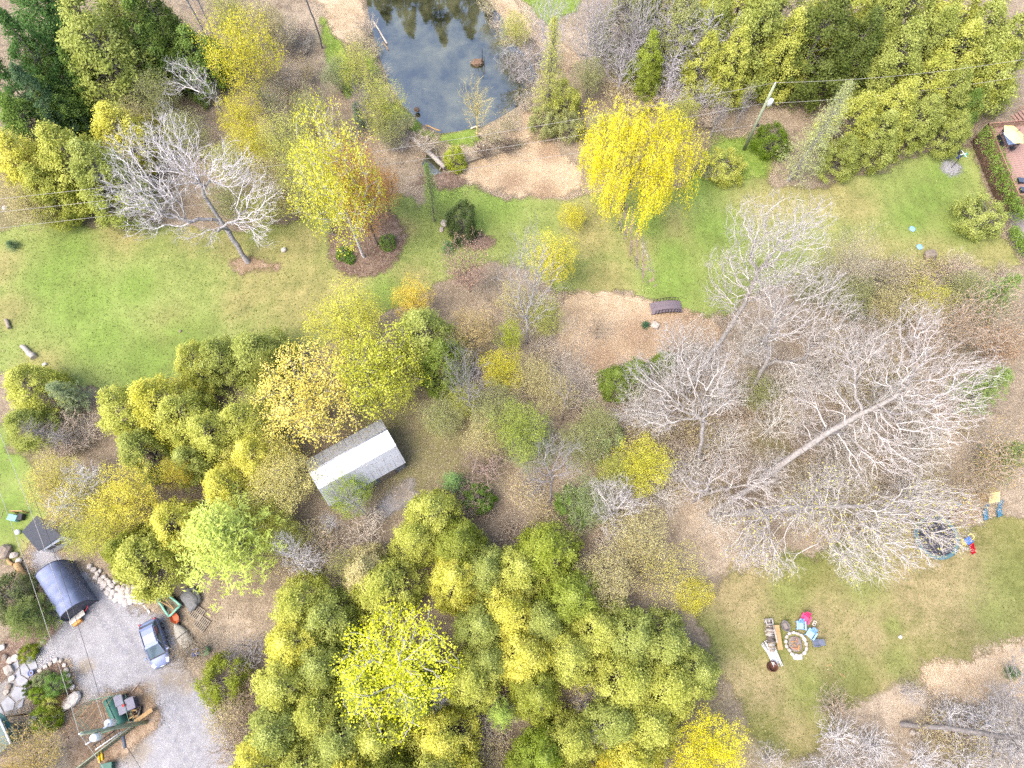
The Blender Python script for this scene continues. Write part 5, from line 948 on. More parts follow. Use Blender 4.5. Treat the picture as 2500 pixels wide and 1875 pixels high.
for (n1, z1), (n2, z2), nm, m, lb in ((prof[0], prof[1], 'roof', GALV, 'grey north slope of the barn roof'), (prof[1], prof[2], 'roof', SKYSHEENM, 'upper slope of the barn roof, its sky reflection painted white'), (prof[2], prof[3], 'roof', GALV, 'grey lower slope of the barn roof')):
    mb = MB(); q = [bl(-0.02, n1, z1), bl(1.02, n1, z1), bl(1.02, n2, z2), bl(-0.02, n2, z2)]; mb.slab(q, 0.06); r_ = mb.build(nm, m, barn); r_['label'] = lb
for (n1, z1), (n2, z2), m in ((prof[0], prof[1], GALV), (prof[1], prof[2], SKYSHEENM), (prof[2], prof[3], GALV)):
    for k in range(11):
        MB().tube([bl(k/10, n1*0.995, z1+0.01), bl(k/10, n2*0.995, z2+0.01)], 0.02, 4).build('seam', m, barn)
MB().tube([bl(-0.02, 0, zR+0.02), bl(1.02, 0, zR+0.02)], 0.07, 6).build('ridge_cap', GALV, barn)
rl_ = np.array([tuple(bl(R.random(), (wN-0.1)*u if u > 0 else (wS2-0.1)*u, 0)) for u in [R.uniform(-1, 1) for _ in range(420)]])
rl_[:, 2] = [np.interp(-((Vector(p)+o0-ridge_r).dot(nrm)), [-wN, 0, wS1, wS2], [zN, zR, zB, zS])+0.05 for p in rl_]
lf = link('leaf_litter', leaf_mesh('leaf_litter', [leaves(rl_, 0.10, NR.uniform(0, 1, len(rl_)), None, 0.7, 2.5)]), barn); lf.color = (*lin((150, 132, 100)), 1); lf['kind'] = 'stuff'
mb = MB(); w2 = wS2-0.25; wn2 = wN-0.2
for s in (0.0, 1.0):
    mb.poly([bl(s, wn2, 0), bl(s, wn2, zN-0.05), bl(s, 0, zR-0.08), bl(s, -wS1, zB-0.1), bl(s, -w2, zS-0.02), bl(s, -w2, 0)])
mb.poly([bl(0, -w2, 0), bl(1, -w2, 0), bl(1, -w2, zS), bl(0, -w2, zS)]); mb.poly([bl(0, wn2, 0), bl(1, wn2, 0), bl(1, wn2, zN-0.03), bl(0, wn2, zN-0.03)])
mb.build('wall', mat('barn_wall', lin((112, 116, 122)), 0.8, var=0.25), barn)
dr = MB(); c = bl(0.25, -w2-0.04, 1.0); dr.box(c, (1.6, 0.06, 2.0), rz=math.atan2(ax.y, ax.x)); dr.build('door', WOODG, barn)

# tarp shelter, arched
C_, D_ = P(241, 1468), P(176, 1518); E_ = P(176, 1372)
fx = (D_-C_); W = fx.length; fx.normalize(); ly = Vector((-fx.y, fx.x, 0))
if ly.dot(E_-C_) < 0: ly = -ly
Ls = (E_-C_).dot(ly); print('shelter', W, Ls)
sh = thing('tarp_shelter', 'dark grey-blue tarp shelter with an arched top beside the gravel', 'shelter', C_.lerp(D_, 0.5))
TARP = mat('grey_tarp', lin((100, 108, 134)), 0.55, var=0.2, scale=1.2, bump=0.25, spec=0.4)
TARPD = mat('dark_tarp', lin((58, 60, 70)), 0.6, var=0.2, scale=1.5, bump=0.2)
nA, nL = 18, 30; vs = []; Hs = 2.7
for j in range(nL+1):
    y = Ls*j/nL
    sag = 0.07*abs(math.sin(math.pi*j/nL*5))
    for i in range(nA+1):
        a = math.pi*i/nA; sx = -math.copysign(abs(math.cos(a))**0.75, math.cos(a))*W/2; z = Hs*(math.sin(a)**0.62)
        wr = 0.05*mnoise.noise(Vector((sx*1.5, y*1.1, z*1.2)))+0.03*mnoise.noise(Vector((sx*4, y*2.5, 3)))
        z2 = z*(1-sag*0.5)+wr*(1 if z > 0.3 else 0)
        p = fx*sx+ly*(y+wr)+Vector((0, 0, max(0.0, z2))); vs.append(tuple(p))
qs = [(j*(nA+1)+i, j*(nA+1)+i+1, (j+1)*(nA+1)+i+1, (j+1)*(nA+1)+i) for j in range(nL) for i in range(nA)]
link('cover', quad_mesh('cover', vs, qs, smooth=True, mats=[TARP]), sh)
for k, y in enumerate((0.0, Ls)):
    mb = MB(); mb.poly([fx*(-math.copysign(abs(math.cos(math.pi*i/nA))**0.75, math.cos(math.pi*i/nA))*W/2*0.985)+ly*(y+(0.12 if k == 0 else -0.12))+Vector((0, 0, Hs*0.97*math.sin(math.pi*i/nA)**0.62)) for i in range(nA+1)]); mb.build('end_panel', TARPD, sh)
for y in (0.02, Ls-0.02):
    MB().tube([fx*(-math.copysign(abs(math.cos(math.pi*i/nA))**0.75, math.cos(math.pi*i/nA))*W/2*1.01)+ly*y+Vector((0, 0, Hs*1.0*math.sin(math.pi*i/nA)**0.62+0.02)) for i in range(nA+1)], 0.035, 6).build('frame_hoop', TARPD, sh)
# red hand cart with an orange box at the shelter mouth
cart = thing('hand_cart', 'red framed hand cart with an orange box at the shelter mouth', 'cart', P(196, 1508))
a_ = math.atan2(fx.y, fx.x)
MB().box((0, 0, 0.55), (1.5, 0.55, 0.06), rz=a_, rx=0.25, bevel=0.02).build('deck', mat('cream_panel', lin((186, 180, 172)), 0.6), cart)
MB().box((-0.05, -0.35, 0.28), (0.75, 0.5, 0.45), rz=a_, bevel=0.03).build('box', mat('orange_box', lin((206, 140, 70)), 0.6), cart)
RED = mat('red_paint', lin((168, 40, 44)), 0.45, var=0.1)
d_ = Vector((math.cos(a_), math.sin(a_), 0))
MB().tube([d_*-0.7+Vector((0, 0, 0.45)), d_*-1.1+Vector((0, 0.05, 0.7)), d_*-1.35+Vector((0.0, 0.1, 0.95))], 0.035).build('handle', RED, cart)
MB().box((0, -0.02, 0.48), (1.4, 0.1, 0.08), rz=a_).build('frame', RED, cart)
for s in (-0.5, 0.5):
    w = MB().tube([d_*s+Vector((-0.09*d_.y, 0.09*d_.x, 0.2)), d_*s+Vector((0.09*d_.y, -0.09*d_.x, 0.2))], 0.2, 14).build('wheel', DARKM, cart)

# dark-roofed shed
rc = [P(53, 1298, 2.3), P(90, 1258, 2.6), P(150, 1308, 2.6), P(94, 1346, 2.3)]
ctr = sum(rc, Vector())/4; shed = thing('garden_shed', 'small shed with dark shingled roof and white front wall', 'shed', at(ctr, 0)); off = at(ctr, 0)
mb = MB(); mb.slab([p-off for p in rc], 0.08); mb.build('roof', mat('dark_shingle', lin((62, 64, 70)), 0.9, var=0.25, scale=8, bump=0.4), shed)
inn = [(p-ctr)*0.92+ctr for p in rc]
mb = MB()
for i in range(4):
    a, b = inn[i]-off, inn[(i+1) % 4]-off; mb.poly([at(a, 0), at(b, 0), at(b, b.z-0.05), at(a, a.z-0.05)])
mb.build('wall', WHITEP, shed)
a, b = inn[3]-off, inn[2]-off; dv = (b-a); dv.z = 0; fn = Vector((dv.y, -dv.x, 0)).normalized(); mid = at(a.lerp(b, 0.45), 1.45)+fn*0.03
wdw = MB().box(mid, (1.3, 0.06, 0.75), rz=math.atan2(dv.y, dv.x)).build('window', mat('dark_glass', lin((40, 48, 60)), 0.1, spec=0.6), shed)
MB().box(mid+fn*0.02, (0.08, 0.08, 0.78), rz=math.atan2(dv.y, dv.x)).build('mullion', WHITEP, wdw)
MB().box(mid+fn*0.02+Vector((0, 0, 0.42)), (1.5, 0.1, 0.1), rz=math.atan2(dv.y, dv.x)).build('lintel', WHITEP, shed)
bn = thing('storage_bin', 'teal plastic bin on a wooden frame beside the small shed', 'bin', P(42, 1266))
MB().box((-0.1, 0, 0.35), (0.9, 0.6, 0.6), rz=-0.2, bevel=0.05).build('body', mat('teal_plastic', lin((110, 150, 150)), 0.5), bn)
for x in (-0.1, 0.9):
    MB().box((x, 0.55, 0.5), (0.1, 0.1, 1.0)).build('post', TANW, bn)
MB().box((0.4, 0.55, 1.0), (1.2, 0.1, 0.08)).build('rail', TANW, bn); MB().box((0.55, 0.1, 0.3), (0.5, 0.6, 0.55), bevel=0.04).build('crate', DARKM, bn)
tag(MB().lathe([(0.02, 0.02), (0.2, 0.08), (0.26, 0.25), (0.2, 0.43), (0.02, 0.5)], n=14).build('white_ball', WHITEP, loc=P(47, 1300)), 'round white float lying by the corner of the small shed', 'float')

# house corner and porch at the lower left edge
hs = thing('house', 'house corner with green metal porch roof at the lower left edge', 'house', P(-30, 1830))
o = P(-30, 1830)
GRNR = mat('green_roof', lin((58, 92, 86)), 0.5, 0.1, var=0.12, stripes=('X', 1.4, 0.25)); GRYR = mat('grey_green_roof', lin((104, 118, 112)), 0.55, var=0.12)
mb = MB(); mb.slab([P(-10, 1735, 2.6)-o, P(12, 1748, 2.6)-o, P(44, 1800, 2.5)-o, P(24, 1820, 2.6)-o, P(-10, 1790, 2.9)-o], 0.08); mb.build('porch_roof', GRNR, hs)
mb = MB(); mb.slab([P(-2, 1755, 3.3)-o, P(24, 1814, 3.3)-o, P(6, 1835, 3.6)-o, P(-80, 1870, 4.2)-o, P(-110, 1770, 4.2)-o], 0.12); mb.build('roof', GRYR, hs)
a, b = P(-2, 1754, 3.34)-o, P(26, 1816, 3.34)-o; MB().tube([a, b], 0.09, 6).build('gutter', WHITEP, hs)
mb = MB(); mb.slab([P(-12, 1770, 2.9)-o, P(14, 1815, 2.9)-o, P(-60, 1860, 2.9)-o, P(-90, 1790, 2.9)-o], 2.9); mb.build('wall', mat('house_wall', lin((130, 124, 112)), 0.8), hs)
for px, py in ((38, 1798), (14, 1750)): MB().tube([P(px, py, 2.5)-o, at(P(px, py, 2.5)-o, 0)], 0.07, 6).build('post', TANW, hs)
MB().tube([P(8, 1776, 2.3)-o, P(37, 1770, 2.3)-o], 0.09, 6).build('beam', TANW, hs)

# deck of the neighbouring house, right edge
zr, zd = 2.9, 1.9
c0, c1 = P(2415, 301, zr), P(2489, 475, zr); dl = (c1-c0); dl.z = 0; LD = dl.length; dl.normalize(); dx = Vector((-dl.y, dl.x, 0))
if dx.x < 0: dx = -dx
q0 = at(c0, 0); dk = thing('wooden_deck', 'raised red-brown wooden deck with railing at the right edge', 'deck', q0)
DECKM = mat('deck_stain', lin((140, 112, 102)), 0.8, var=0.15, scale=4); RAILM = mat('rail_stain', lin((132, 100, 88)), 0.75, var=0.15); SKIRT = mat('skirt_lattice', lin((122, 92, 80)), 0.8, var=0.2)
WD = 9.0
me0 = None; nb = int(LD/0.29)
for i in range(nb):
    if me0 is None:
        bo = MB().box((0, 0, 0), (WD, 0.275, 0.05), bevel=0.008).build('deck_board', DECKM, dk); me0 = bo.data
    else: bo = link('deck_board', me0, dk)
    bo.location = dl*(LD*(i+0.5)/nb)+dx*WD/2+Vector((0, 0, zd)); bo.rotation_euler = (0, 0, math.atan2(dx.y, dx.x))
for a, b, wv in ((Vector(), dl*LD, True), (Vector(), dx*WD, True), (dl*LD, dl*LD+dx*WD, True)):
    n = (b-a).length; d = (b-a).normalized()
    mb = MB(); mb.tube([at(a, zr), at(b, zr)], 0.065, 4); rl = mb.build('top_rail', RAILM, dk)
    mb = MB(); mb.tube([at(a, zd+0.12), at(b, zd+0.12)], 0.05, 4); mb.build('bottom_rail', RAILM, dk)
    mb = MB(); k = int(n/0.16)
    for i in range(k+1):
        p = a+d*(n*i/k); mb.box((p.x, p.y, (zr+zd)/2+0.05), (0.05, 0.05, zr-zd-0.1))
    bal = mb.build('balusters', RAILM, dk); bal['kind'] = 'stuff'
    for i in range(int(n/1.8)+1):
        p = a+d*min(n, 1.8*i); MB().box((p.x, p.y, zr/2), (0.12, 0.12, zr)).build('post', RAILM, dk)
mb = MB(); k = int(LD/0.13)
out = -dx*0.42
for i in range(k): # slatted skirt that slopes out below the rail
    p = dl*(LD*(i+0.5)/k); mb.tube([at(p, zd), at(p+out, 0.0)], 0.035, 4)
sk = mb.build('skirt_slats', SKIRT, dk); sk['kind'] = 'stuff'
mb = MB(); k = int(4.0/0.13)
for i in range(k):
    p = dl*LD+dx*(0.13*i); mb.tube([at(p, zd), at(p+dl*0.4, 0.0)], 0.035, 4)
sk = mb.build('skirt_slats', SKIRT, dk); sk['kind'] = 'stuff'
stair = thing('deck_stair', 'short red-brown stair flight above the deck corner', 'stairs', P(2478, 292))
for i in range(6): MB().box((0.28*i, 0.12*i, 0.1+0.18*i), (0.32, 1.2, 0.07), rz=0.4).build('step', DECKM, stair)
MB().tube([(-0.3, 0.5, 1.0), (1.6, 1.3, 2.1)], 0.05, 4).build('handrail', RAILM, stair)

def dk_at(px, py, z=1.95): return P(px, py, z)
# table, chairs, parasol, loungers
GLASS = mat('frosted_glass', lin((150, 164, 190)), 0.2, spec=0.6, var=0.05); BLACK = mat('black_metal', lin((38, 40, 46)), 0.5)
tt = dk_at(2455, 348); tb = thing('patio_table', 'long blue-grey glass patio table on the deck', 'table', tt, math.atan2(dl.y, dl.x))
MB().box((0, 0, 0.72), (1.7, 0.95, 0.04), bevel=0.01).build('tabletop', GLASS, tb)
MB().tube([(-0.85, -0.47, 0.70), (0.85, -0.47, 0.70), (0.85, 0.47, 0.70), (-0.85, 0.47, 0.70), (-0.85, -0.47, 0.70)], 0.03, 5).build('rim', BLACK, tb)
for x in (-0.75, 0.75):
    for y in (-0.4, 0.4): MB().tube([(x, y, 0), (x, y, 0.7)], 0.025, 5).build('leg', BLACK, tb)
def patio_chair(off, face, label):
    p = tb.matrix_basis @ Vector((off[0], off[1], 0)) if False else tt + dl*off[0]+Vector((-dl.y, dl.x, 0))*off[1]
    c = thing('patio_chair', label, 'chair', at(p, tt.z), math.atan2(dl.y, dl.x)+face, 'black patio chairs round the deck table')
    MB().box((0, 0, 0.43), (0.46, 0.46, 0.05), bevel=0.02).build('seat', BLACK, c); MB().box((-0.24, 0, 0.68), (0.05, 0.46, 0.5), bevel=0.02).build('backrest', BLACK, c)
    for x in (-0.2, 0.2):
        for y in (-0.2, 0.2): MB().tube([(x, y, 0), (x, y, 0.43)], 0.02, 5).build('leg', BLACK, c)
    for y in (-0.26, 0.26): MB().tube([(-0.22, y, 0.45), (-0.2, y, 0.65), (0.2, y, 0.65), (0.2, y, 0.43)], 0.02, 5).build('armrest', BLACK, c)
sgn = 1 if Vector((-dl.y, dl.x, 0)).dot(dx) > 0 else -1
patio_chair((-1.15, 0), 0, 'black chair at the upper end of the deck table')
patio_chair((1.15, 0), math.pi, 'black chair at the lower end of the deck table')
patio_chair((-0.4, -0.85*sgn), math.pi/2*sgn, 'black chair on the railing side of the deck table, upper')
patio_chair((0.4, -0.85*sgn), math.pi/2*sgn, 'black chair on the railing side of the deck table, lower')
patio_chair((0.5, 0.85*sgn), -math.pi/2*sgn, 'black chair under the parasol edge')
um = thing('parasol', 'tilted pale yellow six-sided parasol over the deck table', 'parasol', dk_at(2462, 345), 0.2)
CAN = mat('yellow_canvas', lin((216, 200, 128)), 0.85, var=0.06)
tilt = Matrix.Rotation(0.25, 3, 'Y'); uc = P(2475, 328, 4.1)-um.location; uc = Matrix.Rotation(-0.2, 3, 'Z')@uc
mb = MB(); top = mb.bm.verts.new(uc+Vector((0, 0, 0.42))); rim = [mb.bm.verts.new(uc+tilt@Vector((1.42*math.cos(k*math.pi/3), 1.42*math.sin(k*math.pi/3), 0))) for k in range(6)]
for k in range(6): mb.bm.faces.new((top, rim[k], rim[(k+1) % 6]))
mb.build('canopy', CAN, um)
MB().tube([(0, 0, 0), (0, 0, 2.0), tuple(uc+Vector((0, 0, 0.45)))], 0.03, 6).build('pole', BLACK, um)
for k in range(6): MB().tube([tuple(uc+Vector((0, 0, 0.36))), tuple(uc+tilt@Vector((1.4*math.cos(k*math.pi/3), 1.4*math.sin(k*math.pi/3), -0.03)))], 0.012, 4).build('rib', BLACK, um)
for (px, py), lb in (((2502, 444), 'upper of two dark blue sun loungers on the deck'), ((2508, 467), 'lower of two dark blue sun loungers on the deck')):
    lo = thing('sun_lounger', lb, 'lounger', dk_at(px, py), 0.05, 'loungers on the deck')
    CU = mat('navy_cushion', lin((66, 76, 92)), 0.85)
    MB().box((0.2, 0, 0.34), (1.3, 0.62, 0.09), bevel=0.03).build('cushion', CU, lo); MB().box((-0.72, 0, 0.42), (0.62, 0.62, 0.09), ry=0.3, bevel=0.03).build('backrest', CU, lo)
    MB().box((0, 0, 0.26), (1.9, 0.66, 0.05)).build('frame', BLACK, lo)
    for x in (-0.85, 0.85):
        for y in (-0.28, 0.28): MB().box((x, y, 0.12), (0.05, 0.05, 0.24)).build('leg', BLACK, lo)
# hedge in front of the deck: green cedar tops over a brown bare flank
def hedge(name, pxs, h, r, label, flank):
    pts = [P(*p) for p in pxs]; base = pts[0]; hd = thing(name, label, 'hedge', base)
    V = []; Fk = []
    for a, b in zip(pts[:-1], pts[1:]):
        n = int((b-a).length/0.14)
        for i in range(n*6):
            p = a.lerp(b, R.random())-base; side = (b-a).normalized().cross(Vector((0, 0, 1)))
            s = R.gauss(0.25 if side.x > 0 else -0.25, 0.5)*r; zz = h*R.uniform(0.3, 1.0)**0.6*(1-0.2*abs(s)/r)
            V.append((p.x+side.x*s, p.y+side.y*s, zz))
        for i in range(n*3):
            p = a.lerp(b, R.random())-base; side = (b-a).normalized().cross(Vector((0, 0, 1)))
            if side.x > 0: side = -side
            s = r*R.uniform(0.4, 1.1); zz = h*R.uniform(0.02, 0.75); Fk.append((p.x+side.x*s, p.y+side.y*s, zz))
    f = link('foliage', leaf_mesh('foliage', [clumps(np.array(V), 15, 0.17, 0.16, None, 0.6, 0.15, None, 0.6)]), hd); f.color = (*lin((124, 146, 64)), 1)
    if flank:
        f = link('bare_flank', leaf_mesh('bare_flank', [clumps(np.array(Fk), 5, 0.14, 0.15, None, 0.25, 0.15, None, 0.2)]), hd); f.color = (*lin((78, 68, 56)), 1)
        att = np.array(Fk)[::4]; seg = [(0, 0, 0), (0.1, 0, 0.2)]
    return hd
hedge('cedar_hedge', [(2375, 345), (2402, 405), (2428, 480), (2462, 560)], 2.9, 0.85, 'clipped cedar hedge with brown bare flank along the deck', True)
hedge('cedar_hedge', [(2455, 570), (2478, 615), (2520, 650)], 1.6, 0.6, 'low dark green hedge below the round olive tree', False)
pt_m = ground_mat('patio_stone', [lin((104, 96, 92)), lin((122, 114, 110)), lin((140, 132, 126))], (0.4, 2.0, 6.0), edge=True)
cover('patio', [(2462, 520), (2540, 500), (2600, 600), (2540, 650), (2492, 610)], pt_m, 0.03, seed=61, wob=0.2, step=0.35)

# utility poles and wires
def upole(base, top, label, h=None):
    b = P(*base); hh = h or height_of(base, top); tp = P(top[0], top[1], hh)
    t = thing('utility_pole', label, 'utility pole', b); o = tp-b
    MB().tube([(0, 0, 0), tuple(o*0.5), tuple(o)], [0.19, 0.165, 0.14], 10).build('shaft', POLEW, t)
    MB().tube([tuple(o), tuple(o+Vector((0, 0, 0.32)))], [0.07, 0.05], 8).build('insulator', WHITEP, t)
    return t, b, o, hh
p1, b1, o1, h1 = upole((1816, 366), (1891, 207), 'grey-green utility pole with one white transformer right of the willow'); print('pole', h1, o1)
k = o1*0.76; sd = Vector((0.36, -0.1, 0))
MB().lathe([(0.05, 0), (0.26, 0.04), (0.28, 0.75), (0.24, 0.86), (0.06, 0.92)], c=tuple(k+sd+Vector((0, 0, -0.4))), n=16).build('transformer', WHITEP, p1)
MB().box(tuple(k+sd*0.5), (0.4, 0.1, 0.12)).build('bracket', DARKM, p1)
MB().box(tuple(o1*0.42+Vector((0.2, -0.1, 0))), (0.3, 0.3, 0.14)).build('cable_box', DARKM, p1)
p2, b2, o2, h2 = upole((357, 1763), (199, 1791), 'utility pole with two white transformers by the wire pen'); print('pole2', h2, o2)
for f_, s_ in ((0.60, Vector((0.0, 0.42, 0.05))), (0.80, Vector((0.12, -0.42, 0.0)))):
    k = o2*f_
    MB().lathe([(0.05, 0), (0.28, 0.04), (0.30, 0.8), (0.26, 0.92), (0.06, 0.98)], c=tuple(k+s_+Vector((0, 0, -0.4))), n=16).build('transformer', WHITEP, p2)
    MB().box(tuple(k+s_*0.5), (0.12, 0.5, 0.1)).build('bracket', DARKM, p2)
k = o2*0.72; MB().box(tuple(k), (1.3, 0.12, 0.12), rz=0.75).build('cross_arm', WHITEP, p2)
for s_ in (-0.6, 0.6): MB().lathe([(0.05, 0), (0.08, 0.05), (0.06, 0.25)], c=tuple(k+Vector((s_*math.cos(0.75), s_*math.sin(0.75), 0.06))), n=8).build('insulator', WHITEP, p2)
MB().tube([tuple(o2*0.85+Vector((0.1, -0.6, 0))), tuple(o2*0.87+Vector((-0.2, -0.85, 0.1)))], 0.05, 6).build('fuse', WHITEP, p2)
def wire(a, b, sag, label, m=CABLE, r=0.02, n=24, gp=None):
    a, b = Vector(a), Vector(b); pts = [a.lerp(b, i/n)-Vector((0, 0, 4*sag*(i/n)*(1-i/n))) for i in range(n+1)]
    o = MB().tube([p-a for p in pts], r, 4).build('power_line', m, loc=a); tag(o, label, 'cable', gp); return o
T1 = b1+o1+Vector((0, 0, 0.3)); N1 = b1+o1*0.74; C1 = b1+o1*0.42
g_ = 'cables above the lawn'
wire(T1, P(-140, 500, 9.6), 1.5, 'top cable running left from the pole over the pond foot', gp=g_)
wire(N1, P(-140, 532, 7.6), 1.3, 'second cable running left from the transformer', gp=g_)
wire(C1, P(-140, 572, 5.0), 1.0, 'lowest cable running left across the willow', gp=g_)
wire(T1, P(2640, 120, 9.6), 1.0, 'top cable running right from the transformer pole', gp=g_)
wire(N1, P(2640, 160, 7.6), 1.0, 'lower cable running right from the transformer pole', gp=g_)
T2 = b2+o2+Vector((0, 0, 0.3)); g_ = 'cables over the driveway'
wire(T2, P(-60, 1050, 10.5), 0.6, 'outer cable running up the left edge from the driveway pole', gp=g_)
wire(b2+o2*0.72+Vector((0.3, 0.3, 0.25)), P(-30, 985, 9.0), 0.6, 'second cable running up from the cross arm', gp=g_)
wire(b2+o2*0.62, P(70, 1180, 6.2), 0.5, 'dark cable running up past the tarp shelter', CABLED, gp=g_)
wire(T2, P(300, 1960, 10.0), 0.3, 'outer cable running down past the lower edge', gp=g_)
wire(b2+o2*0.55, P(390, 1960, 6.0), 0.3, 'dark cable running down over the gravel', CABLED, gp=g_)
sp = P(303, 1812, 6.2); tag(MB().tube([(-0.16, 0.42, 0), (0, 0, 0), (0.16, -0.42, 0)], 0.13, 8).build('cable_splice', mat('splice_box', lin((70, 74, 84)), 0.6), loc=sp), 'dark box-shaped splice hanging on the cable over the gravel', 'cable box')
# ---------------------------------------------------------------- smaller things
# parked car
CARP = mat('blue_grey_paint', lin((100, 110, 138)), 0.42, 0.1, var=0.05, spec=0.35); CGL = mat('car_glass', lin((70, 84, 92)), 0.08, var=0.1, spec=0.8); TYRE = mat('tyre', lin((34, 34, 36)), 0.9); RIM = mat('rim', lin((150, 152, 158)), 0.4, 0.6); LAMP = mat('lamp_glass', lin((206, 212, 220)), 0.15, spec=0.8); TAIL = mat('tail_lamp', lin((130, 24, 34)), 0.3); TRIM = mat('black_trim', lin((30, 31, 34)), 0.6)
rr, ff = P(360, 1521, 0.9), P(396, 1622, 0.6); cd = (ff-rr); cd.z = 0; CLn = cd.length; print('car', CLn)
car = thing('parked_car', 'blue-grey hatchback parked on the gravel driveway', 'car', at((rr+ff)/2, 0), math.atan2(cd.y, cd.x))
LC, WC = max(4.2, min(4.7, CLn)), 1.78; hl = LC/2
# body sections along x (rear -> front): x, half width, low z, shoulder z
sec = [(-hl, 0.70, 0.42, 0.86), (-hl+0.12, 0.82, 0.30, 0.95), (-hl+0.8, 0.88, 0.24, 0.98), (-0.4, 0.89, 0.22, 0.97), (0.6, 0.89, 0.22, 0.95), (1.1, 0.88, 0.22, 0.92), (hl-0.55, 0.86, 0.24, 0.82), (hl-0.15, 0.78, 0.30, 0.70), (hl, 0.60, 0.40, 0.58)]
mb = MB(); rings = []
for x, w, z0, z1 in sec:
    rings.append([mb.bm.verts.new((x, y, z)) for y, z in ((-w*0.9, z0), (-w, z0+0.12), (-w, z1-0.16), (-w*0.93, z1-0.02), (-w*0.6, z1+0.03), (0, z1+0.05), (w*0.6, z1+0.03), (w*0.93, z1-0.02), (w, z1-0.16), (w, z0+0.12), (w*0.9, z0))])
for i in range(len(rings)-1):
    for k in range(10): mb.bm.faces.new((rings[i][k], rings[i][k+1], rings[i+1][k+1], rings[i+1][k])).smooth = True
    mb.bm.faces.new((rings[i][10], rings[i][0], rings[i+1][0], rings[i+1][10]))
mb.bm.faces.new(rings[0][::-1]); mb.bm.faces.new(rings[-1]); mb.build('body', CARP, car)
# greenhouse: glass cabin with a painted roof on top
def cab(pts_low, pts_top): # low/top: (x, halfwidth, z)
    pass
gl = [(-hl+0.22, 0.72, 0.93), (-hl+0.7, 0.80, 0.98), (0.55, 0.80, 0.97), (1.22, 0.70, 0.93)]; gt = [(-hl+0.55, 0.58, 1.46), (-hl+0.8, 0.62, 1.52), (-0.05, 0.62, 1.53), (0.28, 0.56, 1.47)]
mb = MB(); lo = [mb.bm.verts.new((x, s*w, z)) for s in (-1, 1) for x, w, z in gl]; tp = [mb.bm.verts.new((x, s*w, z)) for s in (-1, 1) for x, w, z in gt]
for s in (0, 4):
    for i in range(3): mb.bm.faces.new((lo[s+i], lo[s+i+1], tp[s+i+1], tp[s+i]))
mb.bm.faces.new((lo[0], lo[4], tp[4], tp[0])); mb.bm.faces.new((lo[3], lo[7], tp[7], tp[3]))
mb.build('windows', CGL, car)
mb = MB()
for i in range(3): mb.slab([(gt[i][0], -gt[i][1]-0.015, gt[i][2]+0.02), (gt[i+1][0], -gt[i+1][1]-0.015, gt[i+1][2]+0.02), (gt[i+1][0], gt[i+1][1]+0.015, gt[i+1][2]+0.02), (gt[i][0], gt[i][1]+0.015, gt[i][2]+0.02)], 0.035)
rf = mb.build('roof', CARP, car); MB().box((-0.45, 0, 1.553), (0.75, 0.95, 0.02)).build('sunroof', CGL, rf)
for s in (-1, 1):
    MB().tube([(-hl+0.7, s*0.57, 1.56), (-0.4, s*0.57, 1.60), (0.1, s*0.56, 1.57)], 0.025, 5).build('roof_rail', TRIM, rf)
    for g in range(3):
        a, b = Vector((gl[g+ (0 if g < 1 else 0)][0], s*(gl[g][1]+0.008), gl[g][2])), Vector((gt[g][0], s*(gt[g][1]+0.008), gt[g][2]))
        MB().tube([a, b], 0.035, 4).build('pillar', CARP, car)
    MB().tube([(gl[3][0], s*(gl[3][1]+0.0), gl[3][2]), (gt[3][0], s*(gt[3][1]), gt[3][2])], 0.04, 4).build('pillar', CARP, car)
    MB().box((0.95, s*1.0, 0.98), (0.16, 0.24, 0.14), bevel=0.03).build('mirror', CARP, car)
    MB().box((hl-0.32, s*0.62, 0.74), (0.42, 0.26, 0.1), rz=-s*0.35, ry=0.25, bevel=0.03).build('headlight', LAMP, car)
    MB().box((-hl+0.06, s*0.66, 0.86), (0.16, 0.22, 0.26), bevel=0.03).build('tail_light', TAIL, car)
    for x in (-hl+0.85, hl-0.88):
        w = MB().tube([(x, s*0.74, 0.32), (x, s*0.90, 0.32)], 0.32, 18).build('wheel', TYRE, car); MB().tube([(x, s*0.88, 0.32), (x, s*0.915, 0.32)], 0.2, 14).build('rim', RIM, w)
MB().box((hl-0.03, 0, 0.45), (0.1, 1.2, 0.16), bevel=0.03).build('grille', TRIM, car); MB().box((1.2, 0, 0.94), (0.1, 1.35, 0.05), ry=0.2).build('cowl', TRIM, car)
MB().box((hl-0.02, 0, 0.6), (0.06, 0.34, 0.1)).build('bumper_plate', WHITEP, car)

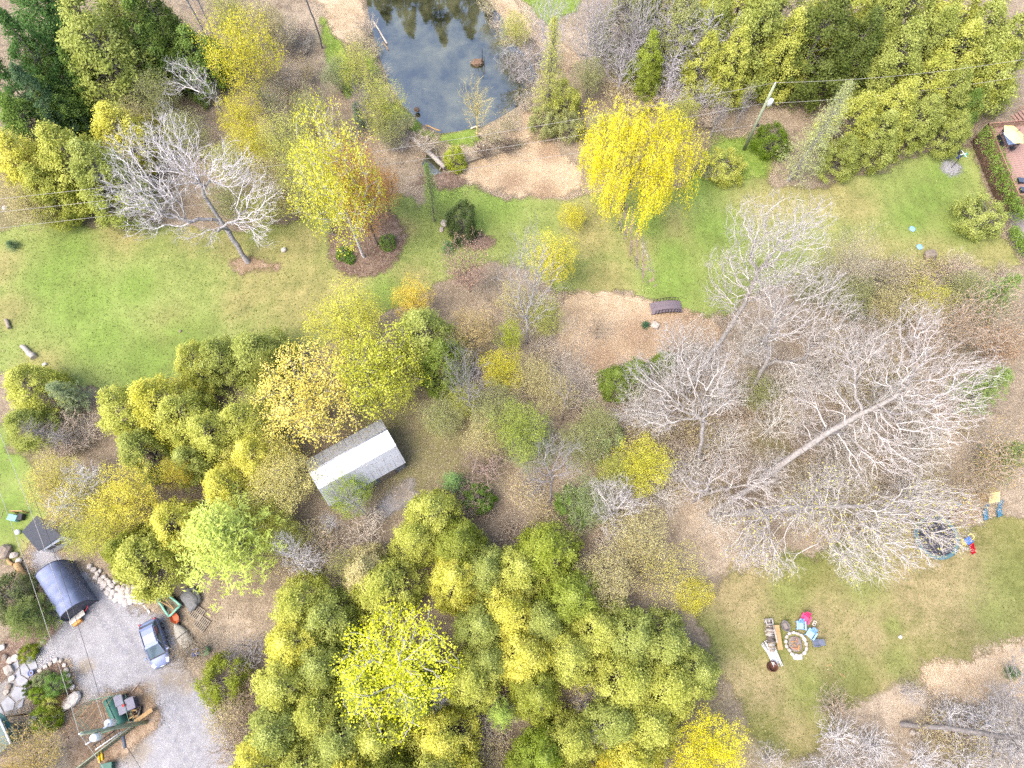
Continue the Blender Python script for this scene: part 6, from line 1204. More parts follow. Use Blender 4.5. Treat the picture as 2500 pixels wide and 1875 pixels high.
# pale boulders along the drive
bpx = [(231, 1392, 0.6), (240, 1400, 0.55), (237, 1410, 0.6), (247, 1418, 0.6), (255, 1408, 0.5), (258, 1426, 0.7), (252, 1434, 0.5), (268, 1438, 0.65), (264, 1447, 0.6), (276, 1430, 0.6), (280, 1446, 0.7), (274, 1456, 0.6), (290, 1436, 0.6), (292, 1454, 0.8), (285, 1464, 0.6), (300, 1444, 0.7), (300, 1466, 0.7), (262, 1416, 0.45), (246, 1394, 0.45), (284, 1420, 0.5)]
rk = [MB().rock((0, 0, 0), (1, 1, 0.75), seed=s).build('boulder', ROCKM[3], smooth=False) for s in range(4)]
used = [False]*4
def rock_thing(px, py, s, label, m=None, group=None, name='boulder', flat=1.0, rz=None, sx=1.0):
    i = R.randrange(4); o = link(name, rk[i].data.copy() if m is not None else rk[i].data)
    if m is not None: o.data.materials.clear(); o.data.materials.append(m)
    v = P(px, py); o.location = (v.x, v.y, s*0.22*flat); o.scale = (s*R.uniform(0.85, 1.15)*sx, s*R.uniform(0.8, 1.1), s*R.uniform(0.8, 1.1)*flat); o.rotation_euler = (0, 0, R.uniform(0, 6.28) if rz is None else rz)
    return tag(o, label, 'rock', group)
for i, (x, y, s) in enumerate(bpx): rock_thing(x, y, s*0.95, 'pale boulder in the heap edging the driveway behind the car', group='pale boulders by the driveway')
for i, (pa, pb, w, h, lb) in enumerate((((300, 1468), (356, 1466), 0.7, 0.35, 'lowest pale limestone ledge at the driveway edge'), ((298, 1456), (358, 1453), 0.65, 0.6, 'second pale limestone ledge above the driveway'), ((300, 1446), (358, 1441), 0.6, 0.85, 'third limestone ledge, brownish, above the driveway'), ((306, 1438), (356, 1432), 0.5, 1.05, 'topmost brownish limestone ledge above the driveway'))):
    a, b = P(*pa), P(*pb); mb = MB(); n = 4
    for k in range(n):
        p = a.lerp(b, (k+0.5)/n)-a; mb.rock((p.x, p.y, h*0.5), ((b-a).length/n*1.25, w*R.uniform(0.9, 1.2), h), seed=i*5+k, rough=0.2, sub=2)
    tag(mb.build('stone_ledge', ROCKM[3 if i < 2 else 0], loc=a, smooth=False), lb, 'rock', 'limestone ledges')
for o in rk: bpy.data.objects.remove(o, do_unlink=False) if False else None
for i, o in enumerate(rk):
    v = P(*((222, 1384), (306, 1432), (270, 1422), (310, 1475))[i]); o.location = (v.x, v.y, 0.15); o.scale = (0.55,)*3; tag(o, 'pale boulder in the heap edging the driveway behind the car', 'rock', 'pale boulders by the driveway')

# logs and stones at the left edge
def log(pa, pb, r, label, m=WOODG, name='log', z=0.0, cat='log', group=None, r2=None, bend=0.06):
    a, b = P(*pa), P(*pb); d = b-a; n = 5
    pts = [d*(i/n)+Vector((R.uniform(-1, 1)*bend, R.uniform(-1, 1)*bend, r+z)) for i in range(n+1)]
    o = MB().tube(pts, [r+((r2 or r)-r)*i/n for i in range(n+1)], 8).build(name, m, loc=a); return tag(o, label, cat, group)
rock_thing(17, 1347, 1.3, 'big grey field stone at the left edge by the grass', ROCKM[2])
log((44, 1378), (68, 1412), 0.3, 'thick tan log lying beside the tarp shelter', TANW)
log((20, 1368), (34, 1380), 0.16, 'short pale log above the thick tan log', TANW)
rock_thing(36, 1356, 0.7, 'pale stone between the big field stone and the tan log', ROCKM[0])
rock_thing(48, 1370, 0.5, 'small pale stone at the upper end of the tan log', ROCKM[1])
for px, py, lb in ((100, 1475, 'upper brown planter box left of the tarp shelter'), (117, 1487, 'lower brown planter box left of the tarp shelter')):
    pb_ = thing('planter_box', lb, 'planter', P(px, py), -0.5)
    for x, y, sx, sy in ((0, 0.22, 0.9, 0.05), (0, -0.22, 0.9, 0.05), (0.43, 0, 0.05, 0.42), (-0.43, 0, 0.05, 0.42)): MB().box((x, y, 0.2), (sx, sy, 0.4)).build('side', WOODG, pb_)
    MB().box((0, 0, 0.15), (0.8, 0.38, 0.28)).build('soil', mat('soil', lin((84, 66, 54)), 1.0), pb_)
# stone path
path_m = ground_mat('path_mortar', [lin((104, 100, 96)), lin((122, 118, 114)), lin((138, 134, 130))], (0.4, 1.6, 6.0), edge=True)
sp_ = cover('stone_path', [(-20, 1690), (25, 1640), (55, 1600), (78, 1592), (95, 1632), (72, 1665), (70, 1700), (45, 1735), (10, 1745), (-20, 1765)], path_m, 0.03, seed=62, wob=0.15, step=0.25)
SLAB = mat('flagstone', lin((138, 138, 142)), 0.85, var=0.15, scale=3)
for pl in ([(70, 1594), (80, 1598), (92, 1630), (76, 1638), (62, 1612)], [(60, 1618), (74, 1641), (70, 1656), (52, 1646), (50, 1628)], [(47, 1632), (50, 1648), (68, 1660), (66, 1676), (42, 1672), (34, 1650)], [(38, 1676), (64, 1680), (62, 1702), (40, 1712), (26, 1696)], [(20, 1700), (36, 1714), (32, 1732), (12, 1738), (2, 1716)], [(-16, 1714), (-2, 1720), (8, 1740), (-10, 1752), (-26, 1742)], [(30, 1622), (44, 1612), (46, 1628), (34, 1640), (24, 1636)], [(44, 1720), (58, 1706), (54, 1726), (42, 1732)]):
    mb = MB(); mb.slab([tuple(P(x, y, 0.09)) for x, y in pl], 0.07); mb.build('slab', SLAB, sp_)
tag(cover('garden_bed', [(95, 1642), (138, 1612), (163, 1622), (184, 1690), (186, 1712), (160, 1738), (108, 1762), (80, 1742), (74, 1690)], mulch_m, 0.045, seed=63, wob=0.2, step=0.25), kind='structure')
cover('garden_bed', [(-20, 1600), (20, 1560), (90, 1520), (130, 1530), (128, 1552), (85, 1592), (50, 1600), (25, 1636), (-20, 1680)], mulch_m, 0.042, seed=64, wob=0.4, step=0.3)
edge_px = [(100, 1636), (112, 1628), (124, 1620), (137, 1612), (150, 1613), (158, 1624), (164, 1636), (168, 1650), (173, 1664), (178, 1678), (182, 1692), (170, 1722), (158, 1732), (146, 1740), (134, 1748), (120, 1756)]
for i, (x, y) in enumerate(edge_px): rock_thing(x, y, R.uniform(0.35, 0.5), 'small tan stone edging the island bed', ROCKM[i % 2], 'stones edging the island bed', name='edging_stone')
rock_thing(178, 1710, 1.1, 'largest pale edging stone at the right tip of the island bed', ROCKM[1], rz=0.7, sx=1.5)
for i, (x, y, s) in enumerate(((25, 1636, 0.9), (32, 1655, 0.6), (24, 1676, 0.5), (18, 1690, 0.5), (40, 1606, 0.7), (48, 1590, 0.5), (28, 1612, 0.6), (90, 1590, 0.4), (112, 1555, 0.4), (105, 1568, 0.35), (8, 1580, 0.6), (14, 1604, 0.5))):
    rock_thing(x, y, s, 'rounded tan stone edging the garden left of the stone path', ROCKM[i % 3], 'stones left of the path', name='edging_stone')
pot = thing('flower_pot', 'blue-grey garden pot at the end of the stone path', 'pot', P(80, 1643)); MB().lathe([(0.16, 0), (0.24, 0.3), (0.27, 0.34), (0.22, 0.34), (0.2, 0.28)], n=14).build('body', mat('blue_glaze', lin((96, 104, 140)), 0.4), pot); MB().lathe([(0.19, 0.27), (0.02, 0.29)], n=12).build('soil', mat('soil', lin((84, 66, 54)), 1.0), pot)
slt = thing('stone_bench', 'grey slab standing beside the round bushes of the island bed', 'bench', P(88, 1755), 1.1); MB().box((0, 0, 0.4), (1.0, 0.4, 0.12), bevel=0.03).build('seat', ROCKM[1], slt)
for x in (-0.35, 0.35): MB().box((x, 0, 0.17), (0.14, 0.34, 0.34)).build('leg', ROCKM[2], slt)
cover('bare_soil', [(186, 1720), (250, 1700), (330, 1672), (350, 1668), (392, 1740), (380, 1780), (320, 1830), (260, 1890), (180, 1890), (150, 1780)], soil_m, 0.028, seed=66, wob=0.5, step=0.3)

# wire pen with green mesh, bins, firewood, railing
GRNM = mat('green_mesh', lin((88, 124, 104)), 0.7, var=0.2); GREEN_T = mat('green_tarp', lin((54, 92, 80)), 0.55, var=0.15, bump=0.2)
pen = thing('wire_pen', 'wire pen with thin posts and green mesh patches under the pole', 'pen', P(260, 1745)); o = P(260, 1745)
cor = [(203, 1748), (240, 1708), (318, 1692), (340, 1762), (250, 1792)]
cw = [P(x, y)-o for x, y in cor]
for i, c in enumerate(cw):
    MB().tube([c, at(c, 1.7)], 0.035, 6).build('post', TANW, pen); d = cw[(i+1) % 5]
    for z in (1.65, 0.9): MB().tube([at(c, z), at(d, z)], 0.02, 5).build('rail', GRNM, pen)
    mb = MB(); n = max(3, int((d-c).length/0.35))
    for k in range(1, n): p = c.lerp(d, k/n); mb.tube([at(p, 0.05), at(p, 1.65)], 0.008, 3)
    w = mb.build('wire', GRNM, pen); w['kind'] = 'stuff'
for a, b in ((0.2, 0.8), (0.5, 0.5), (0.8, 0.2)):
    MB().tube([at(cw[0].lerp(cw[4], a), 1.66), at(cw[1].lerp(cw[2], a), 1.66)], 0.02, 5).build('roof_bar', TANW, pen)
tr = thing('tarp_hood', 'rolled dark green tarp hood beside the black bins', 'tarp', P(290, 1738)); o = P(290, 1738); a, b = P(276, 1706)-o, P(304, 1768)-o
mb = MB(); d = (b-a).normalized(); s = Vector((-d.y, d.x, 0))
rows = [[mb.bm.verts.new(a.lerp(b, j/10)+s*(0.62*math.cos(math.pi*i/8))+Vector((0, 0, 0.25+0.95*math.sin(math.pi*i/8)+0.04*mnoise.noise(Vector((i*0.7, j*0.6, 0)))))) for i in range(9)] for j in range(11)]
for j in range(10):
    for i in range(8): mb.bm.faces.new((rows[j][i], rows[j][i+1], rows[j+1][i+1], rows[j+1][i])).smooth = True
mb.bm.faces.new(rows[0]); mb.bm.faces.new(rows[-1][::-1]); mb.build('sheet', GREEN_T, tr)
MB().tube([a+Vector((0, 0, 1.22)), b+Vector((0, 0, 1.22))], 0.04, 6).build('spine', GREEN_T, tr)
BIN = mat('dark_bin', lin((76, 74, 86)), 0.5, var=0.12)
for (px, py), sz_, lb in (((304, 1708), (0.75, 0.9, 1.0), 'upper dark grey wheelie bin beside the green tarp hood'), ((312, 1730), (0.7, 0.8, 0.95), 'lower dark grey wheelie bin beside the green tarp hood'), ((327, 1718), (1.0, 1.0, 0.9), 'square dark grey bin with a red cap next to the wheelie bins')):
    bi = thing('refuse_bin', lb, 'bin', P(px, py), 0.45); sx, sy, sz2 = sz_
    MB().box((0, 0, sz2*0.45+0.06), (sx*0.9, sy*0.9, sz2*0.9), bevel=0.05).build('body', BIN, bi); MB().box((0, 0, sz2+0.0), (sx, sy, 0.08), bevel=0.03).build('lid', mat('bin_lid', lin((96, 94, 108)), 0.45), bi); MB().box((0, sy*0.52, sz2-0.05), (sx*0.7, 0.06, 0.06)).build('handle', BIN, bi)
    for x in (-0.3, 0.3): MB().tube([(x*sx, sy*0.42, 0.1), (x*sx+0.06, sy*0.42, 0.1)], 0.1, 10).build('wheel', TYRE, bi)
    if 'red cap' in lb: MB().lathe([(0.02, 0.2), (0.12, 0.16), (0.14, 0.0)], c=(-0.35, 0.1, sz2+0.04), n=10).build('cap', RED, bi)
bk = thing('pink_bucket', 'pale pink bucket standing behind the square bin', 'bucket', P(329, 1706)); MB().lathe([(0.2, 0), (0.26, 0.5), (0.22, 0.5), (0.17, 0.08), (0.01, 0.07)], n=14).build('body', mat('pink_plastic', lin((190, 160, 156)), 0.5), bk); MB().tube([(-0.25, 0, 0.5), (0, 0.05, 0.66), (0.25, 0, 0.5)], 0.012, 4).build('handle', DARKM, bk)
fw = thing('firewood_heap', 'brown split firewood heap in a low crate by the bins', 'firewood', P(328, 1742))
for i in range(16):
    a = R.uniform(0, 3.14); c = Vector((R.uniform(-0.5, 0.5), R.uniform(-0.45, 0.45), 0.1+0.1*(i//5))); d = Vector((math.cos(a), math.sin(a), R.uniform(-0.1, 0.1)))*0.24
    MB().tube([c-d, c+d], R.uniform(0.06, 0.1), 6).build('split_log', (TANW, WOODG, mat('brown_bark', lin((92, 72, 58)), 0.95))[i % 3], fw)
for x, y, sx, sy in ((0, 0.58, 1.3, 0.06), (0, -0.58, 1.3, 0.06), (0.64, 0, 0.06, 1.1), (-0.64, 0, 0.06, 1.1)): MB().box((x, y, 0.22), (sx, sy, 0.44)).build('crate_side', DARKM, fw)
tag(MB().box((0, 0, 0.45), (1.7, 0.35, 0.12), rz=0.62, ry=-0.05, bevel=0.02).build('timber_beam', TANW, loc=P(357, 1746)), 'thick tan timber beam resting by the foot of the driveway pole', 'beam')
tag(MB().tube([(0, 0, 0.1), (0.9, 1.2, 0.14)], 0.03, 5).build('wooden_pole', mat('pinkish_pole', lin((176, 150, 136)), 0.8), loc=P(312, 1702)), 'thin pinkish pole lying from the bins towards the gravel', 'pole')
fg = thing('metal_railing', 'dark green metal railing running down to the bottom edge', 'railing', P(340, 1768)); o = P(340, 1768); GM = mat('green_iron', lin((62, 88, 72)), 0.5)
e_ = P(188, 1885)-o
MB().tube([Vector((0, 0, 1.25)), at(e_, 1.25)], 0.045, 6).build('top_rail', mat('pale_rail', lin((128, 140, 122)), 0.6), fg); MB().tube([Vector((0, 0, 0.2)), at(e_, 0.2)], 0.035, 6).build('bottom_rail', GM, fg)
bar = None
for i in range(26):
    if bar is None: q = MB().tube([(0, 0, 0), (0, 0, 1.25)], 0.03, 5).build('bar', GM, fg); bar = q.data
    else: q = link('bar', bar, fg)
    q.location = e_*(i/25)
st = thing('step_ladder', 'black and white ladder leaning against the green railing', 'ladder', P(275, 1800), math.atan2(e_.y, e_.x))
for y in (-0.2, 0.2): MB().tube([(-1.1, y, 0.5), (1.1, y, 1.1)], 0.05, 5).build('rail', (DARKM, WHITEP)[y > 0], st)
for i in range(6): MB().tube([(-0.95+0.38*i, -0.2, 0.55+0.103*i), (-0.95+0.38*i, 0.2, 0.55+0.103*i)], 0.03, 5).build('rung', DARKM, st)
for i, (px, py, lb) in enumerate(((243, 1848, 'left of two yellow marker posts lying by the lower gravel'), (250, 1842, 'right of two yellow marker posts lying by the lower gravel'))):
    mk = thing('marker_post', lb, 'post', P(px, py), -1.25); MB().tube([(-0.4, 0, 0.1), (0.4, 0, 0.1)], 0.1, 8).build('shaft', mat('yellow_plastic', lin((206, 166, 30)), 0.5), mk); MB().tube([(0.4, 0, 0.1), (0.46, 0, 0.1)], 0.07, 8).build('cap', mat('yellow_plastic', lin((206, 166, 30)), 0.5), mk)
gb = thing('green_crate', 'dark green plastic crate at the bottom edge beside the gravel', 'crate', P(268, 1872), 0.2); MB().box((0, 0, 0.3), (0.9, 0.7, 0.55), bevel=0.06).build('body', GREEN_T, gb); MB().box((0, 0, 0.6), (0.96, 0.76, 0.06), bevel=0.02).build('lid', GREEN_T, gb)

# yard clutter right of the car
ct = thing('utility_trailer', 'open wooden frame trailer with green tarp edges behind the car', 'trailer', P(412, 1480)); o = P(412, 1480)
tc = [P(384, 1464, 0.7)-o, P(406, 1448, 0.7)-o, P(441, 1478, 0.7)-o, P(413, 1505, 0.7)-o]
MINT = mat('mint_tarp', lin((110, 160, 140)), 0.6, var=0.2, bump=0.2)
mb = MB(); mb.slab([at(p, 0.42) for p in tc], 0.06); mb.build('floor', mat('trailer_floor', lin((116, 110, 92)), 0.9, var=0.25), ct)
for i in range(4):
    a, b = tc[i], tc[(i+1) % 4]; MB().tube([a, a.lerp(b, 0.35)+Vector((0, 0, 0.05)), a.lerp(b, 0.7)+Vector((0, 0, -0.04)), b], 0.1, 7).build('tarp_edge', MINT, ct)
MB().tube([tc[0].lerp(tc[1], 0.55), tc[3].lerp(tc[2], 0.55)], 0.05, 4).build('crossbar', TANW, ct); MB().tube([tc[0], tc[2].lerp(tc[3], 0.4)], 0.05, 4).build('crossbar', TANW, ct)
for p in (tc[0].lerp(tc[3], 0.5), tc[1].lerp(tc[2], 0.5)):
    d = (tc[1]-tc[0]).normalized()*0.1; MB().tube([at(p-d, 0.28), at(p+d, 0.28)], 0.28, 14).build('wheel', TYRE, ct)
wb = thing('wheelbarrow', 'orange-red wheelbarrow tray lying at the end of the trailer', 'wheelbarrow', P(431, 1508), -0.9)
mb = MB(); t_ = [(-0.55, -0.3), (0.2, -0.38), (0.6, -0.15), (0.6, 0.15), (0.2, 0.38), (-0.55, 0.3)]
bt = [mb.bm.verts.new((x*0.6, y*0.6, 0.3)) for x, y in t_]; tp = [mb.bm.verts.new((x, y, 0.55)) for x, y in t_]; mb.bm.faces.new(bt)
for i in range(6): mb.bm.faces.new((bt[i], bt[(i+1) % 6], tp[(i+1) % 6], tp[i]))
mb.build('tray', mat('orange_red', lin((176, 86, 52)), 0.6, var=0.2), wb); MB().tube([(0.62, -0.05, 0.2), (0.62, 0.05, 0.2)], 0.2, 14).build('wheel', TYRE, wb)
for s in (-1, 1): MB().tube([(0.6, s*0.1, 0.2), (-0.4, s*0.25, 0.32), (-1.1, s*0.3, 0.5)], 0.025, 5).build('handle', TANW, wb)
bo = thing('rowing_boat', 'long flat grey boat hull lying right of the car', 'boat', P(452, 1562)); o = P(452, 1562); a, b = P(430, 1524)-o, P(480, 1604)-o; L_ = (b-a).length; d = (b-a).normalized(); s = Vector((-d.y, d.x, 0))
BOATM = mat('grey_hull', lin((136, 132, 122)), 0.7, var=0.15)
mb = MB(); n = 12; rows = []
for j in range(n+1):
    u = j/n; w = 0.5*(1-abs(2*u-1)**3)+0.08; c = a.lerp(b, u)
    rows.append([mb.bm.verts.new(c+s*w*x+Vector((0, 0, z))) for x, z in ((-1, 0.05), (-0.95, 0.34), (-0.5, 0.44), (0, 0.46), (0.5, 0.44), (0.95, 0.34), (1, 0.05))])
for j in range(n):
    for i in range(6): mb.bm.faces.new((rows[j][i], rows[j][i+1], rows[j+1][i+1], rows[j+1][i])).smooth = True
mb.bm.faces.new(rows[0]); mb.bm.faces.new(rows[-1][::-1]); mb.build('hull', BOATM, bo)
for u in (0.35, 0.7): c = a.lerp(b, u); MB().tube([c-s*0.55+Vector((0, 0, 0.4)), c+Vector((0, 0, 0.5)), c+s*0.55+Vector((0, 0, 0.4))], 0.03, 5).build('strap', DARKM, bo)
bb = thing('storage_tote', 'bright blue storage tote at the lower end of the grey boat', 'tote', P(483, 1592), 0.45); MB().box((0, 0, 0.3), (0.6, 0.5, 0.5), bevel=0.05).build('body', mat('blue_plastic', lin((70, 96, 176)), 0.45), bb); MB().box((0, 0, 0.57), (0.66, 0.56, 0.05), bevel=0.02).build('lid', mat('blue_plastic', lin((70, 96, 176)), 0.45), bb)
gt_ = thing('green_tarp_bundle', 'crumpled green tarp bundle beside the blue tote', 'tarp', P(503, 1590)); MB().rock((0, 0, 0.25), (0.9, 0.7, 0.55), seed=9, sub=3, rough=0.5).build('sheet', mat('leaf_green_tarp', lin((92, 132, 84)), 0.6), gt_); MB().tube([(-0.4, 0.1, 0.3), (0, -0.05, 0.56), (0.42, 0.05, 0.3)], 0.02, 4).build('rope', WHITEP, gt_)
def pallet(px, py, rz, label, z=0.0):
    p = thing('wooden_pallet', label, 'pallet', P(px, py), rz, 'pallets right of the car'); sl = None
    for i in range(7):
        if sl is None: q = MB().box((0, 0, 0), (0.09, 1.1, 0.025)).build('slat', WOODG, p); sl = q.data
        else: q = link('slat', sl, p)
        q.location = (-0.54+0.18*i, 0, 0.13+z)
    for y in (-0.5, 0, 0.5): MB().box((0, y, 0.06+z), (1.2, 0.09, 0.11)).build('runner', WOODG, p)
pallet(494, 1522, -0.55, 'grey wooden pallet lying lowest in the brush by the boat'); pallet(482, 1496, -0.55, 'grey wooden pallet half hidden above the lowest one')
dt = thing('tarp_heap', 'dark grey tarped heap above the pallets', 'tarp', P(470, 1462)); MB().rock((0, 0, 0.3), (1.5, 2.1, 0.8), seed=3, sub=3, rough=0.35, rz=0.6).build('sheet', mat('charcoal_tarp', lin((92, 92, 92)), 0.7, var=0.2, bump=0.3), dt); MB().tube([(-0.7, 0.6, 0.35), (0, 0, 0.72), (0.6, -0.7, 0.35)], 0.03, 4).build('rope', WHITEP, dt)
sg = thing('garden_post', 'short white post with a small crosspiece at the boulder end', 'post', P(364, 1492)); MB().tube([(0, 0, 0), (-0.25, 0.45, 0.7)], 0.04, 6).build('shaft', WHITEP, sg); MB().box((0.02, -0.02, 0.08), (0.34, 0.16, 0.12), rz=-0.9, bevel=0.02).build('foot', WHITEP, sg)

# fire-pit corner on the south-east lawn
fp = thing('fire_pit', 'round stone fire pit ring filled with ash and sticks', 'fire pit', P(1942, 1572))
for k in range(15):
    a = 2*math.pi*k/15; rr_ = R.uniform(0.82, 0.95); MB().rock((rr_*math.cos(a), rr_*1.1*math.sin(a), 0.13), (R.uniform(0.34, 0.48), R.uniform(0.26, 0.34), 0.3), seed=k, rz=a+1.57, sub=2, rough=0.22).build('stone', ROCKM[(0, 1, 3)[k % 3]], fp, smooth=False)
MB().rock((0.0, -1.12, 0.12), (0.95, 0.5, 0.28), seed=33, rough=0.2).build('stone', ROCKM[3], fp, smooth=False); MB().rock((0, 0, 0.02), (1.3, 1.4, 0.16), seed=4, rough=0.1).build('ash', mat('ash', lin((120, 110, 104)), 1.0, var=0.3, scale=9), fp, smooth=True)
ORW = mat('fresh_wood', lin((176, 128, 72)), 0.85, var=0.25, scale=8)
for k in range(12):
    a = R.uniform(0, 6.28); c = Vector((R.uniform(-0.3, 0.3), R.uniform(-0.4, 0.35), R.uniform(0.14, 0.24))); d = Vector((math.cos(a), math.sin(a), R.uniform(-0.15, 0.15)))*R.uniform(0.15, 0.32); MB().tube([c-d, c+d], R.uniform(0.03, 0.06), 5).build('firewood', (ORW, mat('reddish_wood', lin((160, 108, 84)), 0.9), WOODG)[k % 3], fp)
def adirondack(px, py, rz, col, label, s=1.0):
    c = thing('lawn_chair', label, 'chair', P(px, py), rz); m = mat('plastic_%s' % label.split()[0], col, 0.4, var=0.04, spec=0.4); c.scale = (s, s, s)
    MB().box((0.05, 0, 0.36), (0.56, 0.52, 0.05), ry=0.14, bevel=0.02).build('seat', m, c)
    mb = MB(); n = 8
    rows = [[mb.bm.verts.new((-0.22-0.36*v+0.05*math.cos(u*1.2), 0.27*(1-0.25*v*v)*u, 0.36+0.62*v-0.12*v*abs(u)**2)) for u in [(-1+2*i/n) for i in range(n+1)]] for v in (0, 0.35, 0.7, 1.0)]
    for j in range(3):
        for i in range(n): mb.bm.faces.new((rows[j][i], rows[j][i+1], rows[j+1][i+1], rows[j+1][i])).smooth = True
    ex = bmesh.ops.solidify(mb.bm, geom=mb.bm.faces[:], thickness=0.035); mb.build('backrest', m, c)
    for y in (-0.36, 0.36):
        MB().box((0.02, y, 0.58), (0.74, 0.14, 0.045), bevel=0.02).build('armrest', m, c)
        for x in (-0.28, 0.32): MB().box((x, y*0.92, 0.28), (0.07, 0.06, 0.56)).build('leg', m, c)
    return c
adirondack(1962, 1510, math.radians(-122), lin((206, 62, 110)), 'pink lawn chair behind the fire pit')
adirondack(1951, 1527, math.radians(-95), lin((130, 168, 216)), 'pale blue lawn chair in front of the pink one')
adirondack(1976, 1548, math.radians(-130), lin((130, 168, 216)), 'pale blue lawn chair next to the grey lounge chair')
gc = thing('folding_chair', 'dark slate folding chair right of the fire pit', 'chair', P(1990, 1570), math.radians(185)); SL = mat('slate_fabric', lin((84, 90, 106)), 0.7)
MB().box((0.1, 0, 0.36), (0.5, 0.55, 0.05), bevel=0.02).build('seat', SL, gc); MB().box((-0.38, 0, 0.56), (0.6, 0.55, 0.05), ry=0.75, bevel=0.02).build('backrest', SL, gc)
for y in (-0.3, 0.3):
    MB().tube([(0.35, y, 0), (-0.2, y, 0.6)], 0.02, 5).build('leg', RIM, gc); MB().tube([(-0.3, y, 0), (0.35, y, 0.4)], 0.02, 5).build('leg', RIM, gc); MB().box((0.05, y, 0.58), (0.45, 0.06, 0.04)).build('armrest', SL, gc)
tbc = thing('tub_chair', 'grey weathered tub seat left of the fire pit', 'chair', P(1914, 1529), math.radians(-70)); GT = mat('grey_tub', lin((104, 100, 100)), 0.7, var=0.15)
mb = MB(); n = 14; hexr = [(0.46*math.cos(2*math.pi*k/n)*(1.1 if abs(math.cos(2*math.pi*k/n)) > 0.5 else 1), 0.36*math.sin(2*math.pi*k/n)) for k in range(n)]
r0 = [mb.bm.verts.new((x*0.8, y*0.8, 0)) for x, y in hexr]; r1 = [mb.bm.verts.new((x, y, 0.5)) for x, y in hexr]; r2 = [mb.bm.verts.new((x*0.86, y*0.86, 0.5)) for x, y in hexr]; r3 = [mb.bm.verts.new((x*0.72, y*0.72, 0.25)) for x, y in hexr]
for A_, B_ in ((r0, r1), (r1, r2), (r2, r3)):
    for k in range(n): mb.bm.faces.new((A_[k], A_[(k+1) % n], B_[(k+1) % n], B_[k]))
mb.bm.faces.new(r3); mb.build('shell', GT, tbc); MB().box((0, 0, 0.28), (0.55, 0.42, 0.05), bevel=0.02).build('cushion', mat('taupe', lin((122, 112, 106)), 0.9), tbc)
blk = thing('concrete_block', 'small beige concrete block behind the blue chair', 'block', P(1986, 1522), -0.5); MB().box((0, 0, 0.13), (0.3, 0.5, 0.26), bevel=0.02).build('body', mat('beige_concrete', lin((172, 162, 146)), 0.9), blk)
for y in (-0.1, 0.1): MB().box((0, y, 0.262), (0.14, 0.1, 0.01)).build('cell', DARKM, blk)
lp = thing('log_pile', 'stack of grey split logs on the fire-pit lawn', 'log pile', P(1878, 1552))
for k in range(34):
    y = 1.25-2.5*(k % 17)/16; z = 0.12+0.2*(k//17); c = Vector((R.uniform(-0.06, 0.06), y, z)); l = R.uniform(0.24, 0.38); a = R.uniform(-0.3, 0.3)
    MB().tube([c-Vector((l*math.cos(a), l*math.sin(a), 0)), c+Vector((l*math.cos(a), l*math.sin(a), 0))], R.uniform(0.07, 0.12), 6).build('split_log', (WOODG, mat('grey_log', lin((150, 142, 134)), 0.95, var=0.3, scale=8), mat('dark_log', lin((88, 80, 76)), 0.95))[R.randrange(3)], lp)
for x in (0.32, 0.38): MB().tube([(x, 0.9, 0.42), (x+0.15, -0.6, 0.45)], 0.05, 5).build('pole', mat('grey_log', lin((150, 142, 134)), 0.95), lp)
cb = thing('cinder_block', 'grey hollow cinder block at the head of the log pile', 'block', P(1875, 1518), 0.05); CBm = mat('cinder', lin((150, 146, 142)), 0.95)
for x in (-0.3, 0, 0.3): MB().box((x, 0, 0.2), (0.1, 0.4, 0.4)).build('web', CBm, cb)
for y in (-0.22, 0.22): MB().box((0, y, 0.2), (0.7, 0.08, 0.4)).build('face', CBm, cb)
plk = thing('plank_bench', 'tan plank bench lying beside the log pile', 'bench', P(1897, 1556), math.radians(92)); MB().box((0, 0, 0.4), (2.1, 0.46, 0.06), bevel=0.01).build('seat', TANW, plk)
for x in (-0.8, 0.8): MB().box((x, 0, 0.18), (0.1, 0.4, 0.36)).build('leg', WOODG, plk)
bp_ = thing('birch_pile', 'fan of white birch poles below the log pile', 'birch poles', P(1880, 1598))
for k in range(16):
    x = -0.75+1.1*k/15; MB().tube([(x, 0.95+R.uniform(-0.1, 0.2), 0.12+R.uniform(0, 0.2)), (x*0.8+0.3, 0.1, 0.16+R.uniform(0, 0.2)), (x*0.7+0.65+R.uniform(-0.1, 0.1), -0.85+R.uniform(-0.15, 0.15), 0.1)], R.uniform(0.025, 0.045), 5).build('birch_pole', (WHITEP, mat('birch_bark', lin((186, 182, 180)), 0.9, var=0.3, scale=9))[k % 2], bp_)
bar_ = thing('rusty_barrel', 'rusty open steel drum at the lower end of the birch poles', 'barrel', P(1883, 1627)); RU = mat('rust', lin((84, 54, 42)), 0.9, var=0.35, scale=6); MB().lathe([(0.42, 0), (0.43, 0.02), (0.43, 0.5), (0.45, 0.52), (0.40, 0.52), (0.40, 0.05), (0.01, 0.05)], n=22).build('drum', RU, bar_); MB().lathe([(0.435, 0.24), (0.455, 0.26), (0.435, 0.28)], n=22, caps=False).build('rib', RU, bar_)
for i, (pa, pb, r_, lb) in enumerate((((2032, 1694), (2060, 1754), 0.05, 'long bent stick on the lawn below the fire pit'), ((2048, 1643), (2064, 1652), 0.035, 'short pale stick on the lawn right of the rusty drum'), ((2020, 1622), (2030, 1624), 0.03, 'tiny pale twig on the lawn right of the rusty drum'))): log(pa, pb, r_, lb, TANW, 'stick', cat='stick', bend=0.12)
rock_thing(2197, 1555, 0.35, 'small pale stone alone on the south-east lawn', ROCKM[1], name='small_stone')
rock_thing(2226, 1788, 0.55, 'tan stone below the thick slanting trunk', ROCKM[0]); rock_thing(2240, 1790, 0.4, 'smaller tan stone below the thick slanting trunk', ROCKM[0])

